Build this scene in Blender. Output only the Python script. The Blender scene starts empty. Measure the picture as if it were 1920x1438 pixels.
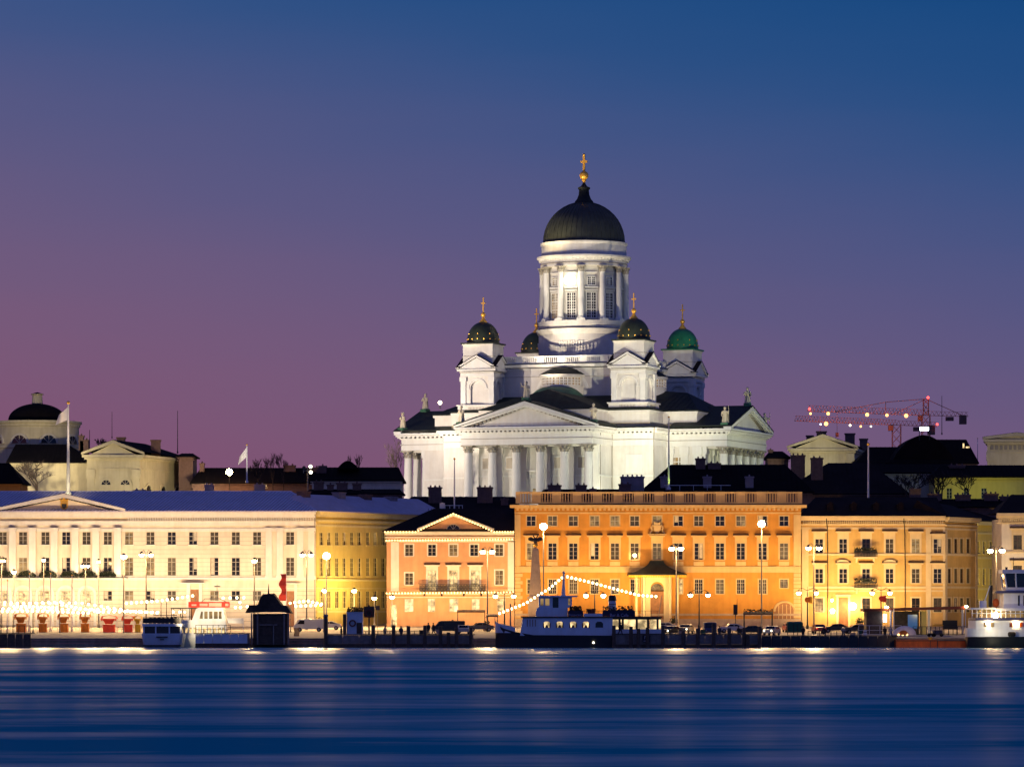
import bpy, bmesh, math, random
from mathutils import Matrix, Vector
R = math.radians
random.seed(7)
S = bpy.context.scene
COL = S.collection

# ------------------------------------------------------------------ camera, sky, exposure
F, HZ, CX, H = 7700.0, 1150.0, 960.0, 5.0      # focal length in photo pixels, horizon row, centre column, eye height (m)
cam_d = bpy.data.cameras.new('camera'); cam = bpy.data.objects.new('camera', cam_d); COL.objects.link(cam)
cam.location = (0, 0, H); cam.rotation_euler = (R(90), 0, 0)
cam_d.sensor_fit = 'HORIZONTAL'; cam_d.sensor_width = 36.0
cam_d.lens = F / 1920 * 36; cam_d.shift_y = (HZ - 719) / 1920
cam_d.clip_start = 1.0; cam_d.clip_end = 20000
S.camera = cam
S.render.engine = 'CYCLES'
S.view_settings.view_transform = 'Standard'; S.view_settings.look = 'None'
S.view_settings.exposure = 0.0; S.view_settings.gamma = 1.0
S.cycles.use_denoising = True
S.cycles.sample_clamp_indirect = 3.0
S.cycles.max_bounces = 5; S.cycles.diffuse_bounces = 2; S.cycles.glossy_bounces = 3
S.cycles.caustics_reflective = False; S.cycles.caustics_refractive = False

def lin(r, g, b):
    return tuple(((c / 255 / 12.92) if c <= 10 else ((c / 255 + .055) / 1.055) ** 2.4) for c in (r, g, b))

W = bpy.data.worlds.new('World'); S.world = W; W.use_nodes = True
nt = W.node_tree; nt.nodes.clear()
def wn(t, **k):
    n = nt.nodes.new(t)
    for a, b in k.items(): setattr(n, a, b)
    return n
tc = wn('ShaderNodeTexCoord'); sx = wn('ShaderNodeSeparateXYZ'); nt.links.new(tc.outputs['Generated'], sx.inputs[0])
def wmath(op, a, b):
    n = wn('ShaderNodeMath', operation=op)
    for i, v in enumerate((a, b)):
        if isinstance(v, (int, float)): n.inputs[i].default_value = v
        else: nt.links.new(v, n.inputs[i])
    return n.outputs[0]
# dusk glow low in the left of the view, deep blue higher up and to the right
t1 = wmath('MULTIPLY', sx.outputs[2], 1 / .30)
t2 = wmath('MULTIPLY', sx.outputs[0], 0.62)
tt = wmath('ADD', t1, t2)
tt = wmath('ADD', tt, 0.0775)
tt = wmath('ADD', tt, wmath('MULTIPLY', wmath('MAXIMUM', wmath('MULTIPLY', sx.outputs[1], -1.0), 0.0), .38))   # bluer away from the sunset
wm_ = wn('ShaderNodeMapping'); wm_.inputs['Scale'].default_value = (7, 7, 46); nt.links.new(tc.outputs['Generated'], wm_.inputs[0])
wz = wn('ShaderNodeTexNoise'); wz.inputs['Scale'].default_value = 1.3; wz.inputs['Detail'].default_value = 4; nt.links.new(wm_.outputs[0], wz.inputs['Vector'])
tt = wmath('ADD', tt, wmath('MULTIPLY', wmath('SUBTRACT', wz.outputs['Fac'], .5), .045))   # faint uneven haze
ramp = wn('ShaderNodeValToRGB'); nt.links.new(tt, ramp.inputs[0])
cr = ramp.color_ramp; cr.interpolation = 'B_SPLINE'
stops = [(0.0, (122, 72, 104)), (.10, (134, 84, 118)), (.22, (127, 92, 127)), (.33, (104, 92, 135)), (.44, (77, 88, 139)), (.54, (34, 82, 140)),
         (.65, (0, 72, 134)), (.80, (6, 70, 130)), (1.0, (66, 70, 126))]
while len(cr.elements) < len(stops): cr.elements.new(.5)
for e, (p, c) in zip(cr.elements, stops): e.position = p; e.color = (*lin(*c), 1)
sky = wn('ShaderNodeTexSky', sky_type='NISHITA'); sky.sun_disc = False
sky.sun_elevation = R(-3.0); sky.sun_rotation = R(-60)
bg1 = wn('ShaderNodeBackground'); nt.links.new(ramp.outputs[0], bg1.inputs[0]); nt.links.new(wmath('MULTIPLY', wmath('ADD', wmath('MULTIPLY', wmath('MAXIMUM', wmath('MULTIPLY', sx.outputs[1], -1.0), 0.0), .8), 1.0), .88), bg1.inputs[1])  # sky behind the camera brightened, added fill for boats and fronts
bg2 = wn('ShaderNodeBackground'); nt.links.new(sky.outputs[0], bg2.inputs[0]); bg2.inputs[1].default_value = 0.05
ad = wn('ShaderNodeAddShader'); nt.links.new(bg1.outputs[0], ad.inputs[0]); nt.links.new(bg2.outputs[0], ad.inputs[1])
wo = wn('ShaderNodeOutputWorld'); nt.links.new(ad.outputs[0], wo.inputs[0])

# ------------------------------------------------------------------ measuring
def X(px, Y): return (px - CX) * Y / F
def Z(py, Y): return H + (HZ - py) * Y / F
def gz(Y):                                            # street level rising from the quay to the church hill
    P = [(0, 1.3), (612, 1.3), (700, 2.8), (716, 3.0), (775, 9), (830, 24), (9000, 24)]
    for (a, za), (b, zb) in zip(P, P[1:]):
        if Y <= b: return za + (zb - za) * (Y - a) / (b - a)
    return 24
class Fr:                                             # a facade's own frame: u along it, z up from its base
    def __init__(s, px0, Y0, ang=0.0, zg=None):
        s.Y0, s.ang = Y0, R(ang); s.x0 = X(px0, Y0); s.c, s.s = math.cos(s.ang), math.sin(s.ang)
        s.zg = gz(Y0) if zg is None else zg
        s.loc = (s.x0, Y0, s.zg)
    def u(s, px):
        d = px - CX
        return (d * s.Y0 - F * s.x0) / (F * s.c - d * s.s)
    def z(s, py, px=None):
        u = s.u(px) if px is not None else 0
        return H + (HZ - py) * (s.Y0 + u * s.s) / F - s.zg

# ------------------------------------------------------------------ lights
def flood(pos, aim, E, color=(1, .76, .46), cone=110, blend=1.0, r=.35, name='floodlight'):
    d = bpy.data.lights.new(name, 'SPOT'); o = bpy.data.objects.new(name, d); COL.objects.link(o)
    p, a = Vector(pos), Vector(aim); v = a - p
    d.energy = E * 4 * math.pi * v.length_squared; d.color = color
    d.spot_size = R(cone); d.spot_blend = blend; d.shadow_soft_size = r
    o.location = p; o.rotation_euler = v.to_track_quat('-Z', 'Y').to_euler()
    return o

# ------------------------------------------------------------------ mesh builder
class MB:
    def __init__(s, T=None): s.v, s.f, s.T = [], [], T
    def add(s, vs, fs):
        b = len(s.v)
        for p in vs:
            p = Vector(p); s.v.append(tuple(s.T @ p) if s.T else tuple(p))
        s.f += [tuple(i + b for i in f) for f in fs]; return s
    def box(s, x0, x1, y0, y1, z0, z1):
        return s.add([(x0, y0, z0), (x1, y0, z0), (x1, y1, z0), (x0, y1, z0), (x0, y0, z1), (x1, y0, z1), (x1, y1, z1), (x0, y1, z1)],
                     [(0, 3, 2, 1), (4, 5, 6, 7), (0, 1, 5, 4), (1, 2, 6, 5), (2, 3, 7, 6), (3, 0, 4, 7)])
    def prism(s, pts, y0, y1):                        # outline in x,z pushed along y
        n = len(pts)
        return s.add([(x, y0, z) for x, z in pts] + [(x, y1, z) for x, z in pts],
                     [tuple(range(n)), tuple(range(2 * n - 1, n - 1, -1))] + [(i, i + n, (i + 1) % n + n, (i + 1) % n) for i in range(n)])
    def prismx(s, pts, x0, x1):                       # outline in y,z pushed along x
        n = len(pts)
        return s.add([(x0, y, z) for y, z in pts] + [(x1, y, z) for y, z in pts],
                     [tuple(range(n - 1, -1, -1)), tuple(range(n, 2 * n))] + [(i, (i + 1) % n, (i + 1) % n + n, i + n) for i in range(n)])
    def prismz(s, pts, z0, z1):                       # plan outline raised
        n = len(pts)
        return s.add([(x, y, z0) for x, y in pts] + [(x, y, z1) for x, y in pts],
                     [tuple(range(n - 1, -1, -1)), tuple(range(n, 2 * n))] + [(i, (i + 1) % n, (i + 1) % n + n, i + n) for i in range(n)])
    def loft(s, rings, cap=True):                     # rings of equally many points
        n = len(rings[0]); vs = [p for r in rings for p in r]; fs = []
        for k in range(len(rings) - 1):
            for i in range(n):
                j = (i + 1) % n; fs.append((k * n + i, k * n + j, (k + 1) * n + j, (k + 1) * n + i))
        if cap: fs += [tuple(range(n - 1, -1, -1)), tuple(range((len(rings) - 1) * n, len(rings) * n))]
        return s.add(vs, fs)
    def lathe(s, prof, cx=0, cy=0, n=24, a0=0, a1=360):
        full = abs(a1 - a0) >= 360; m = n if full else n + 1; vs = []; fs = []
        for r, z in prof:
            for i in range(m):
                a = R(a0 + (a1 - a0) * i / n); vs.append((cx + r * math.cos(a), cy + r * math.sin(a), z))
        for k in range(len(prof) - 1):
            for i in range(m if full else m - 1):
                j = (i + 1) % m; fs.append((k * m + i, k * m + j, (k + 1) * m + j, (k + 1) * m + i))
        fs.append(tuple(range(m - 1, -1, -1))); fs.append(tuple(range((len(prof) - 1) * m, len(prof) * m)))
        return s.add(vs, fs)
    def tube(s, p, q, r0, r1=None, n=6):
        r1 = r0 if r1 is None else r1; p, q = Vector(p), Vector(q); d = q - p
        if d.length < 1e-6: return s
        d.normalize(); a = d.orthogonal().normalized(); b = d.cross(a)
        return s.loft([[p + (a * math.cos(t) + b * math.sin(t)) * r0 for t in [2 * math.pi * i / n for i in range(n)]],
                       [q + (a * math.cos(t) + b * math.sin(t)) * r1 for t in [2 * math.pi * i / n for i in range(n)]]])
    def path(s, pts, r, n=5):
        for p, q in zip(pts, pts[1:]): s.tube(p, q, r, r, n)
        return s
    def ball(s, c, r, n=10, m=6, sz=1.0, sy=1.0):
        rings = []
        for k in range(m + 1):
            t = math.pi * k / m - math.pi / 2; rr = max(math.cos(t), .02) * r
            rings.append([(c[0] + rr * math.cos(2 * math.pi * i / n), c[1] + sy * rr * math.sin(2 * math.pi * i / n), c[2] + sz * r * math.sin(t)) for i in range(n)])
        return s.loft(rings)
    def quad(s, *p): return s.add(p, [tuple(range(len(p)))])
    def build(s, name, mat, parent=None, smooth=False, **tags):
        me = bpy.data.meshes.new(name); me.from_pydata(s.v, [], s.f)
        bm = bmesh.new(); bm.from_mesh(me); bmesh.ops.recalc_face_normals(bm, faces=bm.faces); bm.to_mesh(me); bm.free()
        if smooth:
            for p in me.polygons: p.use_smooth = True
            try: me.set_sharp_from_angle(angle=R(40))
            except Exception: pass
        me.materials.append(mat)
        o = bpy.data.objects.new(name, me); COL.objects.link(o)
        if parent: o.parent = parent
        for k, v in tags.items(): o[k] = v
        return o

def thing(name, label, cat, loc=(0, 0, 0), rz=0.0, group=None):
    o = bpy.data.objects.new(name, None); COL.objects.link(o); o.empty_display_size = .5
    o.location = loc; o.rotation_euler = (0, 0, rz); o['label'] = label; o['category'] = cat
    if group: o['group'] = group
    return o
def kids(o): return [c for c in COL.objects if c.parent == o]
def copy_tree(o, loc=None, rz=None, label=None, parent=None, sc=None):
    c = o.copy(); COL.objects.link(c)
    if parent: c.parent = parent
    if loc is not None: c.location = loc
    if rz is not None: c.rotation_euler = (0, 0, rz)
    if label: c['label'] = label
    if sc: c.scale = sc
    for ch in o.children: copy_tree(ch, parent=c)
    return c
ORD = ['first', 'second', 'third', 'fourth', 'fifth', 'sixth', 'seventh', 'eighth', 'ninth', 'tenth', 'eleventh', 'twelfth', 'thirteenth', 'fourteenth', 'fifteenth', 'sixteenth', 'seventeenth', 'eighteenth', 'nineteenth', 'twentieth', 'twenty-first', 'twenty-second', 'twenty-third', 'twenty-fourth']

# ------------------------------------------------------------------ materials
def mat(name, c, rough=.8, var=.12, scale=.6, streak=0.0, metal=0.0, bump=0.0, bscale=8.0, emit=None, estr=0.0, sample=True, spec=.5, c2=None):
    m = bpy.data.materials.new(name); m.use_nodes = True; t = m.node_tree; b = t.nodes['Principled BSDF']
    b.inputs['Roughness'].default_value = rough; b.inputs['Metallic'].default_value = metal
    b.inputs['Specular IOR Level'].default_value = spec
    co = t.nodes.new('ShaderNodeTexCoord')
    no = t.nodes.new('ShaderNodeTexNoise'); no.inputs['Scale'].default_value = scale; no.inputs['Detail'].default_value = 6; no.inputs['Roughness'].default_value = .62
    t.links.new(co.outputs['Object'], no.inputs['Vector'])
    r = t.nodes.new('ShaderNodeValToRGB'); r.color_ramp.elements[0].position = .3; r.color_ramp.elements[1].position = .72
    lo = tuple(x * (1 - var) for x in c) if c2 is None else c2
    r.color_ramp.elements[0].color = (*lo, 1); r.color_ramp.elements[1].color = (*[min(x * (1 + var * .6), 1) for x in c], 1)
    t.links.new(no.outputs['Fac'], r.inputs[0]); out = r.outputs[0]
    if streak > 0:
        mp = t.nodes.new('ShaderNodeMapping'); mp.inputs['Scale'].default_value = (1.1, 1.1, .16)
        t.links.new(co.outputs['Object'], mp.inputs[0])
        n2 = t.nodes.new('ShaderNodeTexNoise'); n2.inputs['Scale'].default_value = 1.3; n2.inputs['Detail'].default_value = 5
        t.links.new(mp.outputs[0], n2.inputs['Vector'])
        r2 = t.nodes.new('ShaderNodeValToRGB'); r2.color_ramp.elements[0].position = .35; r2.color_ramp.elements[1].position = .6
        v = 1 - streak * .55; r2.color_ramp.elements[0].color = (v, v * .98, v * .95, 1); r2.color_ramp.elements[1].color = (1, 1, 1, 1)
        t.links.new(n2.outputs['Fac'], r2.inputs[0])
        mx = t.nodes.new('ShaderNodeMix'); mx.data_type = 'RGBA'; mx.blend_type = 'MULTIPLY'; mx.inputs['Factor'].default_value = 1
        t.links.new(out, mx.inputs['A']); t.links.new(r2.outputs[0], mx.inputs['B']); out = mx.outputs['Result']
    t.links.new(out, b.inputs['Base Color'])
    if bump > 0:
        n3 = t.nodes.new('ShaderNodeTexNoise'); n3.inputs['Scale'].default_value = bscale; n3.inputs['Detail'].default_value = 4
        t.links.new(co.outputs['Object'], n3.inputs['Vector'])
        bp = t.nodes.new('ShaderNodeBump'); bp.inputs['Strength'].default_value = bump; bp.inputs['Distance'].default_value = .1
        t.links.new(n3.outputs['Fac'], bp.inputs['Height']); t.links.new(bp.outputs[0], b.inputs['Normal'])
    if emit:
        b.inputs['Emission Color'].default_value = (*emit, 1); b.inputs['Emission Strength'].default_value = estr
        if not sample: m.cycles.emission_sampling = 'NONE'
    return m

def lit_glass(name, c, s, scale=1.1):                 # lit room behind glass: bright and dim patches of curtain and lamp light
    m = mat(name, (.05, .04, .03), rough=.2)
    t = m.node_tree; b = t.nodes['Principled BSDF']
    co = [n for n in t.nodes if n.type == 'TEX_COORD'][0]
    no = t.nodes.new('ShaderNodeTexNoise'); no.inputs['Scale'].default_value = scale; no.inputs['Detail'].default_value = 3
    t.links.new(co.outputs['Object'], no.inputs['Vector'])
    r = t.nodes.new('ShaderNodeValToRGB'); r.color_ramp.elements[0].position = .38; r.color_ramp.elements[1].position = .62
    r.color_ramp.elements[0].color = (*[x * .18 for x in c], 1); r.color_ramp.elements[1].color = (*c, 1)
    t.links.new(no.outputs['Fac'], r.inputs[0]); t.links.new(r.outputs[0], b.inputs['Emission Color'])
    b.inputs['Emission Strength'].default_value = s; m.cycles.emission_sampling = 'NONE'
    return m

M = {}
M['cream_plaster'] = mat('cream_plaster', (.80, .69, .53), .85, .17, .25, .12)
M['white_trim'] = mat('white_trim', (.80, .76, .68), .8, .08, .8, .10)
M['yellow_plaster'] = mat('yellow_plaster', (.74, .56, .18), .85, .12, .3, .15)
M['yellow_trim'] = mat('yellow_trim', (.80, .66, .32), .85, .10, .3, .1)
M['pink_plaster'] = mat('pink_plaster', (.70, .37, .19), .85, .2, .3, .14)
M['orange_plaster'] = mat('orange_plaster', (.60, .265, .04), .85, .24, .28, .16)
M['orange_trim'] = mat('orange_trim', (.66, .45, .20), .85, .12, .5, .14)
M['peach_plaster'] = mat('peach_plaster', (.68, .42, .13), .85, .2, .3, .12)
M['peach_trim'] = mat('peach_trim', (.76, .58, .32), .85, .10, .5, .1)
M['church_white'] = mat('church_white', (.78, .76, .70), .8, .14, .25, .10)
M['church_trim'] = mat('church_trim', (.82, .82, .77), .8, .06, .6, .06)
M['joint_and_shade'] = mat('joint_and_shade', (.32, .28, .22), .9)  # masonry joints and slots, also the church's painted shadow lines
M['blue_metal_roof'] = mat('blue_metal_roof', (.50, .46, .60), .6, .14, .35, .15, spec=.35)
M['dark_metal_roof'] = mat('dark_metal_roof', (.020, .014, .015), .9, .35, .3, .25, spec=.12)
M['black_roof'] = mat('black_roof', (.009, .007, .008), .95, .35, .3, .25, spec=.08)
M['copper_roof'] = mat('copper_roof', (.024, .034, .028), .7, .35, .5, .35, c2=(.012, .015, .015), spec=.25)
M['green_copper'] = mat('green_copper', (.05, .17, .09), .6, .35, .5, .25)
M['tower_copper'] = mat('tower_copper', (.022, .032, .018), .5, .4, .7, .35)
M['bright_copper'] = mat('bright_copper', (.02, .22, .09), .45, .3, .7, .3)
M['gold'] = mat('gold', (.95, .50, .07), .35, .15, 2, metal=.45)
M['glass'] = mat('glass', (.018, .018, .022), .1, .3, 1.0)
M['glass_dim'] = lit_glass('glass_dim', (1, .70, .26), .05, 1.4)
M['glass_amber'] = lit_glass('glass_amber', (1, .62, .22), .38, .9)
M['glass_lit'] = lit_glass('glass_lit', (1, .66, .28), 1.5, 1.3)
M['glass_cafe'] = lit_glass('glass_cafe', (1, .70, .32), 1.7, .8)
M['curtain'] = mat('curtain', (.62, .55, .42), .9, .25, 2.5)
M['frame_white'] = mat('frame_white', (.52, .45, .33), .6, .08)
M['frame_brown'] = mat('frame_brown', (.10, .05, .025), .6)
M['wood_door'] = mat('wood_door', (.34, .14, .05), .6, .3, 2, .3)
M['iron'] = mat('iron', (.02, .018, .018), .55, .25, 3)
M['pole_grey'] = mat('pole_grey', (.22, .20, .18), .5, .15, 3, metal=.4)
M['pole_white'] = mat('pole_white', (.78, .76, .74), .45, .06, 2)
M['granite'] = mat('granite', (.50, .36, .24), .8, .2, 1.2, .1, bump=.3)
M['quay_stone'] = mat('quay_stone', (.34, .27, .20), .85, .35, .9, .35, bump=.5, bscale=3)
M['paving'] = mat('paving', (.30, .26, .22), .85, .25, .15, bump=.2, bscale=2)
M['timber_dark'] = mat('timber_dark', (.11, .075, .055), .85, .4, 2, .3)
M['shingle'] = mat('shingle', (.075, .055, .042), .9, .4, 3, .3)
M['roof_seam'] = mat('roof_seam', (.74, .72, .86), .5, .1, 1)  # lighter than the roof: contrast painted in, the sky lights both evenly
M['capital_shaded'] = mat('capital_shaded', (.46, .42, .33), .85, .35, 2)  # darker than the columns: the capitals' shadows put into the colour
M['timber_grey'] = mat('timber_grey', (.28, .24, .22), .85, .3, 1.5, .35)
M['brick'] = mat('brick', (.17, .10, .085), .9, .3, 2, .2)
M['chimney_pale'] = mat('chimney_pale', (.32, .26, .27), .9, .2, 1, .2)
M['bark'] = mat('bark', (.035, .022, .018), .95, .3, 4)
M['hedge'] = mat('hedge', (.025, .035, .018), .95, .5, 5)
M['old_cream'] = mat('old_cream', (.60, .52, .34), .85, .16, .25, .18)
M['old_white'] = mat('old_white', (.62, .56, .46), .85, .14, .25, .2)
M['zinc'] = mat('zinc', (.68, .60, .44), .7, .3, 1.5, .3)
M['boat_white'] = mat('boat_white', (.70, .78, .88), .45, .08, .8, .12)
M['hull_black'] = mat('hull_black', (.008, .008, .010), .4, .3, 1, .2)
M['hull_blue'] = mat('hull_blue', (.04, .05, .16), .5, .2, 1, .15)
M['banner_navy'] = mat('banner_navy', (.015, .016, .045), .8)
M['letter_pale'] = mat('letter_pale', (.32, .34, .55), .7, .03)
M['letter_white'] = mat('letter_white', (.8, .8, .8), .7, .03)
M['red_sign'] = mat('red_sign', (.6, .015, .008), .6, .1, emit=(1, .03, .01), estr=.75, sample=False)
M['sign_panel'] = mat('sign_panel', (.8, .4, .3), .6, .3, 6, emit=(1, .34, .20), estr=.55, sample=False)
M['orange_canvas'] = mat('orange_canvas', (.62, .17, .015), .8, .3, 1.5, .1)
M['orange_paint'] = mat('orange_paint', (.62, .12, .01), .6, .3, 1.5, .35)
M['yellow_canvas'] = mat('yellow_canvas', (.8, .45, .03), .8, .15, 1.5, .1)
M['red_canvas'] = mat('red_canvas', (.80, .06, .03), .8, .15, 1.5, .1)
M['white_canvas'] = mat('white_canvas', (.8, .76, .7), .8, .1, 1.5, .1)
M['green_canvas'] = mat('green_canvas', (.02, .12, .07), .8, .2, 1.5, .1)
M['red_brown'] = mat('red_brown', (.17, .035, .02), .7, .25, 1.5, .1)
M['crane_red'] = mat('crane_red', (.62, .17, .07), .6, .2, 1)
M['tyre'] = mat('tyre', (.012, .012, .012), .9)
M['coat'] = mat('coat', (.015, .016, .022), .9, .3, 4)
M['coat_blue'] = mat('coat_blue', (.02, .03, .07), .9, .3, 4)
M['coat_pale'] = mat('coat_pale', (.4, .36, .3), .9, .2, 4)
M['skin'] = mat('skin', (.45, .26, .18), .6, .1)
M['hair'] = mat('hair', (.03, .02, .015), .8)
M['lamp_warm'] = mat('lamp_warm', (.9, .8, .6), .4, emit=(1, .62, .25), estr=130)
M['lamp_star'] = mat('lamp_star', (.9, .8, .6), .4, emit=(1, .58, .22), estr=230)
M['lamp_yellow'] = mat('lamp_yellow', (.9, .8, .5), .4, emit=(1, .68, .12), estr=60)
M['lamp_globe'] = mat('lamp_globe', (.9, .85, .7), .4, emit=(1, .62, .26), estr=70)
M['bulb'] = mat('bulb', (.9, .8, .6), .4, emit=(1, .72, .34), estr=9, sample=False)
M['bulb_facade'] = mat('bulb_facade', (.9, .8, .6), .4, emit=(1, .62, .22), estr=3.2, sample=False)
M['lamp_red'] = mat('lamp_red', (.9, .2, .1), .4, emit=(1, .06, .05), estr=5, sample=False)
M['lamp_amber'] = mat('lamp_amber', (.9, .6, .2), .4, emit=(1, .42, .10), estr=5, sample=False)
M['lamp_cold'] = mat('lamp_cold', (.8, .85, .95), .4, emit=(.75, .85, 1), estr=8, sample=False)
M['headlight'] = mat('headlight', (.9, .9, .9), .3, emit=(1, .88, .6), estr=7, sample=False)
M['tail_light'] = mat('tail_light', (.5, .02, .02), .3, emit=(1, .04, .02), estr=1.2, sample=False)
def carpaint(n, c): M[n] = mat(n, c, .28, .05, 1, spec=.6)
for n, c in (('car_black', (.01, .01, .012)), ('car_red', (.35, .02, .015)), ('car_silver', (.35, .35, .36)), ('car_blue', (.02, .03, .10)), ('car_white', (.6, .58, .55)), ('car_grey', (.10, .10, .11))): carpaint(n, c)

# brushed dome panels: standing seams on the main dome
def seam_mat(name, base, amt=.5, n=48):
    m = mat(name, base, .5, .35, .5, .4); t = m.node_tree; b = t.nodes['Principled BSDF']
    return m
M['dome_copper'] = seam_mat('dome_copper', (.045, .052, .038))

# water: deep blue body under a rough moving surface; calmer and rougher patches make the streaks
m = bpy.data.materials.new('harbour_water'); m.use_nodes = True; t = m.node_tree; t.nodes.remove(t.nodes['Principled BSDF'])
co = t.nodes.new('ShaderNodeTexCoord')
def wnoise(sc, det, stretch=(1, 1, 1), ro=.6):
    mp = t.nodes.new('ShaderNodeMapping'); mp.inputs['Scale'].default_value = stretch; t.links.new(co.outputs['Object'], mp.inputs[0])
    n = t.nodes.new('ShaderNodeTexNoise'); n.inputs['Scale'].default_value = sc; n.inputs['Detail'].default_value = det; n.inputs['Roughness'].default_value = ro
    t.links.new(mp.outputs[0], n.inputs['Vector']); return n.outputs['Fac']
def wrange(src, a, b_, c, d):
    r_ = t.nodes.new('ShaderNodeMapRange'); t.links.new(src, r_.inputs[0])
    for k, v in zip((1, 2, 3, 4), (a, b_, c, d)): r_.inputs[k].default_value = v
    return r_.outputs[0]
big = wnoise(.055, 6, (.34, 1, 1), .70); mid = wnoise(.03, 3, (.3, 1, 1))
df = t.nodes.new('ShaderNodeBsdfDiffuse'); df.inputs['Color'].default_value = (.0, .30, .40, 1)
gl = t.nodes.new('ShaderNodeBsdfGlossy'); gl.inputs['Color'].default_value = (.86, .93, 1, 1)
sp = t.nodes.new('ShaderNodeSeparateXYZ'); t.links.new(co.outputs['Object'], sp.inputs[0])
lee = wrange(sp.outputs[1], 500, 608, 0, 1)           # sheltered, calmer water along the quay
def wop(op, a, b_):
    n = t.nodes.new('ShaderNodeMath'); n.operation = op
    for k, v in enumerate((a, b_)):
        if isinstance(v, (int, float)): n.inputs[k].default_value = v
        else: t.links.new(v, n.inputs[k])
    return n.outputs[0]
t.links.new(wop('SUBTRACT', wrange(mid, .35, .65, .42, .33), wop('MULTIPLY', lee, .16)), gl.inputs['Roughness'])
b2 = t.nodes.new('ShaderNodeBump'); b2.inputs['Strength'].default_value = .35; b2.inputs['Distance'].default_value = .6; t.links.new(big, b2.inputs['Height'])
t.links.new(b2.outputs[0], gl.inputs['Normal'])
mx = t.nodes.new('ShaderNodeMixShader'); t.links.new(wop('ADD', wrange(big, .43, .68, .01, .42), wop('MULTIPLY', lee, .48)), mx.inputs[0])
t.links.new(df.outputs[0], mx.inputs[1]); t.links.new(gl.outputs[0], mx.inputs[2]); t.links.new(mx.outputs[0], t.nodes['Material Output'].inputs[0])
M['water'] = m

# ------------------------------------------------------------------ water, ground, quay
w_ = MB(); w_.quad((-3000, -300, 0), (3000, -300, 0), (3000, 640, 0), (-3000, 640, 0)); w_.build('water', M['water'], kind='structure')
g = MB(); Ys = [611.6, 640, 670, 700, 716, 740, 775, 800, 830, 900, 1200, 9000]
for a, c in zip(Ys, Ys[1:]):
    g.quad((-4000, a, gz(a)), (4000, a, gz(a)), (4000, c, gz(c)), (-4000, c, gz(c)))
g.build('ground', M['paving'], kind='structure')
q = MB()
for i in range(-90, 90):                              # granite facing blocks in two courses with a coping
    j = .02 * ((i * 7) % 3)
    q.box(i * 2.4 + .012, i * 2.4 + 2.388, 610.98 - j, 611.9, -2.0, .55); q.box(i * 2.4 + 1.2 + .012, i * 2.4 + 3.588, 611.0 - j * .6, 611.9, .57, 1.0)
q.box(-216, 216, 610.85, 612.4, 1.02, 1.34)
q.build('quay_wall', M['quay_stone'], kind='structure')

# ================================================================== the cathedral on the hill
CY, CANG = 870.0, -20.0
CZ = gz(CY)
cath = thing('cathedral', 'large white floodlit domed cathedral with columned porticoes and corner towers on the hill', 'cathedral', (X(1095, CY), CY, CZ), R(CANG))
OZ = Matrix.Translation((0, 0, -CZ))                  # heights below are above the sea
def cw(u, v, z):                                      # cathedral plan -> world
    c, s = math.cos(R(CANG)), math.sin(R(CANG))
    return (X(1095, CY) + u * c - v * s, CY + u * s + v * c, z)
A_, L_, B_ = 14.2, 36.0, 23.0
def plan(o=0.0, A=A_, L=L_, B=B_):
    a, l, b = A + o, L + o, B + o
    q = [(a, -l), (a, -b), (b, -b), (b, -a), (l, -a)]
    pts = []
    for k in range(4):
        for (x, y) in q:
            for _ in range(k): x, y = -y, x
            pts.append((x, y))
    return pts
WH, TR = M['church_white'], M['church_trim']
wb = MB(OZ)
wb.prismz(plan(0, 14.0, 30.8, B_), CZ - 2, 39.45)
# quiet panels and string courses stand slightly proud of the long walls
wall = wb.build('wall', WH, cath)
sb = MB(OZ); sb.prismz(plan(.12, 14.0, 30.8, B_), 33.0, 33.35); sb.prismz(plan(.35, 14.0, 30.8, B_), CZ - 1, 28.4); sb.build('string_course', TR, cath)
def church_window(u, v, nx, ny, z0, z1, w, mats=('glass', 'church_trim'), bars=(2, 4), name='window', par=None, dep=.10):
    """window standing on a wall at (u, v) whose outward normal is (nx, ny): frame with bars, glass behind"""
    ang = math.atan2(ny, nx) + math.pi / 2
    T = OZ @ Matrix.Translation((u, v, 0)) @ Matrix.Rotation(ang, 4, 'Z')
    f = MB(T); h = w / 2; t = .16
    f.box(-h - t, -h, -dep, .05, z0 - t, z1 + t); f.box(h, h + t, -dep, .05, z0 - t, z1 + t)
    f.box(-h, h, -dep, .05, z1, z1 + t); f.box(-h - .1, h + .1, -dep - .12, .05, z0 - t, z0)
    nx_, nz_ = bars
    for i in range(1, nx_):
        x = -h + w * i / nx_; b = .13 if i * 2 == nx_ else .045; f.box(x - b, x + b, -.05, .045, z0, z1)
    for i in range(1, nz_):
        z = z0 + (z1 - z0) * i / nz_; b = .09 if (nz_ <= 3 or i % 3 == 0) else .04; f.box(-h, h, -.045, .04, z - b, z + b)
    o = f.build(name, M[mats[1]], par or cath)
    MB(T).box(-h, h, -.01, .03, z0, z1).build('pane', M[mats[0]], o)
    return o
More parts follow.
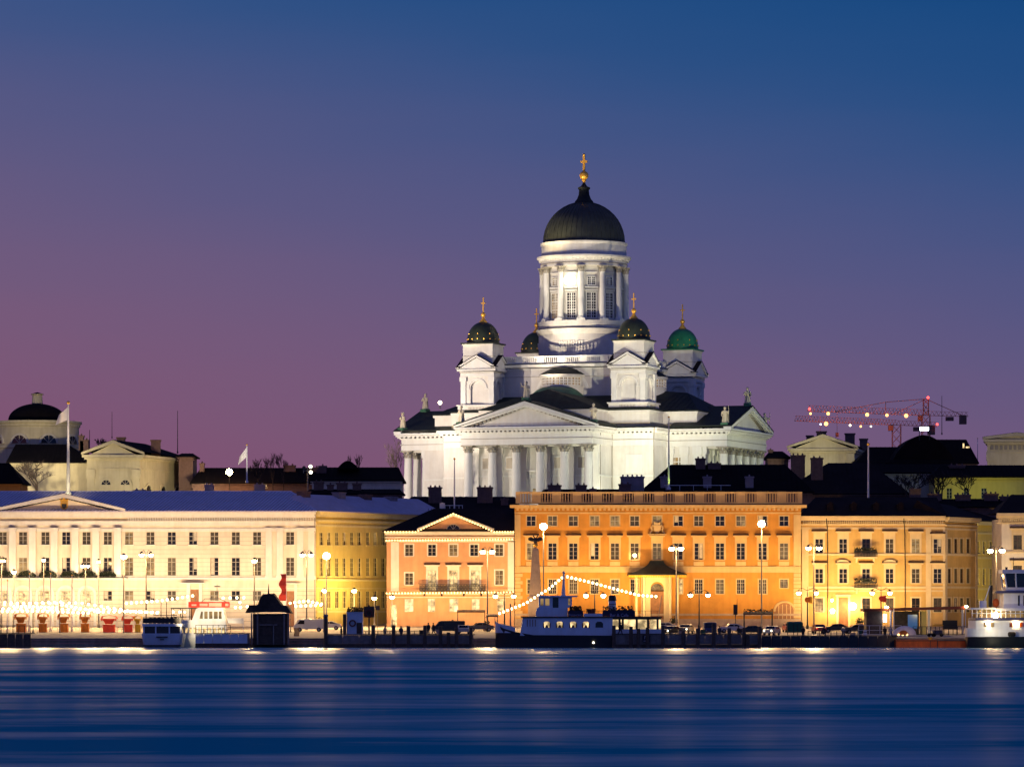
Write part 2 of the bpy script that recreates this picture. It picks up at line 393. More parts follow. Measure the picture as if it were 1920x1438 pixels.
# entablature round the whole cross-shaped plan
e = MB(OZ)
for o, z0, z1 in ((0, 39.4, 40.5), (.12, 40.5, 40.72), (-.03, 40.72, 41.75), (.28, 41.75, 42.0), (.95, 42.28, 42.62), (1.2, 42.62, 43.02)): e.prismz(plan(o), z0, z1)
ent = e.build('entablature', TR, cath)
e = MB(OZ); e.prismz(plan(.125), 40.60, 40.70); e.build('entablature_shadow_line', M['joint_and_shade'], ent)  # dark band painting a shadow line along the entablature
e = MB(OZ); e.prismz(plan(1.21), 42.60, 42.66); e.build('cornice_shadow_line', M['joint_and_shade'], ent)  # shadow line of the cornice, painted as a dark band
d = MB(OZ)
def along(plan_pts, step, fn):
    n = len(plan_pts)
    for i in range(n):
        (x0, y0), (x1, y1) = plan_pts[i], plan_pts[(i + 1) % n]; l = math.hypot(x1 - x0, y1 - y0); k = max(1, int(l / step))
        for j in range(k):
            t = (j + .5) / k; fn(x0 + (x1 - x0) * t, y0 + (y1 - y0) * t, abs(x1 - x0) > abs(y1 - y0))
along(plan(.55), .95, lambda x, y, h: d.box(x - .24, x + .24, y - .24, y + .24, 42.0, 42.28))
d.build('dentil_course', TR, ent)
# porticoes: six columns each, pilasters on the wall behind
def column_mesh(r, z0, z1, T, cap=1.7):
    b = MB(T)
    b.box(-r * 1.35, r * 1.35, -r * 1.35, r * 1.35, z0, z0 + .4)
    b.lathe([(r * 1.3, z0 + .4), (r * 1.3, z0 + .65), (r * 1.05, z0 + .8), (r, z0 + 1.0), (r * .97, z0 + (z1 - z0) * .45), (r * .86, z1 - cap), (r * .95, z1 - cap + .02), (r * .95, z1 - cap + .16), (r * .8, z1 - cap + .18), (r * .8, z1 - .2)], n=16)
    return b
def capital_mesh(r, z1, T, cap=1.7):
    b = MB(T)
    for k in range(8):                                # two tiers of curling leaves
        a = 2 * math.pi * k / 8
        for t, (zb, h, ro) in enumerate(((z1 - cap + .15, .75, 1.15), (z1 - cap + .7, .7, 1.32))):
            aa = a + t * math.pi / 8; ca, sa = math.cos(aa), math.sin(aa)
            p = lambda rr, w, z: (ca * rr * r - sa * w * r, sa * rr * r + ca * w * r, z)
            b.add([p(.82, -.3, zb), p(.82, .3, zb), p(ro, .26, zb + h), p(ro, -.26, zb + h), p(ro + .12, .2, zb + h - .18), p(ro + .12, -.2, zb + h - .18)], [(0, 1, 2, 3), (3, 2, 4, 5)])
    b.box(-r * 1.35, r * 1.35, -r * 1.35, r * 1.35, z1 - .28, z1)
    return b
for k in range(4):
    if k == 2: continue
    Rk = Matrix.Rotation(R(90 * k), 4, 'Z')
    for i in range(6):
        uu = -13.0 + 5.2 * i
        T = OZ @ Rk @ Matrix.Translation((uu, -34.9, 0))
        c = column_mesh(.94, CZ + 1.5, 39.4, T).build('column', TR, cath, smooth=True)
        capital_mesh(.94, 39.4, T).build('capital', M['capital_shaded'], c)
        b = MB(OZ @ Rk)
        b.box(uu - .85, uu + .85, -31.25, -30.7, CZ, 37.8); b.box(uu - 1.05, uu + 1.05, -31.5, -30.7, 37.8, 39.38); b.box(uu - 1.0, uu + 1.0, -31.4, -30.7, CZ, 28.9)
        b.build('pilaster', TR, cath)
    b = MB(OZ @ Rk); b.box(-15, 15, -37, -30.9, CZ - 1, CZ + 1.5); b.build('portico_floor', M['granite'], cath)
    b = MB(OZ @ Rk); b.box(-13.2, 13.2, -34.2, -31.0, 39.0, 39.38); b.build('portico_ceiling', WH, cath)
    # pediment: flat tympanum set back inside raking cornices
    H0, H1, ww = 43.04, 47.7, 15.4
    b = MB(OZ @ Rk); b.prism([(-ww + 1.2, H0), (ww - 1.2, H0), (0, H1 - .4)], -35.9, -31.0); pd = b.build('pediment', WH, cath)
    b = MB(OZ @ Rk)
    for s in (-1, 1):
        b.add([(s * ww, -37.25, H0 - .02), (s * ww, -37.25, H0 + .36), (0, -37.25, H1 + .45), (0, -37.25, H1 - .35), (s * ww, -35.6, H0 - .02), (s * ww, -35.6, H0 + .36), (0, -35.6, H1 + .45), (0, -35.6, H1 - .35)],
              [(0, 1, 2, 3), (4, 7, 6, 5), (1, 5, 6, 2), (0, 3, 7, 4), (0, 4, 5, 1)])
        b.add([(s * (ww - .5), -36.9, H0 - .02), (0, -36.9, H1 - .35), (0, -36.9, H1 - .7), (s * (ww - 1.7), -36.9, H0 - .02), (s * (ww - .5), -35.7, H0 - .02), (0, -35.7, H1 - .35), (0, -35.7, H1 - .7), (s * (ww - 1.7), -35.7, H0 - .02)],
              [(0, 1, 2, 3), (4, 5, 6, 7), (0, 4, 7, 3), (3, 7, 6, 2)])
    b.build('raking_cornice', TR, pd)
    b = MB(OZ @ Rk)
    for s in (-1, 1):
        for i in range(15):
            t = (i + .6) / 15.5; x = s * (ww - 1.6) * (1 - t); z = H0 + (H1 - H0) * t - .62
            b.box(x - .22, x + .22, -36.6, -35.88, z - .05, z + .3)
    b.build('modillions', M['joint_and_shade'], pd)
    # gable roof over the arm
    b = MB(OZ @ Rk)
    b.add([(-ww - .05, -37.3, H0 + .38), (0, -37.3, H1 + .47), (ww + .05, -37.3, H0 + .38), (-ww - .05, -24.0, H0 + .38), (0, -24.0, H1 + .47), (ww + .05, -24.0, H0 + .38),
           (-ww - .05, -37.3, H0 + .60), (0, -37.3, H1 + .72), (ww + .05, -37.3, H0 + .60), (-ww - .05, -24.0, H0 + .60), (0, -24.0, H1 + .72), (ww + .05, -24.0, H0 + .60)],
          [(0, 1, 4, 3), (1, 2, 5, 4), (6, 9, 10, 7), (7, 10, 11, 8), (0, 6, 7, 1), (1, 7, 8, 2), (0, 3, 9, 6), (2, 8, 11, 5)])
    b.build('gable_roof', M['copper_roof'], cath)
# low roof skirt, attic wall, upper roofs
b = MB(OZ); b.prismz(plan(.9, A_, 30, B_), 43.06, 43.32); b.build('eaves_roof', M['copper_roof'], cath)
b = MB(OZ); b.prismz(plan(0, 12.6, 29.0, 21.6), 43.3, 46.3)
b.prismz(plan(.3, 12.6, 29.0, 21.6), 46.3, 46.75); b.build('attic_wall', WH, cath)
b = MB(OZ); b.prismz(plan(.12, 12.6, 29.0, 21.6), 43.36, 44.2); b.build('attic_base', M['old_cream'], cath)
b = MB(OZ)
def frustum(b, p0, z0, p1, z1): b.loft([[(x, y, z0) for x, y in p0], [(x, y, z1) for x, y in p1]])
b.prismz(plan(.45, 12.6, 29.0, 21.6), 46.78, 46.98)
frustum(b, [(-22, -22), (22, -22), (22, 22), (-22, 22)], 46.95, [(-13.9, -13.9), (13.9, -13.9), (13.9, 13.9), (-13.9, 13.9)], 50.3)
for k in range(4):
    Rk = Matrix.Rotation(R(90 * k), 4, 'Z')
    vs = [(-13, -29.4, 46.97), (13, -29.4, 46.97), (13, -13, 46.97), (-13, -13, 46.97), (0, -23, 51.3), (0, -13, 52.2)]
    b.add([tuple(Rk @ Vector(p)) for p in vs], [(0, 1, 4), (1, 2, 5, 4), (3, 0, 4, 5), (2, 3, 5)])
    # seam ribs
    for s in (-1, 1):
        for i in range(12):
            y = -27.5 + i * 1.2
            top = 51.3 if y > -23 else 46.97 + (51.3 - 46.97) * (y + 29.4) / 6.4
            xt = 0 if y > -23 else 13 * (1 - (y + 29.4) / 6.4)
            b.tube(tuple(Rk @ Vector((s * 13, y, 47.0))), tuple(Rk @ Vector((s * xt, y, top + .03))), .06, .06, 4)
b.build('main_roof', M['copper_roof'], cath)
b = MB(OZ)                                            # greener dome-like roof swelling in front of the south exedra
b.lathe([(6.6, 48.2), (6.3, 49.2), (5.4, 50.4), (4.2, 51.4), (3.2, 51.9)], 0, -17.2, 32); b.build('apse_roof', M['green_copper'], cath, smooth=True)
# central square block with balustrade
CB = 13.6
b = MB(OZ); b.prismz([(-CB, -CB), (CB, -CB), (CB, CB), (-CB, CB)], 44, 56.0)
cb = b.build('central_block', WH, cath)
b = MB(OZ)
for o, z0, z1 in ((.12, 54.5, 54.7), (.25, 55.9, 56.2), (.75, 56.4, 56.75), (.95, 56.75, 57.0)): b.prismz([(-CB - o, -CB - o), (CB + o, -CB - o), (CB + o, CB + o), (-CB - o, CB + o)], z0, z1)
b.build('block_cornice', TR, cb)
b = MB(OZ); q_ = CB + .13; b.prismz([(-q_, -q_), (q_, -q_), (q_, q_), (-q_, q_)], 54.44, 54.53); b.build('shadow_line', M['joint_and_shade'], cb)  # painted shadow line below the block cornice
b = MB(OZ); b.prismz([(-CB - 1, -CB - 1), (CB + 1, -CB - 1), (CB + 1, CB + 1), (-CB - 1, CB + 1)], 57.0, 57.18); b.build('block_roof', M['copper_roof'], cb)
def balustrade(b, x0, x1, y, z0, z1, bays, T=None, horiz=True, w=.3, step=.42, r=.085):
    L = (x1 - x0) / bays
    def bx(a, c, d, e, z, zz):
        b.box(a, c, d, e, z, zz) if horiz else b.box(d, e, a, c, z, zz)
    bx(x0, x1, y - w / 2, y + w / 2, z0, z0 + .25); bx(x0, x1, y - w / 2, y + w / 2, z1 - .28, z1)
    for i in range(bays + 1): bx(max(x0, x0 + i * L - .8), min(x1, x0 + i * L + .8), y - w * .62, y + w * .62, z0 + .01, z1 + .02)
    for i in range(bays):
        n = max(2, int((L - 1.6) / step))
        for k in range(n):
            x = x0 + i * L + .8 + (L - 1.6) * (k + .5) / n
            bx(x - r, x + r, y - r, y + r, z0 + .25, z1 - .28)
for sd in range(4):
    b = MB(OZ @ Matrix.Rotation(R(90 * sd), 4, 'Z')); balustrade(b, -CB - .5, CB + .5, -CB - .4, 57.2, 58.75, 6); b.build('balustrade', TR, cb)
# half-round exedrae with strips of windows on each side of the block
for k in (0, 1, 3):
    Rk = Matrix.Rotation(R(90 * k), 4, 'Z')
    b = MB(OZ @ Rk); b.lathe([(4.5, 48), (4.5, 52.2), (4.7, 52.2), (4.7, 52.35), (4.35, 52.35), (4.35, 54.2), (4.85, 54.3), (4.85, 54.7)], 0, -CB, 32, 180, 360); ex = b.build('exedra', WH, cath)
    b = MB(OZ @ Rk); b.lathe([(4.95, 54.72), (4.2, 55.2), (2.6, 56.0), (.1, 56.5)], 0, -CB, 32, 180, 360); b.build('exedra_roof', M['copper_roof'], ex, smooth=True)
    for a in (-64, -43, -21.5, 0, 21.5, 43, 64):
        rr = R(a - 90 + 90 * k); cx_, cy_ = Rk @ Vector((0, -CB, 0)).xyz, 0
        nx, ny = math.cos(rr), math.sin(rr)
        church_window(cx_.x + nx * 4.36, cx_.y + ny * 4.36, nx, ny, 52.5, 54.05, 1.35, mats=('glass_amber', 'church_trim'), bars=(4, 3), par=ex)
    # shallow blind arch over it on the block
    b = MB(OZ @ Rk); arc = [(6.2 * math.cos(R(a)), 49.8 + 6.4 * math.sin(R(a))) for a in range(20, 161, 10)]; arc2 = [(5.7 * math.cos(R(a)), 49.6 + 6.0 * math.sin(R(a))) for a in range(160, 19, -10)]
    b.prism(arc + arc2, -CB - .18, -CB + .05); b.build('blind_arch', TR, cb)
# corner towers
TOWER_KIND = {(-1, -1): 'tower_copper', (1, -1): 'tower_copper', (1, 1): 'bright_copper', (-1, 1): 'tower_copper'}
for (sx_, sy_), cm in TOWER_KIND.items():
    T = OZ @ Matrix.Translation((sx_ * 16.6, sy_ * 16.6, 0)); h = 3.45
    b = MB(T); b.box(-4.3, 4.3, -4.3, 4.3, 44, 46.9); b.box(-4.15, 4.15, -4.15, 4.15, 46.9, 48.2); b.box(-4.4, 4.4, -4.4, 4.4, 48.2, 48.5)
    b.box(-3.0, 3.0, -3.0, 3.0, 48.5, 54.4)
    tw = b.build('tower', WH, cath)
    for k in range(4):
        Tk = T @ Matrix.Rotation(R(90 * k), 4, 'Z')
        b = MB(Tk)                                    # the face with its arched niche
        ar = 1.55; zc = 51.9; n = 14
        pts = [(ar * math.cos(math.pi * i / n), zc + ar * math.sin(math.pi * i / n)) for i in range(n + 1)]
        b.box(-2.7, -ar, -h, -2.9, 48.5, zc); b.box(ar, 2.7, -h, -2.9, 48.5, zc)
        for i in range(n):
            (xa, za), (xb, zb) = pts[i], pts[i + 1]
            b.add([(xa, -h, za), (xb, -h, zb), (xb, -h, 54.4), (xa, -h, 54.4), (xa, -2.9, za), (xb, -2.9, zb)], [(0, 1, 2, 3), (0, 4, 5, 1)])
        b.box(-2.7, -ar, -h, -2.9, zc, 54.4); b.box(ar, 2.7, -h, -2.9, zc, 54.4)
        b.build('niche_wall', WH, tw)
        b = MB(Tk)
        o1 = [(2.15 * math.cos(math.pi * i / n), zc + 2.15 * math.sin(math.pi * i / n)) for i in range(n + 1)]
        o2 = [(1.9 * math.cos(math.pi * i / n), zc + 1.9 * math.sin(math.pi * i / n)) for i in range(n, -1, -1)]
        b.prism(o1 + o2, -h - .14, -h + .02); b.box(-2.5, -1.55, -h - .12, -h + .02, zc - .2, zc); b.box(1.55, 2.5, -h - .12, -h + .02, zc - .2, zc)
        b.build('arch_moulding', TR, tw)
        b = MB(Tk)                                    # pediment on each face
        b.prism([(-4.1, 56.0), (4.1, 56.0), (0, 58.3)], -4.0, -3.0)
        b.add([(-4.5, -4.35, 55.95), (0, -4.35, 58.45), (4.5, -4.35, 55.95), (-4.5, -4.35, 56.3), (0, -4.35, 58.85), (4.5, -4.35, 56.3), (-4.5, -3.1, 55.95), (0, -3.1, 58.45), (4.5, -3.1, 55.95), (-4.5, -3.1, 56.3), (0, -3.1, 58.85), (4.5, -3.1, 56.3)],
              [(0, 1, 4, 3), (1, 2, 5, 4), (0, 6, 7, 1), (1, 7, 8, 2), (3, 4, 10, 9), (4, 5, 11, 10)])
        b.build('tower_pediment', TR, tw)
        b = MB(Tk)
        b.prism([(-4.55, 56.33), (0, 58.88), (4.55, 56.33), (4.55, 56.43), (0, 58.98), (-4.55, 56.43)], -4.4, -3.3); b.build('gablet_roof', M['dark_metal_roof'], tw)
        b = MB(Tk)                                    # slots at the tower foot
        for i in range(11): b.box(-1.6 + i * .32 - .06, -1.6 + i * .32 + .06, -4.19, -4.1, 47.1, 48.0)
        b.build('foot_slots', M['joint_and_shade'], tw)
    b = MB(T)
    for i in (-1, 1):
        for j in (-1, 1): b.box(i * 3.12 - .55, i * 3.12 + .55, j * 3.12 - .55, j * 3.12 + .55, 48.5, 53.4); b.box(i * 3.12 - .72, i * 3.12 + .72, j * 3.12 - .72, j * 3.12 + .72, 53.4, 54.4)
    b.box(-3.75, 3.75, -3.75, 3.75, 54.4, 55.2); b.box(-3.85, 3.85, -3.85, 3.85, 55.2, 55.4); b.box(-4.3, 4.3, -4.3, 4.3, 55.55, 55.95)
    b.build('tower_order', TR, tw)
    b = MB(T); b.box(-3.86, 3.86, -3.86, 3.86, 55.16, 55.25); b.box(-3.37, 3.37, -3.37, 3.37, 58.62, 58.70); b.box(-4.31, 4.31, -4.31, 4.31, 46.84, 46.93); b.build('shadow_line', M['joint_and_shade'], tw)  # dark bands painting shadow lines at the tower mouldings
    b = MB(T); b.box(-3.3, 3.3, -3.3, 3.3, 55.9, 61.1); b.box(-3.36, 3.36, -3.36, 3.36, 58.6, 58.75); b.box(-3.45, 3.45, -3.45, 3.45, 60.9, 61.2); b.build('upper_box', WH, tw)
    b = MB(T); b.box(-3.7, 3.7, -3.7, 3.7, 61.22, 61.5)
    prof = [(3.42, 61.5)] + [(3.42 * math.cos(t) ** .9, 61.7 + 4.3 * math.sin(t)) for t in [math.pi / 2 * i / 10 for i in range(10)]] + [(.5, 66.0)]
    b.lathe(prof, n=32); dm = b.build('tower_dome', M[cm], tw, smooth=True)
    for ring, zz, n_ in ((3.40, 62.3, 16), (3.30, 63.4, 8)):
        for i in range(n_): a = 2 * math.pi * i / n_; MB(T).ball((ring * math.cos(a), ring * math.sin(a), zz), .15, 6, 4).build('gold_star', M['gold'], dm)
    b = MB(T)
    b.lathe([(.95, 65.75), (.85, 66.05), (.45, 66.5), (.28, 66.9), (.25, 67.0)], n=14); b.ball((0, 0, 67.5), .52, 12, 8); b.lathe([(.2, 67.9), (.12, 68.3), (.1, 68.4)], n=8)
    b.box(-.1, .1, -.1, .1, 68.3, 71.0); b.box(-.5, .5, -.09, .09, 69.8, 70.05); b.ball((0, 0, 71.05), .16, 6, 4)
    b.build('finial_cross', M['gold'], tw, smooth=True)
# drum and great dome
b = MB(OZ)
b.lathe([(9.6, 57.1), (9.6, 63.7), (9.75, 63.8), (10.15, 64.5), (10.25, 64.8), (9.95, 64.85), (9.6, 65.0), (9.6, 65.5), (9.8, 65.6), (9.8, 66.5), (8.0, 66.55), (8.0, 78.0), (9.15, 78.05), (9.15, 78.6), (9.25, 78.7), (9.1, 78.75), (9.1, 79.3), (9.5, 79.5), (9.95, 79.9), (10.0, 80.25), (9.0, 80.35), (9.0, 82.6), (9.2, 82.8), (9.25, 83.2), (8.7, 83.25)], n=96)
drum = b.build('drum', WH, cath, smooth=True)
MB(OZ).lathe([(9.17, 78.58), (9.27, 78.62), (9.27, 78.70), (9.17, 78.72)], n=96).build('shadow_line', M['joint_and_shade'], drum, smooth=True); MB(OZ).lathe([(9.97, 64.9), (9.97, 65.02), (9.6, 65.03)], n=96).build('shadow_line', M['joint_and_shade'], drum, smooth=True)  # dark rings painting the drum's shadow lines
for i in range(12):
    a = R(-75 + 30 * i)
    wa = R(-90 + 30 * i)
    T = OZ @ Matrix.Translation((8.85 * math.cos(a), 8.85 * math.sin(a), 0)) @ Matrix.Rotation(a, 4, 'Z')
    c = column_mesh(.66, 66.5, 78.05, T, 1.5).build('drum_column', TR, drum, smooth=True); capital_mesh(.66, 78.05, T, 1.5).build('capital', M['capital_shaded'], c)
    nx, ny = math.cos(wa), math.sin(wa); lit = 'glass_amber' if i == 11 else 'glass'
    church_window(nx * 8.02, ny * 8.02, nx, ny, 67.1, 72.3, 1.9, bars=(4, 9), par=drum, mats=(lit, 'church_trim'), dep=.2)
    church_window(nx * 8.02, ny * 8.02, nx, ny, 74.0, 75.6, 1.55, bars=(4, 4), par=drum, mats=(lit, 'church_trim'), dep=.2)
    b = MB(OZ @ Matrix.Rotation(wa + math.pi / 2, 4, 'Z')); b.box(-1.45, 1.45, -8.5, -7.9, 73.35, 73.6); b.box(-1.3, 1.3, -8.45, -7.9, 72.75, 72.95); b.box(-1.2, 1.2, -8.35, -7.9, 76.5, 76.7)
    b.build('window_hood', TR, drum)
b = MB(OZ)                                            # little pilasters in relief in groups round the drum foot
for gk in range(4):
    for i in range(10):
        a = R(-90 + 90 * gk + (i - 4.5) * 3.3 + 2); ca, sa = math.cos(a), math.sin(a)
        b.tube((9.66 * ca, 9.66 * sa, 60.9), (9.66 * ca, 9.66 * sa, 62.2), .11, .2, 6)
b.build('drum_balusters', TR, drum)
b = MB(OZ)
for i in range(80):
    a = 2 * math.pi * i / 80; b.box(9.45 * math.cos(a) - .11, 9.45 * math.cos(a) + .11, 9.45 * math.sin(a) - .11, 9.45 * math.sin(a) + .11, 79.3, 79.62)
b.build('drum_dentils', TR, drum)
b = MB(OZ)
prof = [(8.65, 83.2)] + [(8.6 * math.cos(t), 83.5 + 8.6 * math.sin(t)) for t in [R(90) * i / 18 for i in range(17)]]
b.lathe(prof + [(1.9, 91.9)], n=72)
for i in range(48):                                   # standing seams
    a = 2 * math.pi * i / 48; ca, sa = math.cos(a), math.sin(a)
    ps = [(8.63 * math.cos(t) * ca, 8.63 * math.cos(t) * sa, 83.5 + 8.63 * math.sin(t)) for t in [R(76) * k / 9 for k in range(10)]]
    b.path(ps, .07, 4)
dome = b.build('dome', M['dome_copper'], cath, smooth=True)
b = MB(OZ); b.lathe([(2.0, 91.5), (1.95, 92.2), (1.5, 92.7), (1.15, 93.6), (1.05, 94.6), (1.3, 94.9), (1.3, 95.15), (.7, 95.4), (.35, 95.9), (.3, 96.1)], n=24); b.build('lantern', M['copper_roof'], dome, smooth=True)
b = MB(OZ)
b.lathe([(.32, 95.9), (.28, 96.3), (.5, 96.7), (.5, 96.8)], n=12); b.ball((0, 0, 97.7), .95, 16, 10); b.lathe([(.3, 98.5), (.22, 98.9), (.2, 99.0)], n=10)
b.box(-.22, .22, -.2, .2, 98.8, 102.1); b.box(-.75, .75, -.19, .19, 100.4, 100.85); b.ball((0, 0, 102.1), .3, 8, 5)
b.build('finial_cross', M['gold'], dome, smooth=True)
# glowing ball standing in for a floodlight's reflection in an upper drum window
wa = R(-90)
b = MB(OZ); b.ball((9.3 * math.cos(wa), 9.3 * math.sin(wa), 74.9), 1.2, 20, 12); b.build('window_reflection', mat('drum_reflection', (.9, .9, .8), .4, emit=(1, .9, .66), estr=7, sample=False), drum, smooth=True)
# wall details on the visible east and south sides
for (u, z0, z1, w) in ((25.5, 33.6, 37.2, 3.2),):
    church_window(u, -14.0, 0, -1, z0, z1, w, bars=(4, 4), mats=('glass_amber', 'church_trim'))
church_window(0.6, -30.8, 0, -1, 26.5, 30.6, 2.2, bars=(2, 5), mats=('glass_amber', 'church_trim'))
b = MB(OZ); b.box(-2.2, 3.4, -31.6, -30.7, 34.0, 34.35); b.box(-1.0, -.8, -31.4, -30.7, 32.6, 34); b.box(2.2, 2.4, -31.4, -30.7, 32.6, 34); b.build('portal_hood', TR, cath)
for uu in (-10.4, -5.2, 5.2, 10.4):
    b = MB(OZ); b.box(uu - 1.3, uu + 1.3, -31.1, -30.7, 34.4, 37.2); o = b.build('wall_panel', TR, cath)
    b = MB(OZ); b.box(uu - .95, uu + .95, -31.13, -31.09, 34.7, 36.9); b.build('relief_panel', M['old_white'], o)
for uu in (23.6, 26.8, 29.6):
    b = MB(OZ); b.box(uu - .8, uu + .8, -14.35, -13.9, CZ, 37.8); b.box(uu - 1.0, uu + 1.0, -14.5, -13.9, 37.8, 39.38); b.build('pilaster', TR, cath)
MB(OZ).box(17, 20.5, -23.15, -22.9, 33.8, 37.6).build('wall_panel', TR, cath)
for (u, v) in ((14.15, -23.3), (23.1, -23.2), (14.05, -30.6)): MB(OZ).tube((u, v, 27), (u, v, 41), .09, .09, 5).tube((u, v, 41), (u + .5, v - 1.2, 43.0), .09, .09, 5).build('downpipe', M['joint_and_shade'], cath)

# statues: robed figures with a raised or folded arm
def statue(pose):
    st = thing('statue', 'x', 'statue')
    b = MB(); b.box(-.85, .85, -.8, .8, 0, .75); b.build('pedestal', M['green_copper'], st)
    b = MB()
    def ring(z, rx, ry, cx=0, cy=0, fold=0.0): return [(cx + rx * math.cos(a) * (1 + fold * math.cos(7 * a)), cy + ry * math.sin(a) * (1 + fold * math.cos(7 * a)), z) for a in [2 * math.pi * i / 28 for i in range(28)]]
    b.loft([ring(.75, .72, .6, 0, 0, .10), ring(1.3, .62, .52, 0, 0, .12), ring(2.0, .55, .45, .02, 0, .10), ring(2.5, .50, .40, .03, 0, .06), ring(2.95, .60, .40, .02, 0, .04), ring(3.3, .66, .36, 0, 0, .03), ring(3.5, .42, .28), ring(3.6, .17, .17), ring(3.72, .16, .17)])
    b.ball((0, -.03, 4.0), .29, 14, 10, 1.22); b.ball((0, -.30, 3.98), .06, 6, 4)              # head, nose
    b.ball((0, .10, 4.08), .32, 12, 8, 1.1); b.ball((0, -.2, 3.75), .16, 8, 6, 1.3)           # hair, beard
    def arm(sh, el, ha):
        b.tube(sh, el, .22, .17, 10); b.ball(el, .17, 8, 6); b.tube(el, ha, .17, .10, 10); b.ball(ha, .12, 8, 6)
        for k in range(5): b.tube(ha, (ha[0] + (k - 2) * .05, ha[1] - .1, ha[2] + .2 - abs(k - 2) * .03), .035, .025, 5)
    if pose == 0: arm((-.58, 0, 3.25), (-.95, -.1, 3.4), (-1.2, -.15, 3.95)); arm((.58, 0, 3.25), (.72, -.25, 2.7), (.3, -.5, 2.8))
    elif pose == 1: arm((-.58, 0, 3.25), (-.75, -.2, 2.7), (-.25, -.5, 2.95)); arm((.58, 0, 3.25), (.78, -.1, 2.65), (.6, -.5, 2.3)); b.box(-.35, .2, -.62, -.48, 2.75, 3.2)
    else: arm((-.58, 0, 3.25), (-.78, 0, 2.6), (-.6, -.35, 2.2)); arm((.58, 0, 3.25), (.85, -.3, 2.9), (1.0, -.5, 3.2)); b.tube((1.02, -.5, .8), (1.02, -.5, 4.6), .05, .05, 6)
    b.add([(-.5, .3, 3.4), (.5, .3, 3.4), (.62, .5, .9), (-.62, .5, .9), (.3, .62, .9), (-.3, .62, .9)], [(0, 1, 2, 4, 5, 3)])
    b.build('figure', M['zinc'], st, smooth=True)
    return st
protos = [statue(i) for i in range(3)]
spots = [(0, -36.1, 48.3, 0, 'stone statue with a raised arm atop the front gable of the cathedral', 0),
         (-14.2, -36.0, 43.6, 1, 'stone statue on the left corner of the front cathedral gable, before the left tower', -20),
         (14.4, -36.0, 43.6, 1, 'stone statue on the right corner of the front cathedral gable', 10),
         (36.1, 0, 48.3, 1, 'bright statue atop the right-hand gable of the cathedral', 20),
         (35.6, -14.4, 43.6, 2, 'bright statue at the near eaves corner of the right-hand cathedral gable', 0),
         (35.6, 14.4, 43.6, 2, 'dark statue at the far end of the right-hand cathedral gable, against the sky', 40),
         (-36.1, 0, 48.3, 1, 'pale statue highest on the left end of the cathedral roof', -20),
         (-35.6, -14.4, 43.6, 1, 'pale statue on the outermost left eaves corner of the cathedral', -30)]
used = set()
for (u, v, z, p, lab, rz) in spots:
    o = protos[p] if p not in used else copy_tree(protos[p])
    used.add(p); o.location = cw(u, v, z - .1); o.rotation_euler = (0, 0, R(rz + CANG)); o['label'] = lab; o['group'] = 'statues on the cathedral roof'
    o.scale = (.92, .92, .92)

# floodlights of the church
cwhite = (1, .86, .66); cgreen = (1, .98, .72); cpink = (1, .83, .66)
flood(cw(-1.5, -30.0, 49.1), cw(-1, -9, 75), 1.9, (1, .83, .60), 62, .5, .25)
flood(cw(-50, -62, 37), cw(-30, -16, 42), 3.0, cpink, 120, 1, .4)
flood(cw(-6, -62, 27.5), cw(0, -36, 43), 1.1, (1, .90, .66), 100, 1, .4)
flood(cw(32, -52, 27), cw(22, -20, 40), 2.1, cgreen, 100, 1, .4)
flood(cw(-4, -32.2, 26.6), cw(-2, -31, 38), .06, (1, .80, .48), 140, 1, .2)
flood(cw(16, -34, 26.5), cw(17, -23, 34), 1.0, cgreen, 110, 1, .3)
flood(cw(64, -14, 27), cw(37, 0, 42), 1.3, (.98, 1, .62), 110, 1, .4)
flood(cw(44, -52, 34), cw(15, -14, 56), 1.8, cwhite, 60, 1, .4)
flood(cw(-36, -56, 34), cw(-14, -14, 56), 1.8, cpink, 62, 1, .4)
flood(cw(75, 10, 30), cw(16.6, 16.6, 58), 2.0, (1, .9, .75), 40, 1, .4)
flood(cw(-20, -40, 48), cw(0, 0, 99), 3.0, (1, .75, .35), 16, .8, .2)
for (ax, ay) in ((-1, -1), (1, -1), (1, 1)): flood(cw(ax * 16.6 - 6, ay * 16.6 - 24, 50), cw(ax * 16.6, ay * 16.6, 67.5), 1.6, (1, .8, .45), 22, .8, .2)

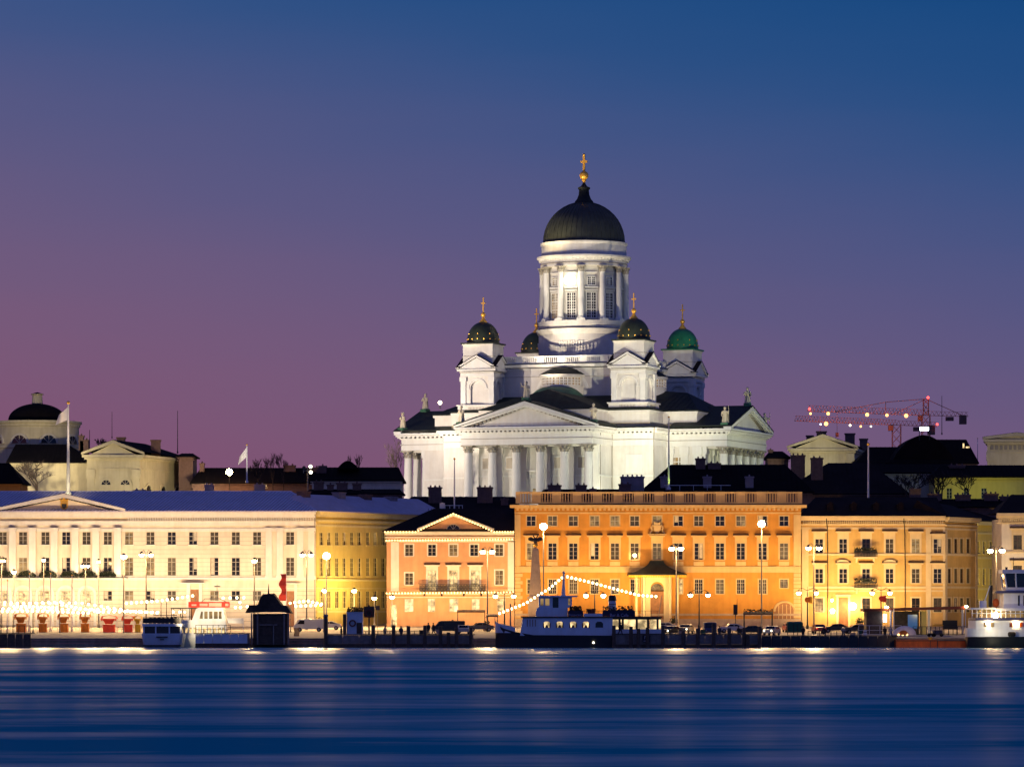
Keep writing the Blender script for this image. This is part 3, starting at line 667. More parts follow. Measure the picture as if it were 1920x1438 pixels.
# ================================================================== street front
def win(root, f, cx, py0, py1, wpx, nx=2, nz=3, pane='glass', fr='frame_white', sur=0.0, surm='white_trim', hood=0.0, sill=True, curtain=None, arch=False, hoodm=None, shelf=.55):
    """window in a facade: returns the hole; the window (> pane, sill, surround, hood) is set back in it"""
    a, b_ = f.u(cx - wpx / 2), f.u(cx + wpx / 2); z0, z1 = f.z(py1, cx), f.z(py0, cx); w = b_ - a
    m = MB(); t = min(.06, w * .08)
    m.box(a, a + t, .14, .26, z0, z1); m.box(b_ - t, b_, .14, .26, z0, z1); m.box(a + t, b_ - t, .14, .26, z1 - t, z1); m.box(a + t, b_ - t, .14, .26, z0, z0 + t)
    for i in range(1, nx):
        x = a + w * i / nx; h = .05 if nx == 2 or i * 2 == nx else .022; m.box(x - h, x + h, .15, .25, z0 + t, z1 - t)
    for i in range(1, nz):
        z = z0 + (z1 - z0) * i / nz; h = .035 if i == nz - 1 else .02; m.box(a + t, b_ - t, .16, .24, z - h, z + h)
    o = m.build('window', M[fr], root)
    if pane == 'glass' and sill: rr_ = random.random(); pane = 'glass_dim' if rr_ < .42 else 'glass_amber' if rr_ < .5 else pane
    MB().box(a, b_, .20, .23, z0, z1).build('pane', M[pane], o)
    if curtain is None: curtain = random.random() < .22 and pane == 'glass'
    if curtain:
        k = random.choice((0, 1)); xa = a + t + (w / 2) * k; h = random.uniform(.45, .95)
        MB().box(xa + .06, xa + w / 2 - t - .08, .185, .195, z1 - t - (z1 - z0) * h, z1 - t).build('curtain', M['curtain'], o)
    if sill: MB().box(a - .12, b_ + .12, -.16, .02, z0 - .14, z0).build('sill', M[surm], o)
    if sur:
        m = MB(); m.box(a - sur, a, -.07, .02, z0, z1 + sur); m.box(b_, b_ + sur, -.07, .02, z0, z1 + sur); m.box(a, b_, -.07, .02, z1, z1 + sur); m.build('surround', M[surm], o)
    if hood:
        m = MB(); e = sur + .22; m.box(a - sur, b_ + sur, -.10, .02, z1 + sur + .01, z1 + sur + hood - .2); m.box(a - e, b_ + e, -shelf * .6, .02, z1 + sur + hood - .2, z1 + sur + hood - .08); m.box(a - e - .1, b_ + e + .1, -shelf, .02, z1 + sur + hood - .08, z1 + sur + hood + .06)
        hd = m.build('hood', M[hoodm or surm], o)
        zt_ = z1 + sur + hood + .06; MB().prismx([(-shelf, zt_ + .01), (-shelf, zt_ + .08), (.0, zt_ + .34), (.0, zt_ + .01)], a - e - .1, b_ + e + .1).build('hood_flashing_and_shade', M['frame_brown'], o)  # dark wedge: metal flashing with the hood's shadow drawn into it
    return (a, b_, z0, z1)

def facade(root, u0, u1, z0, z1, holes, m, depth=12.0, rev=.3, name='wall'):
    us = sorted({u0, u1} | {h[0] for h in holes if u0 < h[0] < u1} | {h[1] for h in holes if u0 < h[1] < u1})
    zs = sorted({z0, z1} | {h[2] for h in holes if z0 < h[2] < z1} | {h[3] for h in holes if z0 < h[3] < z1})
    b = MB()
    for a, c in zip(us, us[1:]):
        run = None
        for i, (p, q) in enumerate(zip(zs, zs[1:])):
            mx, mz = (a + c) / 2, (p + q) / 2
            inside = any(h[0] < mx < h[1] and h[2] < mz < h[3] for h in holes)
            if not inside: run = (run[0], q) if run else (p, q)
            if (inside or i == len(zs) - 2) and run: b.quad((a, 0, run[0]), (c, 0, run[0]), (c, 0, run[1]), (a, 0, run[1])); run = None
    for (a, c, p, q) in holes:
        b.quad((a, 0, p), (a, 0, q), (a, rev, q), (a, rev, p)); b.quad((c, 0, p), (c, rev, p), (c, rev, q), (c, 0, q))
        b.quad((a, 0, q), (c, 0, q), (c, rev, q), (a, rev, q)); b.quad((a, 0, p), (a, rev, p), (c, rev, p), (c, 0, p))
    b.quad((u0, 0, z0), (u0, depth, z0), (u0, depth, z1), (u0, 0, z1)); b.quad((u1, 0, z0), (u1, 0, z1), (u1, depth, z1), (u1, depth, z0))
    b.quad((u0, depth, z0), (u1, depth, z0), (u1, depth, z1), (u0, depth, z1)); b.quad((u0, .01, z1), (u1, .01, z1), (u1, depth, z1), (u0, depth, z1))
    return b.build(name, M[m], root)
def bands(root, u0, u1, lst, m, name='cornice', back=.02, par=None):
    b = MB()
    for z0, z1, pr in lst: b.box(u0 - pr * .0, u1 + pr * .0, -pr, back, z0, z1)
    return b.build(name, M[m], par or root)
def chimney(root, f, cx, py0, py1, wpx, y, m='chimney_pale'):
    a, c = f.u(cx - wpx / 2), f.u(cx + wpx / 2); z0, z1 = f.z(py1) - 1.2, f.z(py0); b = MB()
    b.box(a, c, y, y + 1.2, z0, z1 - .25); b.box(a - .1, c + .1, y - .1, y + 1.3, z1 - .25, z1)
    k = max(1, int((c - a) / .7))
    for i in range(k): x = a + (c - a) * (i + .5) / k; b.tube((x, y + .6, z1), (x, y + .6, z1 + .3), .16, .13, 8)
    return b.build('chimney', M[m], root)

# ---------------------------------------------------------------- long cream palace with blue roof (left)
f = Fr(260, 700); hall = thing('town_hall', 'long cream palace with blue ribbed metal roof and shallow front gable, at left', 'building', f.loc)
hs = []; u, z = f.u, f.z
for i, cx in enumerate((-36, 5, 43, 85, 124, 162, 202, 242, 282, 322, 362, 402, 442, 482, 544)):
    hs.append(win(hall, f, cx, 997, 1021, 15.5, 2, 3, sur=0, surm='white_trim'))
    hs.append(win(hall, f, cx, 1045, 1079, 15.5, 2, 4, sur=0, surm='white_trim', pane='glass_amber' if cx in (282, 242) else 'glass'))
    if cx > 190 and cx != 362 and cx != 544: hs.append(win(hall, f, cx, 1107, 1126, 16, 2, 2, sur=0, surm='white_trim'))
for cx in (-36, 5, 43, 84, 123, 163): hs.append(win(hall, f, cx, 1108, 1134, 16, 2, 3, pane='glass_lit', sur=0))
facade(hall, u(-90), u(592), 0, z(962), hs, 'cream_plaster', 13)
bands(hall, u(-90), u(592), [(z(996), z(990), .10), (z(985), z(979), .22), (z(979), z(976.5), .38), (z(970), z(964), .75), (z(964), z(959), 1.0)], 'white_trim')
b = MB(); k = 0
for i in range(150):
    x = u(240) + i * .42
    if x < u(590): b.box(x, x + .2, -.60, -.02, z(976.2), z(970.4))
b.build('dentil_course', M['white_trim'], hall)
bands(hall, u(-90), u(592), [(z(1086), z(1082), .32), (z(1087.5), z(1086.2), .16), (z(1103.5), z(1102), .1)], 'white_trim', 'string_course')
bands(hall, u(-90), u(240), [(z(1087.5), z(1086.3), .9), (z(1086.2), z(1083.6), 1.15)], 'white_trim', 'balcony_ledge')
b = MB()
for py in range(1006, 1082, 8): b.box(u(240), u(500), -.012, .004, z(py) - .02, z(py) + .02)
for py in range(1108, 1170, 8): b.box(u(-90), u(592), -.012, .004, z(py) - .03, z(py) + .03)
b.build('masonry_joints', M['joint_and_shade'], hall)
for cx in (-56, -18, 24, 61, 102, 141, 180, 221, 504, 525, 563, 584):
    w = 13 if cx < 300 else 12; a, c = u(cx - w / 2), u(cx + w / 2); pr = .55 if cx < 300 else .3
    b = MB(); b.box(a, c, -pr, .02, z(1082), z(999)); b.box(a - .08, c + .08, -pr - .1, .02, z(1082), z(1079))
    o = b.build('pilaster', M['white_trim'], hall)
    b = MB(); b.box(a - .06, c + .06, -pr - .08, .02, z(999), z(997.6)); b.box(a - .15, c + .15, -pr - .18, .02, z(991), z(989.2))
    for s in (0, 1): b.tube((a + .1 if s == 0 else c - .1, -pr - .16, z(993.5)), (a + .1 if s == 0 else c - .1, 0, z(993.5)), .22, .22, 10)
    b.box(a + .1, c - .1, -pr - .1, .02, z(997.6), z(991)); b.build('capital', M['white_trim'], o)
# gable
gw0, gw1, gx, gt = u(-12), u(236), u(121), z(926.5); gb = z(958.9)
b = MB(); b.prism([(gw0 + 1.6, gb + .02), (gw1 - 1.6, gb + .02), (gx, gt - .75)], -.45, 6.0); ped = b.build('pediment', M['cream_plaster'], hall)
b = MB()
for e in (gw0, gw1):
    vs = [(e, gb), (e, gb + .45), (gx, gt + .1), (gx, gt - .6)]
    b.add([(x, -1.25, zz) for x, zz in vs] + [(x, -.2, zz) for x, zz in vs], [(0, 1, 2, 3), (4, 7, 6, 5), (1, 5, 6, 2), (0, 3, 7, 4)])
b.build('raking_cornice', M['white_trim'], ped)
b = MB(); b.add([(gw0, -1.2, gb + .5), (gx, -1.2, gt + .16), (gw1, -1.2, gb + .5), (gw0, 8.5, gb + .5), (gx, 8.5, gt + .16), (gw1, 8.5, gb + .5)], [(0, 1, 4, 3), (1, 2, 5, 4)]); b.build('gable_roof', M['dark_metal_roof'], hall)
b = MB()                                              # crowned shield with carved scrolls on the gable
sxm = u(121); zb_ = z(957)
b.prism([(sxm - .62, zb_ + 1.35), (sxm - .62, zb_ + .5), (sxm, zb_), (sxm + .62, zb_ + .5), (sxm + .62, zb_ + 1.35)], -.62, -.44)
cr_ = b.build('coat_of_arms', M['gold'], ped)
b = MB(); b.prism([(sxm - .6, zb_ + 1.4), (sxm + .6, zb_ + 1.4), (sxm + .72, zb_ + 2.1), (sxm + .35, zb_ + 1.75), (sxm, zb_ + 2.25), (sxm - .35, zb_ + 1.75), (sxm - .72, zb_ + 2.1)], -.62, -.44); b.build('crown', M['gold'], cr_)
b = MB(); b.prism([(sxm - .4, zb_ + 1.1), (sxm - .4, zb_ + .6), (sxm, zb_ + .25), (sxm + .4, zb_ + .6), (sxm + .4, zb_ + 1.1)], -.66, -.615); b.build('shield_field', M['iron'], cr_)
b = MB()
for s in (-1, 1): b.path([(sxm + s * (.75 + .2 * i), -.5, zb_ + .28 + .16 * math.sin(i * 1.5)) for i in range(9)], .07, 5)
b.build('scrollwork', M['old_cream'], cr_)
# blue standing-seam roof with hipped right end
ry = 9.0; rz = z(921.5, 260) + (Z(921.5, 709) - Z(921.5, 700)); ez = z(958.2)
hx = (u(537) * (709 / 700)); e0, e1 = u(-90), u(594)
b = MB(); b.add([(e0, -1.15, ez), (e1, -1.15, ez), (hx, ry, rz), (e0, ry, rz), (e0, 18, ez), (e1 + 4.4, 18, ez), (e1 + 4.4, 18, ez)], [(0, 1, 2, 3), (1, 5, 2), (3, 2, 5, 4)])
b.box(e0, e1, -1.2, -.9, ez - .16, ez + .02)
b.build('roof', M['blue_metal_roof'], hall); b = MB(); n = 96
for i in range(n):                                    # seams run skewed, square to the side street
    x = e0 + 3.0 + (e1 - e0 - 3.0) * i / n; sk = 3.4; t = 1.0
    xt = x + sk
    if xt > hx: t = max(0, min(1, (e1 - x) / ((e1 - hx) + sk))); xt = x + sk * t
    b.tube((x, -1.13, ez + .03), (xt, -1.15 + (ry + 1.15) * t, ez + (rz - ez) * t + .03), .09, .09, 4)
b.tube((e0, ry, rz), (hx, ry, rz), .12, .12, 6); b.tube((hx, ry, rz), (e1, -1.15, ez), .09, .09, 6)
b.build('roof_seams', M['roof_seam'], hall)
for cx, p0, p1, w in ((384, 905, 925, 17), (480, 905, 925, 20), (252, 915, 925, 22), (222, 919, 925, 12)): chimney(hall, f, cx, p0, p1, w, 9.5)
# canopy over the side door, right door, balcony of the right pavilion
b = MB(); b.box(u(340), u(384), -1.9, .0, z(1094), z(1092.4)); b.box(u(350), u(357), -.3, .02, z(1170), z(1094)); b.box(u(373), u(379), -.3, .02, z(1170), z(1094)); dr = b.build('door_porch', M['white_trim'], hall)
b = MB(); b.box(u(357.5), u(372.5), -.08, -.02, 0, z(1105)); b.build('door', M['wood_door'], dr)
b = MB(); b.box(u(524), u(563), -1.1, .0, z(1094.5), z(1093)); b.box(u(531), u(536), -.28, .02, 0, z(1094.6)); b.box(u(552), u(557), -.28, .02, 0, z(1094.6)); dr = b.build('door_porch', M['white_trim'], hall)
b = MB(); b.box(u(536.5), u(551.5), -.08, -.02, 0, z(1108)); b.build('door', M['wood_door'], dr)
for cx in (5, 43, 84, 123, 163):                      # white arched surrounds on the ground floor
    b = MB(); r0, r1 = 1.15, 1.6; zc = z(1114); n = 12; cu = u(cx)
    o1 = [(cu + r1 * math.cos(math.pi * i / n), zc + r1 * math.sin(math.pi * i / n)) for i in range(n + 1)] + [(cu - r1, 0), (cu - r0, 0)]
    o2 = [(cu + r0 * math.cos(math.pi * i / n), zc + r0 * math.sin(math.pi * i / n)) for i in range(n, -1, -1)] + [(cu + r0, 0), (cu + r1, 0)]
    b.prism(o1 + o2, -.22, .01); b.build('arch_surround', M['white_trim'], hall)
b = MB(); b.tube((u(590), -.15, 0), (u(590), -.15, z(985)), .08, .08, 6); b.tube((u(590), -.15, z(985)), (u(591), -.9, z(961)), .08, .08, 6); b.build('downpipe', M['joint_and_shade'], hall)
# hedges in planters along the ledge
for i, cx in enumerate((8, 50, 90, 130, 165, 201)):
    w = 3.0; x0 = X(cx, 699.3)
    h_ = thing('hedge_planter', ORD[i] + ' clipped dark hedge from the left on the cream palace ledge', 'hedge', (x0, 699.3, Z(1083.4, 699.3)), 0, 'hedges on the palace ledge')
    b = MB(); b.box(-w / 2 + .1, w / 2 - .1, -.35, .35, 0, .28); b.build('planter', M['iron'], h_)
    b = MB(); rnd = random.Random(i)
    for k in range(260):
        a = rnd.uniform(-w / 2, w / 2); hh = .85 * math.sqrt(max(0, 1 - (a / (w / 2)) ** 2)) + .12; c_ = Vector((a, rnd.uniform(-.4, .4), .25 + rnd.uniform(0, hh)))
        d1 = Vector((rnd.uniform(-1, 1), rnd.uniform(-1, 1), rnd.uniform(-1, 1))).normalized() * .17; d2 = d1.orthogonal().normalized() * .12
        b.quad(c_ - d1, c_ + d2, c_ + d1, c_ - d2)
    b.build('foliage', M['hedge'], h_)
# lights of the palace: uplights on the ledge behind the hedges, street floods
cw_ = (1, .73, .43)
for px in (-20, 24, 61, 102, 141, 180, 221): flood((X(px, 698.9), 698.5, Z(1080, 699)), (X(px, 700), 700.2, Z(985, 700)), .10, (1, .78, .46), 150, 1, .2)
for px in range(-40, 600, 62): flood((X(px, 686), 686, 5.5), (X(px, 700), 700, Z(1030, 700)), (1.25, 1.5, 1.1, 1.3, 1.7, 1.5, 1.1, 1.2, 1.5, 1.1, 1.3)[(px // 62) % 11], cw_, 125, 1, .4)
for px in range(-20, 240, 52): flood((X(px, 697), 697, 4.0), (X(px, 700), 700, Z(1125, 700)), 1.3, (1, .72, .40), 140, 1, .2)

# ---------------------------------------------------------------- narrow-windowed yellow side street building
f = Fr(593, 700.5, 58); wing = thing('street_wing', 'yellow-lit building running back along the side street between cream palace and pink house', 'building', f.loc, f.ang)
u, z = f.u, f.z; hs = []
for i, cx in enumerate((603, 617, 632, 646, 660, 674, 690, 704, 719, 734, 749, 764, 779)):
    hs.append(win(wing, f, cx, 998, 1022, 6.6, 2, 3, surm='yellow_trim', fr='yellow_trim')); hs.append(win(wing, f, cx, 1046, 1080, 6.6, 2, 4, surm='yellow_trim', fr='yellow_trim'))
    hs.append(win(wing, f, cx, 1108, 1140, 6.8, 2, 3, surm='yellow_trim', fr='yellow_trim'))
ue = u(815); zt = lambda py: f.z(py, 700)
facade(wing, 0.02, ue, 0, zt(966), hs, 'yellow_plaster', 9)
bands(wing, 0.02, ue, [(zt(990), zt(986), .1), (zt(981), zt(977), .3), (zt(972), zt(966), .75), (zt(966), zt(962), .95)], 'yellow_trim')
bands(wing, 0.02, ue, [(zt(1090), zt(1086), .28), (zt(1104), zt(1102), .12), (zt(1148), zt(1145), .2)], 'yellow_trim', 'string_course')
ue2 = ue + 3
b = MB(); z0, z1 = zt(961.8), zt(929); b.add([(-1, -1.1, z0), (ue2, -1.1, z0), (ue2, 5.5, z1), (2.5, 5.5, z1), (-1, 14, z0), (ue2, 14, z0)], [(0, 1, 2, 3), (3, 2, 5, 4), (0, 3, 4), (1, 5, 2)])
b.box(-.5, ue2, -1.15, -.9, z0 - .12, z0 + .02); b.build('roof', M['blue_metal_roof'], wing)
for cx, p0, w, mm in ((612, 920, 20, 'brick'), (678, 922, 20, 'chimney_pale'), (727, 926, 14, 'brick'), (775, 930, 20, 'chimney_pale')):
    a = u(cx); zz = f.z(p0, cx); b = MB(); b.box(a - .85, a + 1.3, 4.2, 5.6, zz - 3, zz - .2); b.box(a - .95, a + 1.4, 4.1, 5.7, zz - .2, zz); b.build('chimney', M[mm], wing)
for px in (604, 640, 676, 712):
    uu = u(px); p = Vector((f.x0 + uu * f.c + 7 * f.s, f.Y0 + uu * f.s - 7 * f.c, f.zg + 3.5)); a = Vector((f.x0 + uu * f.c, f.Y0 + uu * f.s, f.zg + 9))
    flood(p, a, 3.0, (1, .80, .26), 140, 1, .4)

# ---------------------------------------------------------------- small pink house with gable and light strings
f = Fr(845, 699.5); pink = thing('pink_house', 'small pink three-storey house with white gable outlined in bulbs and a long iron balcony', 'building', f.loc)
u, z = f.u, f.z; hs = []
for cx in (767, 810, 850, 889, 936): hs.append(win(pink, f, cx, 1020.5, 1042, 15, 2, 3, sur=.2))
hs.append(win(pink, f, 767, 1074, 1096, 15, 2, 3, sur=.2)); hs.append(win(pink, f, 936, 1069, 1096, 15, 2, 3, sur=.2, pane='glass_amber'))
for cx in (810, 850, 891): hs.append(win(pink, f, cx, 1069, 1107, 16, 2, 4, sur=.3, hood=.55, pane='glass_lit', fr='frame_white', sill=False))
for cx, w in ((767, 17), (809, 14), (851, 17), (892, 15)): hs.append(win(pink, f, cx, 1122, 1147, w, 2, 2, pane='glass_cafe', sur=.15, surm='pink_plaster'))
hs.append(win(pink, f, 940, 1122, 1146, 16, 2, 2, pane='glass_lit', sur=.15, surm='pink_plaster'))
facade(pink, u(725), u(964), 0, z(1000), hs, 'pink_plaster', 14)
b = MB()
for a, c in ((733, 748), (952, 963.8)): MB().box(u(a), u(c), -.14, .02, z(1108), z(1014)).build('corner_pilaster', M['white_trim'], pink)
bands(pink, u(722), u(964), [(z(1016), z(1012), .14), (z(1009), z(1006), .3), (z(1003), z(999), .7), (z(999), z(995.5), 1.0)], 'white_trim')
bands(pink, u(725), u(964), [(z(1114), z(1112.5), .2), (z(1120), z(1118.8), .08)], 'white_trim', 'string_course')
g0, g1, gx = u(782), u(926), u(850); gb, gt = z(995.4), z(962)
b = MB(); b.prism([(g0 + .8, gb), (g1 - .8, gb), (gx, gt - .5)], -.4, 5); ped = b.build('pediment', M['pink_plaster'], pink)
b = MB()
for e in (g0, g1):
    vs = [(e, gb), (e, gb + .4), (gx, gt), (gx, gt - .55)]
    b.add([(x, -1.1, q) for x, q in vs] + [(x, -.3, q) for x, q in vs], [(0, 1, 2, 3), (4, 7, 6, 5), (1, 5, 6, 2), (0, 3, 7, 4)])
b.build('raking_cornice', M['white_trim'], ped)
b = MB(); cu = u(850); zc = z(992.5); b.prism([(cu + 1.1 * math.cos(math.pi * i / 12), zc + .85 * math.sin(math.pi * i / 12)) for i in range(13)], -.44, -.38); o = b.build('lunette_window', M['glass'], ped)
b = MB()
for i in range(12):
    a0, a1 = math.pi * i / 12, math.pi * (i + 1) / 12; b.tube((cu + 1.12 * math.cos(a0), -.45, zc + .87 * math.sin(a0)), (cu + 1.12 * math.cos(a1), -.45, zc + .87 * math.sin(a1)), .07, .07, 5)
for a in (60, 90, 120): b.tube((cu, -.45, zc), (cu + 1.1 * math.cos(R(a)), -.45, zc + .85 * math.sin(R(a))), .04, .04, 4)
b.tube((cu - 1.2, -.45, zc), (cu + 1.2, -.45, zc), .08, .08, 5); b.build('frame', M['frame_white'], o)
b = MB(); e0, e1 = u(717), u(965); rz_ = z(951); r0, r1 = u(812), u(972); ez = z(995.2)
b.add([(e0, -1.15, ez), (e1, -1.15, ez), (e1, 8, rz_), (r0, 8, rz_), (e0, 17, ez), (e1, 17, ez)], [(0, 1, 2, 3), (0, 3, 4), (3, 2, 5, 4), (1, 5, 2)]); b.box(e0, e1, -1.2, -.95, ez - .12, ez + .03)
b.add([(g0 - .3, -1.2, gb + .45), (gx, -1.2, gt + .08), (g1 + .3, -1.2, gb + .45), (gx, 6.5, gt + .08)], [(0, 1, 3), (1, 2, 3)])
for i in range(44): x = e0 + (e1 - e0) * i / 44; t = 1 if x + 1 > r0 else (x - e0) / (r0 - e0); b.tube((x, -1.1, ez + .02), (x, -1.15 + 9.15 * t, ez + (rz_ - ez) * t + .02), .045, .045, 4)
b.build('roof', M['dark_metal_roof'], pink)
b = MB(); x0, x1 = u(787), u(911); zb_ = z(1108.5); b.box(x0, x1, -1.5, 0, zb_, zb_ + .22)
for x in (x0 + .8, (x0 * 2 + x1) / 3, (x0 + 2 * x1) / 3, x1 - .8): b.prismx([(-1.3, zb_), (0, zb_), (0, zb_ - .8)], x - .15, x + .15)
bal = b.build('balcony', M['iron'], pink)
b = MB(); b.box(x0, x1, -1.5, -1.42, zb_ + 1.12, zb_ + 1.22)
n = 44
for i in range(n):
    a, c = x0 + (x1 - x0) * i / n, x0 + (x1 - x0) * (i + 1) / n
    b.tube((a, -1.46, zb_ + .22), (c, -1.46, zb_ + 1.15), .045, .045, 4); b.tube((c, -1.46, zb_ + .22), (a, -1.46, zb_ + 1.15), .045, .045, 4); b.box(a - .03, a + .03, -1.49, -1.43, zb_ + .2, zb_ + 1.15)
b.build('railing', M['iron'], bal)
b = MB(); b.box(u(733), u(744), -.1, -.02, 0, z(1134)); b.build('door', M['glass_lit'], pink)
cp = (1, .63, .25)
for px in range(745, 965, 54): flood((X(px, 688), 688, 4.5), (X(px, 700), 700, Z(1070, 700)), 1.5, cp, 125, 1, .4)
flood((X(730, 690), 690, 7), (X(742, 700), 700, Z(1040, 700)), .5, (1, .8, .5), 60, 1, .3)

# ---------------------------------------------------------------- orange palace with roof balustrade
f = Fr(1234, 700); orng = thing('orange_palace', 'wide orange three-storey palace with a stone roof balustrade and canopied entrance', 'building', f.loc)
u, z = f.u, f.z; hs = []
xs = (996, 1036, 1075, 1115, 1153, 1190, 1232, 1272, 1310, 1350, 1389, 1430, 1470)
for cx in xs:
    lit = 'glass_amber' if cx in (1115, 1153, 1232) else 'glass'
    hs.append(win(orng, f, cx, 967, 986, 17, 2, 2, sur=.16, surm='orange_trim', pane=lit))
    hs.append(win(orng, f, cx, 1018, 1049, 16, 2, 4, sur=.28, surm='orange_trim', hood=.95, hoodm='orange_trim', shelf=.7, curtain=random.random() < .22))
    if 1030 < cx < 1200 or cx > 1300: hs.append(win(orng, f, cx, 1086, 1113 if cx != 1470 else 1102, 15, 4, 4, sur=.18, surm='orange_trim', pane='glass', curtain=False))
hs.append(win(orng, f, 996, 1086, 1113, 15, 2, 4, sur=.18, surm='orange_trim')); hs.append(win(orng, f, 1275, 1086, 1113, 10, 2, 4, sur=.15, surm='orange_trim', pane='glass_lit'))
facade(orng, u(965), u(1502), 0, z(951), hs, 'orange_plaster', 16)
bands(orng, u(965), u(1502), [(z(963), z(960), .12), (z(953.2), z(952.2), .35)], 'orange_trim', 'frieze')
bands(orng, u(956), u(1512), [(z(952), z(949.3), .95), (z(949.3), z(946.5), 1.15)], 'orange_trim')
b = MB(); n = 62
for i in range(n): x = u(968) + (u(1500) - u(968)) * i / n; b.box(x, x + .42, -.85, .0, z(957), z(952.1))
b.build('modillion_row', M['orange_trim'], orng)
b = MB(); balustrade(b, u(967), u(1504), .2, z(944), z(922), 14, w=.55, step=.38, r=.11); b.build('roof_balustrade', M['orange_trim'], orng)
bands(orng, u(965), u(1502), [(z(1064), z(1061.5), .22), (z(1073), z(1064.2), .07)], 'orange_trim', 'string_course'); bands(orng, u(965), u(1502), [(z(1154), z(1150), .15), (0, z(1160), .2)], 'granite', 'plinth')
for a, c in ((965.2, 976), (1488, 1501.8)):
    b = MB()
    b.box(u(a), u(c), -.1, .01, z(1061), z(965))
    for py in range(1068, 1166, 7): b.box(u(a) - .0, u(c) + (.35 if (py // 7) % 2 else 0) * (1 if a < 1000 else 0), -.14, .01, z(py + 6), z(py))
    b.build('corner_quoins', M['orange_trim'], orng)
b = MB()
for cx in xs: b.box(u(cx - 9.5), u(cx + 9.5), -.09, .01, z(1060.5), z(1052.5))
b.build('apron_panels', M['orange_trim'], orng)
# entrance pavilion with flared copper canopy and arched door
b = MB(); n = 10; x0, x1 = u(1177), u(1285); zc0, zc1 = z(1076), z(1051)
rings = []
for i in range(n + 1):
    t = i / n; s = 1 - t; w = (x1 - x0) / 2 * (.24 + .76 * s ** 1.9); d = .6 + 4.2 * s ** 1.7; zz = zc0 + (zc1 - zc0) * t
    rings.append([((x0 + x1) / 2 - w, -d, zz), ((x0 + x1) / 2 + w, -d, zz), ((x0 + x1) / 2 + w, -.02, zz), ((x0 + x1) / 2 - w, -.02, zz)])
b.loft(rings); b.box(x0 - .1, x1 + .1, -4.85, -.02, zc0 - .22, zc0 - .01); cano = b.build('entrance_canopy', M['copper_roof'], orng)
b = MB()
for i in range(34): x = x0 + (x1 - x0) * (i + .5) / 34; b.box(x - .11, x + .11, -4.86, -4.8, zc0 - .6, zc0 - .22)
b.build('valance', M['yellow_canvas'], cano)
b = MB(); px0, px1 = u(1202), u(1259); cu = u(1232); ra = u(1244.5) - cu; zc = z(1103); n = 12
b.box(px0, cu - ra, -.5, .0, 0, zc0 - .25); b.box(cu + ra, px1, -.5, .0, 0, zc0 - .25)
for i in range(n):
    a0, a1 = math.pi * i / n, math.pi * (i + 1) / n; xa, za, xb, zb2 = cu + ra * math.cos(a0), zc + ra * math.sin(a0), cu + ra * math.cos(a1), zc + ra * math.sin(a1)
    b.add([(xa, -.5, za), (xb, -.5, zb2), (xb, -.5, zc0 - .25), (xa, -.5, zc0 - .25), (xa, 0, za), (xb, 0, zb2)], [(0, 1, 2, 3), (0, 4, 5, 1)])
port = b.build('portal', M['peach_trim'], orng)
b = MB(); b.box(cu - ra + .05, cu + ra - .05, -.1, -.03, 0, zc - .5); b.box(cu - .04, cu + .04, -.13, -.02, 0, zc - .5); b.build('door', M['wood_door'], port)
b = MB(); b.prism([(cu + ra * math.cos(math.pi * i / 12), zc - .3 + ra * math.sin(math.pi * i / 12)) for i in range(13)], -.09, -.03); fl = b.build('fanlight', M['glass_amber'], port)
b = MB()
for a in range(0, 181, 30): b.tube((cu, -.11, zc - .3), (cu + ra * math.cos(R(a)), -.11, zc - .3 + ra * math.sin(R(a))), .05, .05, 4)
b.tube((cu - ra, -.11, zc - .35), (cu + ra, -.11, zc - .35), .12, .12, 5); b.build('bars', M['frame_brown'], fl)
b = MB()
for x in (px0 - .9, px0 + .4, px1 - .4, px1 + .9): b.tube((x, -3.9, 0), (x, -3.9, zc0 - .22), .22, .2, 10)
b.build('canopy_posts', M['peach_trim'], cano)
# coat of arms over the middle window
b = MB(); cu = u(1232); zb_ = z(1001)
b.box(cu - 1.6, cu + 1.6, -.95, 0, zb_ - .15, zb_); b.prism([(cu - .6, zb_ + 1.5), (cu - .6, zb_ + .6), (cu, zb_ + .05), (cu + .6, zb_ + .6), (cu + .6, zb_ + 1.5)], -.5, -.05)
b.prism([(cu - .5, zb_ + 1.55), (cu + .5, zb_ + 1.55), (cu + .6, zb_ + 2.1), (cu, zb_ + 1.85), (cu - .6, zb_ + 2.1)], -.5, -.05)
for s in (-1, 1): b.path([(cu + s * .65, -.3, zb_ + 1.5), (cu + s * 1.0, -.35, zb_ + 1.2), (cu + s * .85, -.35, zb_ + .6), (cu + s * 1.25, -.35, zb_ + .1)], .16, 7)
b.build('coat_of_arms', M['orange_trim'], orng)
b = MB(); cu = u(1471); zc = z(1146); ra = 1.75; n = 12
b.prism([(cu + ra * math.cos(math.pi * i / n), zc + ra * .95 * math.sin(math.pi * i / n)) for i in range(n + 1)] + [(cu - ra, 0), (cu + ra, 0)], -.06, .0); gt_ = b.build('gate_door', M['wood_door'], orng)
b = MB()
for i in range(n):
    a0, a1 = math.pi * i / n, math.pi * (i + 1) / n; b.tube((cu + ra * math.cos(a0), -.1, zc + ra * .95 * math.sin(a0)), (cu + ra * math.cos(a1), -.1, zc + ra * .95 * math.sin(a1)), .2, .2, 6)
for x in (-1.0, -.35, .35, 1.0): b.box(cu + x - .06, cu + x + .06, -.12, -.05, 0, zc + 1.2)
b.build('gate_surround', M['orange_trim'], gt_)
co_ = (1, .64, .25)
for i, px in enumerate(range(985, 1500, 57)): flood((X(px, 687), 687, 4.5), (X(px, 700), 700, Z(1055, 700)), (1.0, 1.5, 1.1, 3.2, 2.9, 1.0, 1.4, 2.6, .9)[i % 9], co_, 88, 1, .4)
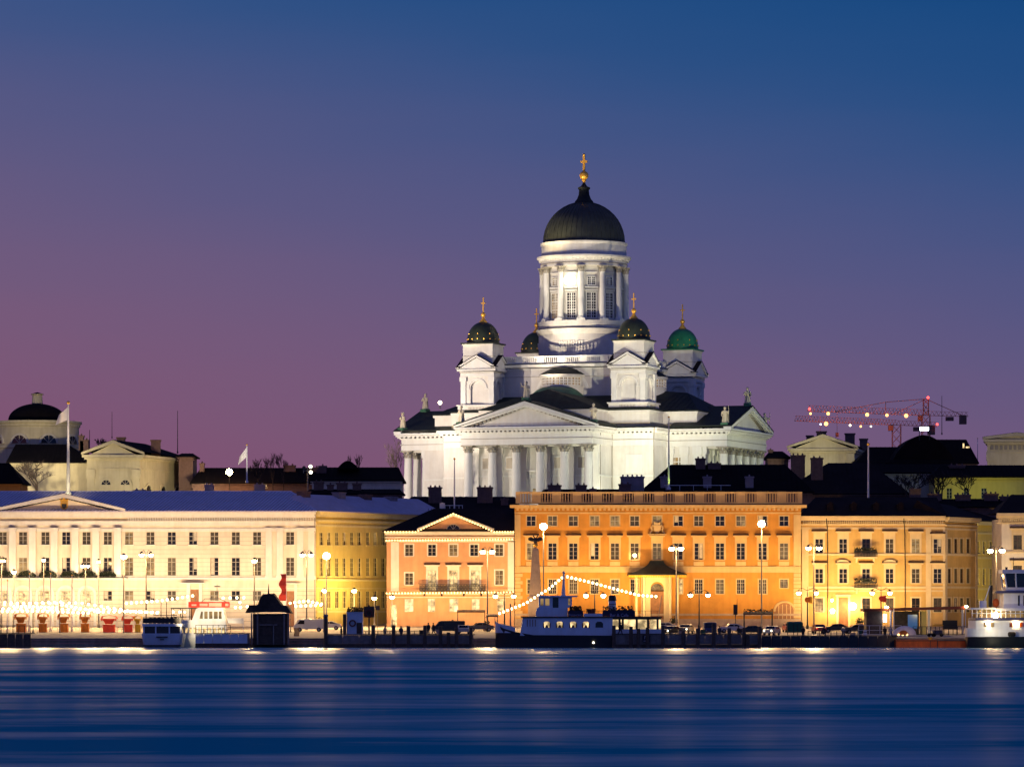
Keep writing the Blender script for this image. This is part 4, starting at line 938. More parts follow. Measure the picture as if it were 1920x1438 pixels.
for px in range(990, 1500, 62): flood((X(px, 698.6), 698.4, Z(1058, 700)), (X(px, 700), 700, Z(960, 700)), .07, (1, .64, .26), 150, 1, .2)
flood((X(1232, 697.6), 696.6, Z(1086, 700)), (X(1232, 700), 699.5, Z(1110, 700)), 1.6, (1, .82, .32), 150, 1, .2)
flood((X(1215, 690), 690, Z(1085, 700)), (X(1225, 700), 700, Z(1020, 700)), .5, co_, 80, 1, .3)

# ---------------------------------------------------------------- cream building with two balconies and angled corner
f = Fr(1640, 702); crm = thing('cream_building', 'cream waterfront building with two planted balconies and a corner turning into the side street', 'building', f.loc)
u, z = f.u, f.z; hs = []
for cx in (1536, 1581, 1624, 1668, 1717, 1758):
    hs.append(win(crm, f, cx, 1010, 1037, 15, 2, 3, sur=.3, surm='peach_trim', hood=.9 if cx != 1758 else .5, fr='frame_brown' if cx == 1624 else 'frame_white'))
    hs.append(win(crm, f, cx, 1066, 1093, 15, 2, 3, sur=.3, surm='peach_trim', hood=.6, fr='frame_white'))
    if cx != 1581: hs.append(win(crm, f, cx, 1121, 1147, 15, 2, 2, sur=.25, surm='peach_trim', fr='frame_brown'))
facade(crm, u(1503.2), u(1772), 0, z(978), hs, 'peach_plaster', 14)
bands(crm, u(1500), u(1772), [(z(992), z(988), .12), (z(985), z(982), .3), (z(976), z(971.5), .7), (z(971.5), z(967.5), 1.0)], 'peach_trim')
b = MB()
for i in range(66): x = u(1506) + i * .365; b.box(x, x + .17, -.55, 0, z(981.8), z(977))
b.build('dentil_course', M['peach_trim'], crm)
bands(crm, u(1503.2), u(1772), [(z(1041), z(1037.5), .2), (z(1103), z(1099), .22), (z(1109), z(1106), .12)], 'peach_trim', 'string_course')
b = MB()
for a, c in ((1503.4, 1516), (1736, 1746), (1768, 1771.9)): MB().box(u(a), u(c), -.16, .01, 0, z(992)).build('corner_pilaster', M['peach_trim'], crm)
for cx in (1580, 1668):
    b = MB(); cu = u(cx); zb_ = z(1057); arc = [(cu + 1.25 * math.cos(math.pi * i / 10), zb_ + .75 * math.sin(math.pi * i / 10)) for i in range(11)]; b.prism(arc, -.4, .0); b.build('arched_hood', M['peach_trim'], crm)
for py, cx in ((1047, 1622), (1105, 1622)):
    b = MB(); x0, x1 = u(cx - 21), u(cx + 21); zb_ = z(py); b.box(x0, x1, -1.4, 0, zb_, zb_ + .25); b.prismx([(-1.2, zb_), (0, zb_), (0, zb_ - .7)], x0 + .3, x0 + .6); b.prismx([(-1.2, zb_), (0, zb_), (0, zb_ - .7)], x1 - .6, x1 - .3); bal = b.build('balcony', M['peach_trim'], crm)
    b = MB(); b.box(x0, x1, -1.4, -1.34, zb_ + 1.2, zb_ + 1.28)
    for i in range(31): x = x0 + (x1 - x0) * i / 30; b.tube((x, -1.37, zb_ + .25), (x + .08 * math.sin(i * 3), -1.37 - .1, zb_ + .7), .035, .035, 4); b.tube((x + .08 * math.sin(i * 3), -1.47, zb_ + .7), (x, -1.37, zb_ + 1.2), .035, .035, 4)
    b.build('railing', M['iron'], bal)
    b = MB(); rnd = random.Random(py)
    for k in range(420):
        c_ = Vector((rnd.uniform(x0, x1), rnd.uniform(-1.35, -1.1), zb_ + 1.1 + rnd.random() ** 2 * .8)); d1 = Vector((rnd.uniform(-1, 1), rnd.uniform(-1, 1), rnd.uniform(-1, 1))).normalized() * .14; d2 = d1.orthogonal().normalized() * .1
        b.quad(c_ - d1, c_ + d2, c_ + d1, c_ - d2)
    b.build('balcony_plants', M['hedge'], bal)
b = MB(); b.box(u(1572), u(1590), -.12, -.03, 0, z(1121)); dd = b.build('door', M['wood_door'], crm)
b = MB(); b.box(u(1568), u(1572), -.3, 0, 0, z(1118)); b.box(u(1590), u(1594), -.3, 0, 0, z(1118)); b.box(u(1567), u(1595), -.4, 0, z(1118), z(1114)); b.build('door_surround', M['peach_trim'], dd)
for px in (1552, 1697):
    b = MB(); b.tube((u(px), -.2, 0), (u(px), -.2, z(1050)), .07, .07, 5); b.tube((u(px), -.2, z(1050)), (u(px) - .1, -.2, z(990)), .07, .07, 5); b.tube((u(px) - .1, -.2, z(990)), (u(px) - .3, -.9, z(972)), .07, .07, 5); b.build('downpipe', M['iron'], crm)
b = MB(); e0, e1, ez, rz_ = u(1498), u(1775), z(967.2), z(930); b.add([(e0, -1.1, ez), (e1, -1.1, ez), (e1 - 1, 7, rz_), (u(1535), 7, rz_), (e0, 15, ez), (e1, 15, ez)], [(0, 1, 2, 3), (3, 2, 5, 4), (0, 3, 4), (1, 5, 2)]); b.build('roof', M['dark_metal_roof'], crm)
for cx in (1558, 1602, 1644, 1690): 
    b = MB(); a = u(cx); zz = z(952); b.box(a - .5, a + .5, 1.0, 4.0, zz - 1, zz + .6); b.prism([(a - .65, zz + .6), (a + .65, zz + .6), (a, zz + 1.1)], .9, 4.2); b.build('dormer', M['dark_metal_roof'], crm)
# angled corner bays of the same building
f2 = Fr(1772, 702.02, 58, zg=f.zg); u2 = f2.u; hs = []
cor = thing('corner_wing', 'shadowed olive side of the cream building with four narrow windows per floor', 'building', f2.loc, f2.ang)
for cx in (1780, 1792, 1803, 1815):
    for (p0, p1) in ((1010, 1037), (1066, 1093), (1121, 1147)): hs.append(win(cor, f2, cx, p0, p1, 6.4, 2, 3, sur=.22, surm='peach_trim', fr='frame_brown'))
zt2 = lambda py: f2.z(py, 1795); ue = u2(1832)
facade(cor, 0.02, ue, 0, zt2(980), hs, 'peach_plaster', 6)
bands(cor, 0.02, ue, [(zt2(994), zt2(990), .12), (zt2(987), zt2(984), .3), (zt2(979), zt2(975), .6), (zt2(975), zt2(970), .85)], 'peach_trim')
bands(cor, 0.02, ue, [(zt2(1042), zt2(1038), .2), (zt2(1103), zt2(1099), .2)], 'peach_trim', 'string_course')
b = MB(); b.add([(-.6, -1, zt2(969.8)), (ue + .5, -1, zt2(969.8)), (ue + .5, 5, zt2(945)), (-.6, 5, zt2(938)), (-.6, 7, zt2(969.8)), (ue + .5, 7, zt2(969.8))], [(0, 1, 2, 3), (3, 2, 5, 4), (1, 5, 2), (0, 3, 4)]); b.build('roof', M['dark_metal_roof'], cor)
for a, c in ((.03, .6), (ue - .7, ue - .05)): MB().box(a, c, -.15, .01, 0, zt2(995)).build('corner_pilaster', M['peach_trim'], cor)
# building across the side street, farther back, lit yellow-green
f3 = Fr(1828, 735, 50); u3 = f3.u; hs = []
sid = thing('side_street_building', 'dim yellow-green facade far down the side street behind the right-hand street lamp', 'building', f3.loc, f3.ang)
for cx in (1834, 1845, 1858, 1868, 1878):
    for (p0, p1) in ((1015, 1038), (1066, 1096), (1124, 1146)): hs.append(win(sid, f3, cx, p0, p1, 5.5, 2, 3, sur=.2, surm='yellow_trim'))
zt3 = lambda py: f3.z(py, 1850)
facade(sid, 0, u3(1900), 0, zt3(985), hs, 'yellow_plaster', 7)
bands(sid, 0, u3(1900), [(zt3(1002), zt3(998), .15), (zt3(985), zt3(978), .7)], 'yellow_trim'); bands(sid, 0, u3(1900), [(zt3(1048), zt3(1044), .2), (zt3(1106), zt3(1102), .2)], 'yellow_trim', 'string_course')
b = MB(); b.add([(0, -.8, zt3(977)), (u3(1900), -.8, zt3(977)), (u3(1900), 5, zt3(955)), (0, 5, zt3(955)), (0, 8, zt3(977)), (u3(1900), 8, zt3(977))], [(0, 1, 2, 3), (3, 2, 5, 4), (0, 3, 4), (1, 5, 2)]); b.build('roof', M['dark_metal_roof'], sid)
cc = (1, .68, .30)
for px in range(1520, 1770, 50): flood((X(px, 690), 690, 4.5), (X(px, 702), 702, Z(1060, 700)), 2.1 if px < 1700 else 1.0, cc, 120, 1, .4)
for px in range(1530, 1740, 60): flood((X(px, 700.4), 700.3, Z(1040, 700)), (X(px, 702), 702, Z(975, 700)), .07, cc, 150, 1, .2)
flood((X(1850, 712), 712, 8), (X(1860, 745), 745, 12), .9, (1, .75, .12), 120, 1, .4)
# ---------------------------------------------------------------- rightmost building
f = Fr(1930, 698); rgt = thing('corner_block', 'pale stone-trimmed corner building cut off by the right edge behind the ferry', 'building', f.loc)
u, z = f.u, f.z; hs = []
for cx in (1908, 1950, 1992):
    hs.append(win(rgt, f, cx, 1003, 1030, 16, 2, 3, sur=.3, surm='peach_trim', hood=.8, fr='frame_brown')); hs.append(win(rgt, f, cx, 1060, 1090, 16, 2, 3, sur=.3, surm='peach_trim', hood=.5, fr='frame_brown')); hs.append(win(rgt, f, cx, 1120, 1147, 16, 2, 2, sur=.2, surm='peach_trim'))
facade(rgt, u(1878), u(2030), 0, z(972), hs, 'cream_plaster', 14)
bands(rgt, u(1868), u(2030), [(z(982), z(979), .2), (z(972), z(967), .8), (z(967), z(962), 1.1)], 'peach_trim'); bands(rgt, u(1878), u(2030), [(z(1036), z(1033), .25), (z(1098), z(1095), .22)], 'peach_trim', 'string_course')
b = MB()
for i in range(40): x = u(1872) + i * .36; b.box(x, x + .18, -.6, 0, z(978), z(972.5))
b.build('dentil_course', M['peach_trim'], rgt)
b = MB(); b.add([(u(1868), -1.1, z(961.8)), (u(2030), -1.1, z(961.8)), (u(2030), 7, z(925)), (u(1905), 7, z(925)), (u(1868), 15, z(961.8)), (u(2030), 15, z(961.8))], [(0, 1, 2, 3), (0, 3, 4), (3, 2, 5, 4)]); b.build('roof', M['dark_metal_roof'], rgt)
for px in (1885, 1940): flood((X(px, 686), 686, 6), (X(px, 698), 698, Z(1040, 700)), 1.6, (1, .76, .42), 120, 1, .4)

# ================================================================== roofs and houses between the front row and the hill
def hip(b, x0, x1, y0, y1, z0, z1, rx0, rx1, ov=.6):
    ym = (y0 + y1) / 2
    b.add([(x0 - ov, y0 - ov, z0), (x1 + ov, y0 - ov, z0), (x1 + ov, y1 + ov, z0), (x0 - ov, y1 + ov, z0), (rx0, ym, z1), (rx1, ym, z1),
           (x0 - ov, y0 - ov, z0 - .25), (x1 + ov, y0 - ov, z0 - .25), (x1 + ov, y1 + ov, z0 - .25), (x0 - ov, y1 + ov, z0 - .25)],
          [(0, 1, 5, 4), (1, 2, 5), (2, 3, 4, 5), (3, 0, 4), (0, 6, 7, 1), (1, 7, 8, 2), (2, 8, 9, 3), (3, 9, 6, 0), (6, 9, 8, 7)])
def house(name, label, px0, px1, eave, ridge, Y, dep, r0, r1, wm='brick', rm='black_roof', chim=(), wins=(), cm='brick', cornice=True, base=None, wf='frame_white'):
    f = Fr((px0 + px1) / 2, Y); t = thing(name, label, 'building', f.loc); u, z = f.u, f.z; h = z(eave)
    hs = [win(t, f, cx, p0, p1, w, 2, 3, surm='old_white', fr=wf, pane=pn, curtain=False) for cx, p0, p1, w, pn in wins]
    facade(t, u(px0), u(px1), -1.0, h, hs, wm, dep)
    if cornice: bands(t, u(px0) - .3, u(px1) + .3, [(h - .9, h - .7, .12), (h - .45, h - .26, .45)], wm)
    b = MB(); hip(b, u(px0), u(px1), 0, dep, h + .02, z(ridge) + (HZ - ridge) * dep / 2 / F, u(r0), u(r1))
    n = max(4, int((u(px1) - u(px0)) / .9)); zr = z(ridge) + (HZ - ridge) * dep / 2 / F
    for i in range(n):
        x = u(px0) + (u(px1) - u(px0)) * (i + .5) / n; tt_ = 1.0
        if x < u(r0): tt_ = (x - u(px0) + .6) / (u(r0) - u(px0) + .6)
        if x > u(r1): tt_ = (u(px1) - x + .6) / (u(px1) - u(r1) + .6)
        b.tube((x, -.55, h + .05), (x, -.6 + (dep / 2 + .6) * tt_, h + .05 + (zr - h) * tt_), .04, .04, 4)
    b.build('roof', M[rm], t)
    for c in chim:
        cx, ct, w = c[:3]; m = c[3] if len(c) > 3 else cm; y = c[4] if len(c) > 4 else dep * .35
        zz = z(ct) + (HZ - ct) * y / F; b = MB(); a, c_ = u(cx - w / 2), u(cx + w / 2); b.box(a, c_, y, y + 1.6, max(h - 2, zz - 6), zz - .3); b.box(a - .12, c_ + .12, y - .12, y + 1.72, zz - .3, zz)
        k = max(1, int((c_ - a) / .8))
        for i in range(k): x = a + (c_ - a) * (i + .5) / k; b.tube((x, y + .8, zz), (x, y + .8, zz + .35), .17, .13, 8)
        b.build('chimney', M[m], t)
    return t, f
# behind the pink house and the wing
house('dark_house', 'dark purple-roofed house behind the pink house, two broad chimneys against the cathedral', 752, 975, 958, 931, 742, 12, 770, 965, 'brick', 'dark_metal_roof', ((815, 913, 25, 'brick', 3), (909, 913, 29, 'brick', 3), (946, 934, 14, 'brick', 2)))
house('long_dark_house', 'long black-roofed house on the hill left of the cathedral, behind the blue roof', 362, 605, 905, 877, 815, 14, 372, 598, 'brick', 'black_roof', ((540, 872, 22, 'brick', 5), (586, 876, 22, 'brick', 5), (375, 868, 8, 'brick', 5)), ((495, 902, 914, 11, 'glass_cafe'),))
house('domed_roof_house', 'low dark house with a rounded roof hump left of the cathedral columns', 585, 752, 900, 876, 800, 16, 600, 745, 'old_white', 'black_roof', ((603, 873, 14, 'brick', 4), (594, 880, 6, 'brick', 4)))
t, f = house('chimney_row_house', 'dark low house with four stub chimneys just above the blue side roof', 575, 752, 925, 917, 765, 8, 580, 748, 'brick', 'black_roof', ((596, 903, 18), (618, 908, 12), (640, 905, 20), (668, 906, 16)))
t = [o for o in COL.objects if o.name == 'domed_roof_house'][0]
b = MB(); fu = Fr((585 + 752) / 2, 800)
b.loft([[(fu.u(630) + (fu.u(672) - fu.u(630)) * i / 12, y, fu.z(878) + 1.6 * math.sin(math.pi * i / 12)) for i in range(13)] for y in (3, 12)]); b.build('roof_hump', M['black_roof'], t)
# behind orange palace
house('roof_terrace_house', 'dark roof with clustered chimney stacks right behind the orange palace balustrade, left part', 1010, 1225, 935, 917, 728, 10, 1020, 1215, 'brick', 'black_roof', ((1040, 909, 24, 'brick', 1), (1090, 909, 20, 'brick', 1), (1112, 916, 12, 'brick', 1), (1187, 893, 44, 'chimney_pale', 4), (1172, 907, 22, 'brick', 1)))
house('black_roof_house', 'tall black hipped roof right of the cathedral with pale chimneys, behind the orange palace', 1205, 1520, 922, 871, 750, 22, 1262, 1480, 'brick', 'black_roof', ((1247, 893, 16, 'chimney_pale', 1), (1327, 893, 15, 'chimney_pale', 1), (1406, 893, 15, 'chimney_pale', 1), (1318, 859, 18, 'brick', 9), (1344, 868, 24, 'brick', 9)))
t = thing('roof_rail', 'thin pale rail along the foot of the black roof behind the balustrade', 'railing', (X(1300, 748), 748, Z(919, 748)))
b = MB(); b.box(-5.3, 6.8, 0, .08, .85, .95); [b.box(x, x + .07, .01, .07, 0, .85) for x in (-5, -2.5, 0, 2.5, 5)]; b.build('rail', M['pole_white'], t)
# right hand: gabled house, mansards, long pale terrace
house('brick_gable_house', 'dark brick-red roof mass between orange palace and cream building, low chimneys', 1470, 1700, 925, 868, 775, 20, 1560, 1640, 'brick', 'dark_metal_roof', ((1500, 853, 26, 'brick', 5), (1535, 858, 22, 'brick', 4)), ())
house('mansard_house', 'black hulking mansard roof with a rounded top below the cranes', 1600, 1790, 878, 838, 850, 26, 1640, 1780, 'brick', 'black_roof', ((1700, 843, 16), ))
t, f = house('curved_roof_hall', 'black barrel-roofed hall under the crane masts, lit slits at its right end', 1665, 1830, 868, 824, 845, 20, 1760, 1822, 'brick', 'black_roof')
b = MB(); b.loft([[(f.u(1675) + (f.u(1790) - f.u(1675)) * i / 14, y, f.z(862) + (f.z(815) - f.z(862)) * math.sin(math.pi * i / 14) ** .8) for i in range(15)] for y in (1, 18)]); b.build('barrel_roof', M['black_roof'], t)
MB().box(f.u(1805), f.u(1808), -.1, 0, f.z(840), f.z(831)).build('lit_slit', M['glass_cafe'], t); MB().box(f.u(1811), f.u(1818), -.1, 0, f.z(840), f.z(837)).build('lit_slit', M['glass_cafe'], t)
house('long_pale_terrace', 'long pale cornice and wall with bare trees in front, above the cream building roof', 1622, 1812, 886, 870, 790, 14, 1640, 1800, 'old_white', 'black_roof', ())
house('green_lit_terrace', 'yellow-green floodlit upper wall at right above the cream building, behind bare trees', 1752, 1960, 893, 872, 780, 14, 1770, 1940, 'yellow_plaster', 'black_roof', ((1800, 872, 30),), ((1780, 915, 935, 10, 'glass'), (1812, 915, 935, 10, 'glass'), (1845, 915, 935, 10, 'glass')))
for px in (1775, 1830, 1890): flood((X(px, 772), 772, Z(935, 772)), (X(px, 780), 780, Z(900, 780)), .42, (.9, 1, .12), 140, 1, .3)
flood((X(1690, 780), 780, Z(930, 780)), (X(1690, 790), 790, Z(895, 790)), .30, (1, .72, .5), 150, 1, .3)
house('chimney_roof_house', 'black roof with stepped chimney blocks in front of the yellow-green wall, far right', 1715, 1935, 950, 935, 742, 10, 1730, 1925, 'brick', 'black_roof', ((1757, 925, 24), (1810, 927, 28), (1863, 925, 26), (1895, 930, 30), (1690 + 30, 916, 20)))
# temple-fronted houses: pediment, entablature, arches between pilasters
def temple(name, label, px0, pxm, px1, gable_top, eave, ent, base, Y, dep, wm, rm, rz=0, arches=(), side_arches=(), chim=(), ridge_px=None, E=.8, col=(1, .85, .5)):
    f = Fr((px0 + pxm) / 2, Y); t = thing(name, label, 'building', f.loc); u, z = f.u, f.z
    a, c, e_ = u(px0), u(pxm), u(px1); zb, ze, zt = -1, z(ent), z(eave); m = (a + c) / 2
    b = MB(); sk = (u(px1) - u(pxm)); d = dep                       # plan: front a..c, then the side runs back and right to px1
    pl = [(a, 0), (c, 0), (e_, d), (a + (e_ - c), d)]
    b.prismz(pl, zb, zt); b.build('wall', M[wm], t)
    b = MB()
    def off(o): return [(a - o, -o), (c + o, -o), (e_ + o, d + o * .2), (a + (e_ - c) - o, d + o)]
    for o, z0, z1 in ((.15, ze - .2, ze + .1), (.5, zt - .9, zt - .55), (.9, zt - .5, zt + .02)): b.prismz(off(o), z0, z1)
    b.build('cornice', M[wm], t)
    gt = z(gable_top)
    b = MB(); b.prism([(a + .6, zt + .03), (c - .6, zt + .03), (m, gt - .5)], -.4, 1.0); pd = b.build('pediment', M[wm], t)
    b = MB()
    for s in (a - 1.0, c + 1.0):
        vs = [(s, zt + .03), (s, zt + .5), (m, gt + .1), (m, gt - .6)]
        b.add([(x, -1.1, q) for x, q in vs] + [(x, -.3, q) for x, q in vs], [(0, 1, 2, 3), (4, 7, 6, 5), (1, 5, 6, 2), (0, 3, 7, 4)])
    b.build('raking_cornice', M[wm], pd)
    b = MB(); sx = e_ - c; b.add([(a - 1, -1.05, zt + .55), (m, -1.05, gt + .16), (c + 1, -1.05, zt + .55), (a - 1 + sx, d + 1, zt + .5), (m + sx * .6, d * .7, gt + .1), (e_ + .9, d + .8, zt + .05)], [(0, 1, 4, 3), (1, 2, 5, 4), (3, 4, 5)]); b.build('roof', M[rm], t)
    b = MB()
    for x in (a + .7, c - .7): b.box(x - .7, x + .7, -.25, .01, zb, ze - .25); b.box(x - .9, x + .9, -.4, .01, ze - 2.0, ze - .22)
    b.build('pilaster', M[wm], t)
    for cx, w, top in arches:
        ac = u(cx); ra = w / 2 * Y / F; zc = z(top) - ra; n = 12
        b = MB(); o1 = [(ac + (ra + .45) * math.cos(math.pi * i / n), zc + (ra + .45) * math.sin(math.pi * i / n)) for i in range(n + 1)]; o2 = [(ac + ra * math.cos(math.pi * i / n), zc + ra * math.sin(math.pi * i / n)) for i in range(n, -1, -1)]
        b.prism(o1 + o2, -.25, .0); b.box(ac - ra - .45, ac - ra, -.25, 0, zc - 6, zc); b.box(ac + ra, ac + ra + .45, -.25, 0, zc - 6, zc); o = b.build('arched_window', M[wm], t)
        b = MB(); b.prism([(ac + ra * math.cos(math.pi * i / n), zc + ra * math.sin(math.pi * i / n)) for i in range(n + 1)], -.08, -.02); b.build('pane', M['glass'], o)
        b = MB()
        for k in (45, 90, 135): b.tube((ac, -.1, zc), (ac + ra * math.cos(R(k)), -.1, zc + ra * math.sin(R(k))), .05, .05, 4)
        b.box(ac - ra, ac + ra, -.12, -.03, zc - 6, zc - .05); b.build('panel', M[wm], o)
    ln = math.hypot(e_ - c, d); an = math.atan2(d, e_ - c)
    for k, (frac, w) in enumerate(side_arches):
        T = Matrix.Translation((c + (e_ - c) * frac, d * frac, 0)) @ Matrix.Rotation(an, 4, 'Z'); ra = w / 2; zc = ze - 3.2 - ra
        b = MB(T); n = 10
        o1 = [((ra + .4) * math.cos(math.pi * i / n), zc + (ra + .4) * math.sin(math.pi * i / n)) for i in range(n + 1)]; o2 = [(ra * math.cos(math.pi * i / n), zc + ra * math.sin(math.pi * i / n)) for i in range(n, -1, -1)]
        b.prism(o1 + o2, -.25, .0); b.box(-ra - .4, -ra, -.25, 0, zc - 6, zc); b.box(ra, ra + .4, -.25, 0, zc - 6, zc); o = b.build('arched_window', M[wm], t)
        b = MB(T); b.prism([(ra * math.cos(math.pi * i / n), zc + ra * math.sin(math.pi * i / n)) for i in range(n + 1)] + [(-ra, zc - 6), (ra, zc - 6)], -.06, -.01); b.build('pane', M['glass'], o)
    for cx, ct, w in chim:
        x = u(cx); b = MB(); y = d * .4; zz = z(ct); b.box(x - w / 2, x + w / 2, y, y + 1.5, zt, zz); b.box(x - w / 2 - .15, x + w / 2 + .15, y - .15, y + 1.65, zz - .02, zz + .3); b.build('chimney', M['brick'], t)
    mx = (px0 + pxm) / 2
    flood((X(mx, Y - 16), Y - 16, Z(base, Y - 10)), (X(mx, Y), Y, Z((eave + base) / 2, Y)), E, col, 120, 1, .4)
    flood((X(px1 + 30, Y - 8), Y - 8, Z(base, Y)), (X((pxm + px1) / 2, Y), Y + d / 2, Z((eave + base) / 2, Y)), E * .7, col, 100, 1, .4)
    return t
temple('gabled_hall', 'cream hall with a plain gable, arched windows and dark roof, left skyline', 163, 262, 337, 826, 853, 878, 925, 810, 26, 'old_cream', 'black_roof', arches=((199, 17, 900), (235, 17, 900)), side_arches=((.16, 3.0), (.45, 3.0), (.73, 3.0)), chim=((217, 818, 1.6), (283, 823, 1.8)), E=2.0)
temple('far_gabled_house', 'distant pale gable with dark roof to the right of the cathedral, below the cranes', 1484, 1600, 1640, 815, 841, 848, 880, 880, 24, 'old_cream', 'black_roof', arches=(), chim=((1547, 807, 2.0), (1601, 811, 2.0), (1627, 821, 1.6), (1525, 815, 1.4)), E=1.0)
t = temple('arched_cornice_house', 'pale house with arched frieze under black roof at the far right skyline', 1851, 1960, 1990, 812, 824, 846, 890, 840, 20, 'old_cream', 'black_roof', arches=(), E=.7)
b = MB(); f = Fr((1851 + 1960) / 2, 840)
for i in range(12): x = f.u(1860 + i * 8.6); b.box(x - .28, x + .28, -.2, -.02, f.z(843), f.z(835))
b.build('frieze_opening', M['joint_and_shade'], t)
# domed library at the left edge
f = Fr(57, 830); lib = thing('domed_library', 'round pale hall with a low dark dome and stub lantern at the left skyline', 'building', f.loc); z = f.z
r = 80 * 830 / F; b = MB(); b.lathe([(r, -1), (r, z(838)), (r + .25, z(838) + .1), (r + .25, z(832)), (r - .1, z(831)), (r - .1, z(797)), (r + .15, z(796)), (r + .15, z(792)), (r + .5, z(790)), (r + .5, z(786)), (r - 1, z(785.5))], 0, 12, 64); b.build('wall', M['old_cream'], lib, smooth=True)
b = MB(); R0 = 55 * 830 / F
b.lathe([(r - .9, z(786)), (R0 + .4, z(785.5)), (R0, z(783))] + [(R0 * math.cos(t_), z(783) + (z(751) - z(783)) * math.sin(t_)) for t_ in [R(90) * i / 12 for i in range(1, 12)]] + [(1.2, z(751))], 0, 12, 48); b.build('dome', M['black_roof'], lib, smooth=True)
b = MB(); b.lathe([(1.15, z(753)), (1.0, z(735)), (1.3, z(734.5)), (1.3, z(733))], 0, 12, 16); l_ = b.build('lantern', M['old_cream'], lib); b = MB(); b.lathe([(1.35, z(733)), (.1, z(729.5))], 0, 12, 16); b.build('lantern_cap', M['black_roof'], l_)
for a in (-148, -108, -68, -28):
    T = Matrix.Translation((0, 12, 0)) @ Matrix.Rotation(R(a + 90), 4, 'Z'); ra = 1.6; zc = z(829); n = 12; b = MB(T)
    b.prism([((ra + .4) * math.cos(math.pi * i / n), zc + (ra + .4) * math.sin(math.pi * i / n)) for i in range(n + 1)] + [(ra * math.cos(math.pi * i / n), zc + ra * math.sin(math.pi * i / n)) for i in range(n, -1, -1)], -r - .12, -r + .4); o = b.build('lunette_window', M['old_white'], lib)
    b = MB(T); b.prism([(ra * math.cos(math.pi * i / n), zc + ra * math.sin(math.pi * i / n)) for i in range(n + 1)], -r - .02, -r + .3); b.build('pane', M['glass'], o)
    b = MB(T)
    for k in (45, 90, 135): b.tube((0, -r - .06, zc), (ra * math.cos(R(k)), -r - .06, zc + ra * math.sin(R(k))), .07, .07, 4)
    b.build('bars', M['frame_white'], o)
flood((X(40, 790), 790, 34), (X(57, 830), 830, Z(800, 830)), 1.5, (1, .84, .5), 90, 1, .5)
house('library_annex', 'low pale annex with black roof in front of the domed library, bare tree before it', 18, 166, 866, 833, 815, 16, 20, 120, 'old_cream', 'black_roof', ((146, 816, 9, 'brick', 6), (152, 824, 16, 'brick', 6)))
house('ochre_house', 'small ochre-walled house with scalloped eaves at the far left edge above the blue roof', -40, 38, 905, 868, 780, 12, -30, 10, 'orange_plaster', 'black_roof', ())
flood((X(10, 770), 770, Z(925, 770)), (X(15, 780), 780, Z(912, 780)), .25, (1, .6, .25), 140, 1, .3)
flood((X(90, 800), 800, Z(925, 800)), (X(90, 815), 815, Z(890, 815)), .4, (1, .84, .62), 150, 1, .3)
house('black_stack_house', 'black building corner with a flat overhanging roof right of the cream gabled hall', 335, 362, 855, 850, 822, 10, 337, 358, 'brick', 'black_roof', ())
house('far_right_block', 'small dark house right of the cathedral end, pale downpipe at its corner', 1440, 1478, 858, 846, 885, 10, 1446, 1470, 'brick', 'black_roof', ((1447, 843, 8),))

# bare trees: tapering trunk with limbs, then a haze of real twigs
def bare_tree(name, label, px, py_base, py_top, wpx, Y, seed, loc=None, twig=3):
    x0, zb, zt = X(px, Y), Z(py_base, Y), Z(py_top, Y); Ht = zt - zb; wd = wpx * Y / F
    t = thing(name, label, 'tree', (x0, Y, zb), 0, 'bare trees on the hill'); rnd = random.Random(seed)
    tr, tw = MB(), MB()
    def grow(p, d, l, r, lev):
        q = p + d * l; (tr if lev < 2 else tw).tube(p, q, r, r * .68, 6 if lev < 2 else 4)
        if lev >= twig + 2: return
        n = 3
        for k in range(n + (1 if lev == 1 else 0)):
            ax = Vector((rnd.uniform(-1, 1), rnd.uniform(-1, 1), rnd.uniform(-.2, .5))).normalized()
            nd = (d * .95 + ax * rnd.uniform(.45, .85) * (.75 + wd / Ht * .3)); nd.z += .12; nd.normalize()
            grow(p + d * l * rnd.uniform(.55, 1.0), nd, l * rnd.uniform(.58, .8), max(r * .58, .024), lev + 1)
    grow(Vector((0, 0, -1)), Vector((rnd.uniform(-.08, .08), 0, 1)).normalized(), Ht * .36, max(.16, Ht * .022), 0)
    zs = [v[2] for v in tw.v]; xs_ = [abs(v[0]) for v in tw.v]; kz = Ht / max(zs); kx = wd / 2 / sorted(xs_)[int(len(xs_) * .985)]
    for m_ in (tr, tw): m_.v = [(v[0] * kx, v[1] * kx, v[2] * kz) for v in m_.v]
    tr.build('trunk', M['bark'], t); tw.build('crown', M['bark'], t); return t
bare_tree('bare_tree', 'bare round-crowned tree before the library annex, left of the tall flagpole', 70, 925, 862, 78, 806, 3)
bare_tree('bare_tree', 'bare tree left of the flag near the bright lamp on the dark skyline', 486, 915, 858, 34, 805, 5)
bare_tree('bare_tree', 'tallest bare tree in the middle of the left skyline group', 512, 915, 847, 34, 808, 8)
bare_tree('bare_tree', 'bare tree on the right of the left skyline group beside a chimney', 532, 915, 848, 30, 803, 11)
bare_tree('bare_tree', 'large bare tree touching the left columns of the cathedral', 745, 925, 820, 44, 840, 13)
bare_tree('bare_tree', 'slim bare tree poking above the rounded dark roof', 652, 890, 852, 12, 815, 17, twig=2)
bare_tree('bare_tree', 'twin of slim bare tree standing right of the rounded dark roof hump', 671, 890, 850, 16, 818, 19, twig=2)
bare_tree('bare_tree', 'faint bare tree on skyline left of the cream gabled hall', 186, 850, 820, 30, 850, 23)
bare_tree('bare_tree', 'broad bare tree in front of the long pale terrace', 1705, 950, 885, 90, 770, 29)
bare_tree('bare_tree', 'dense bare tree left of centre before the yellow-green wall', 1768, 950, 880, 60, 766, 31)
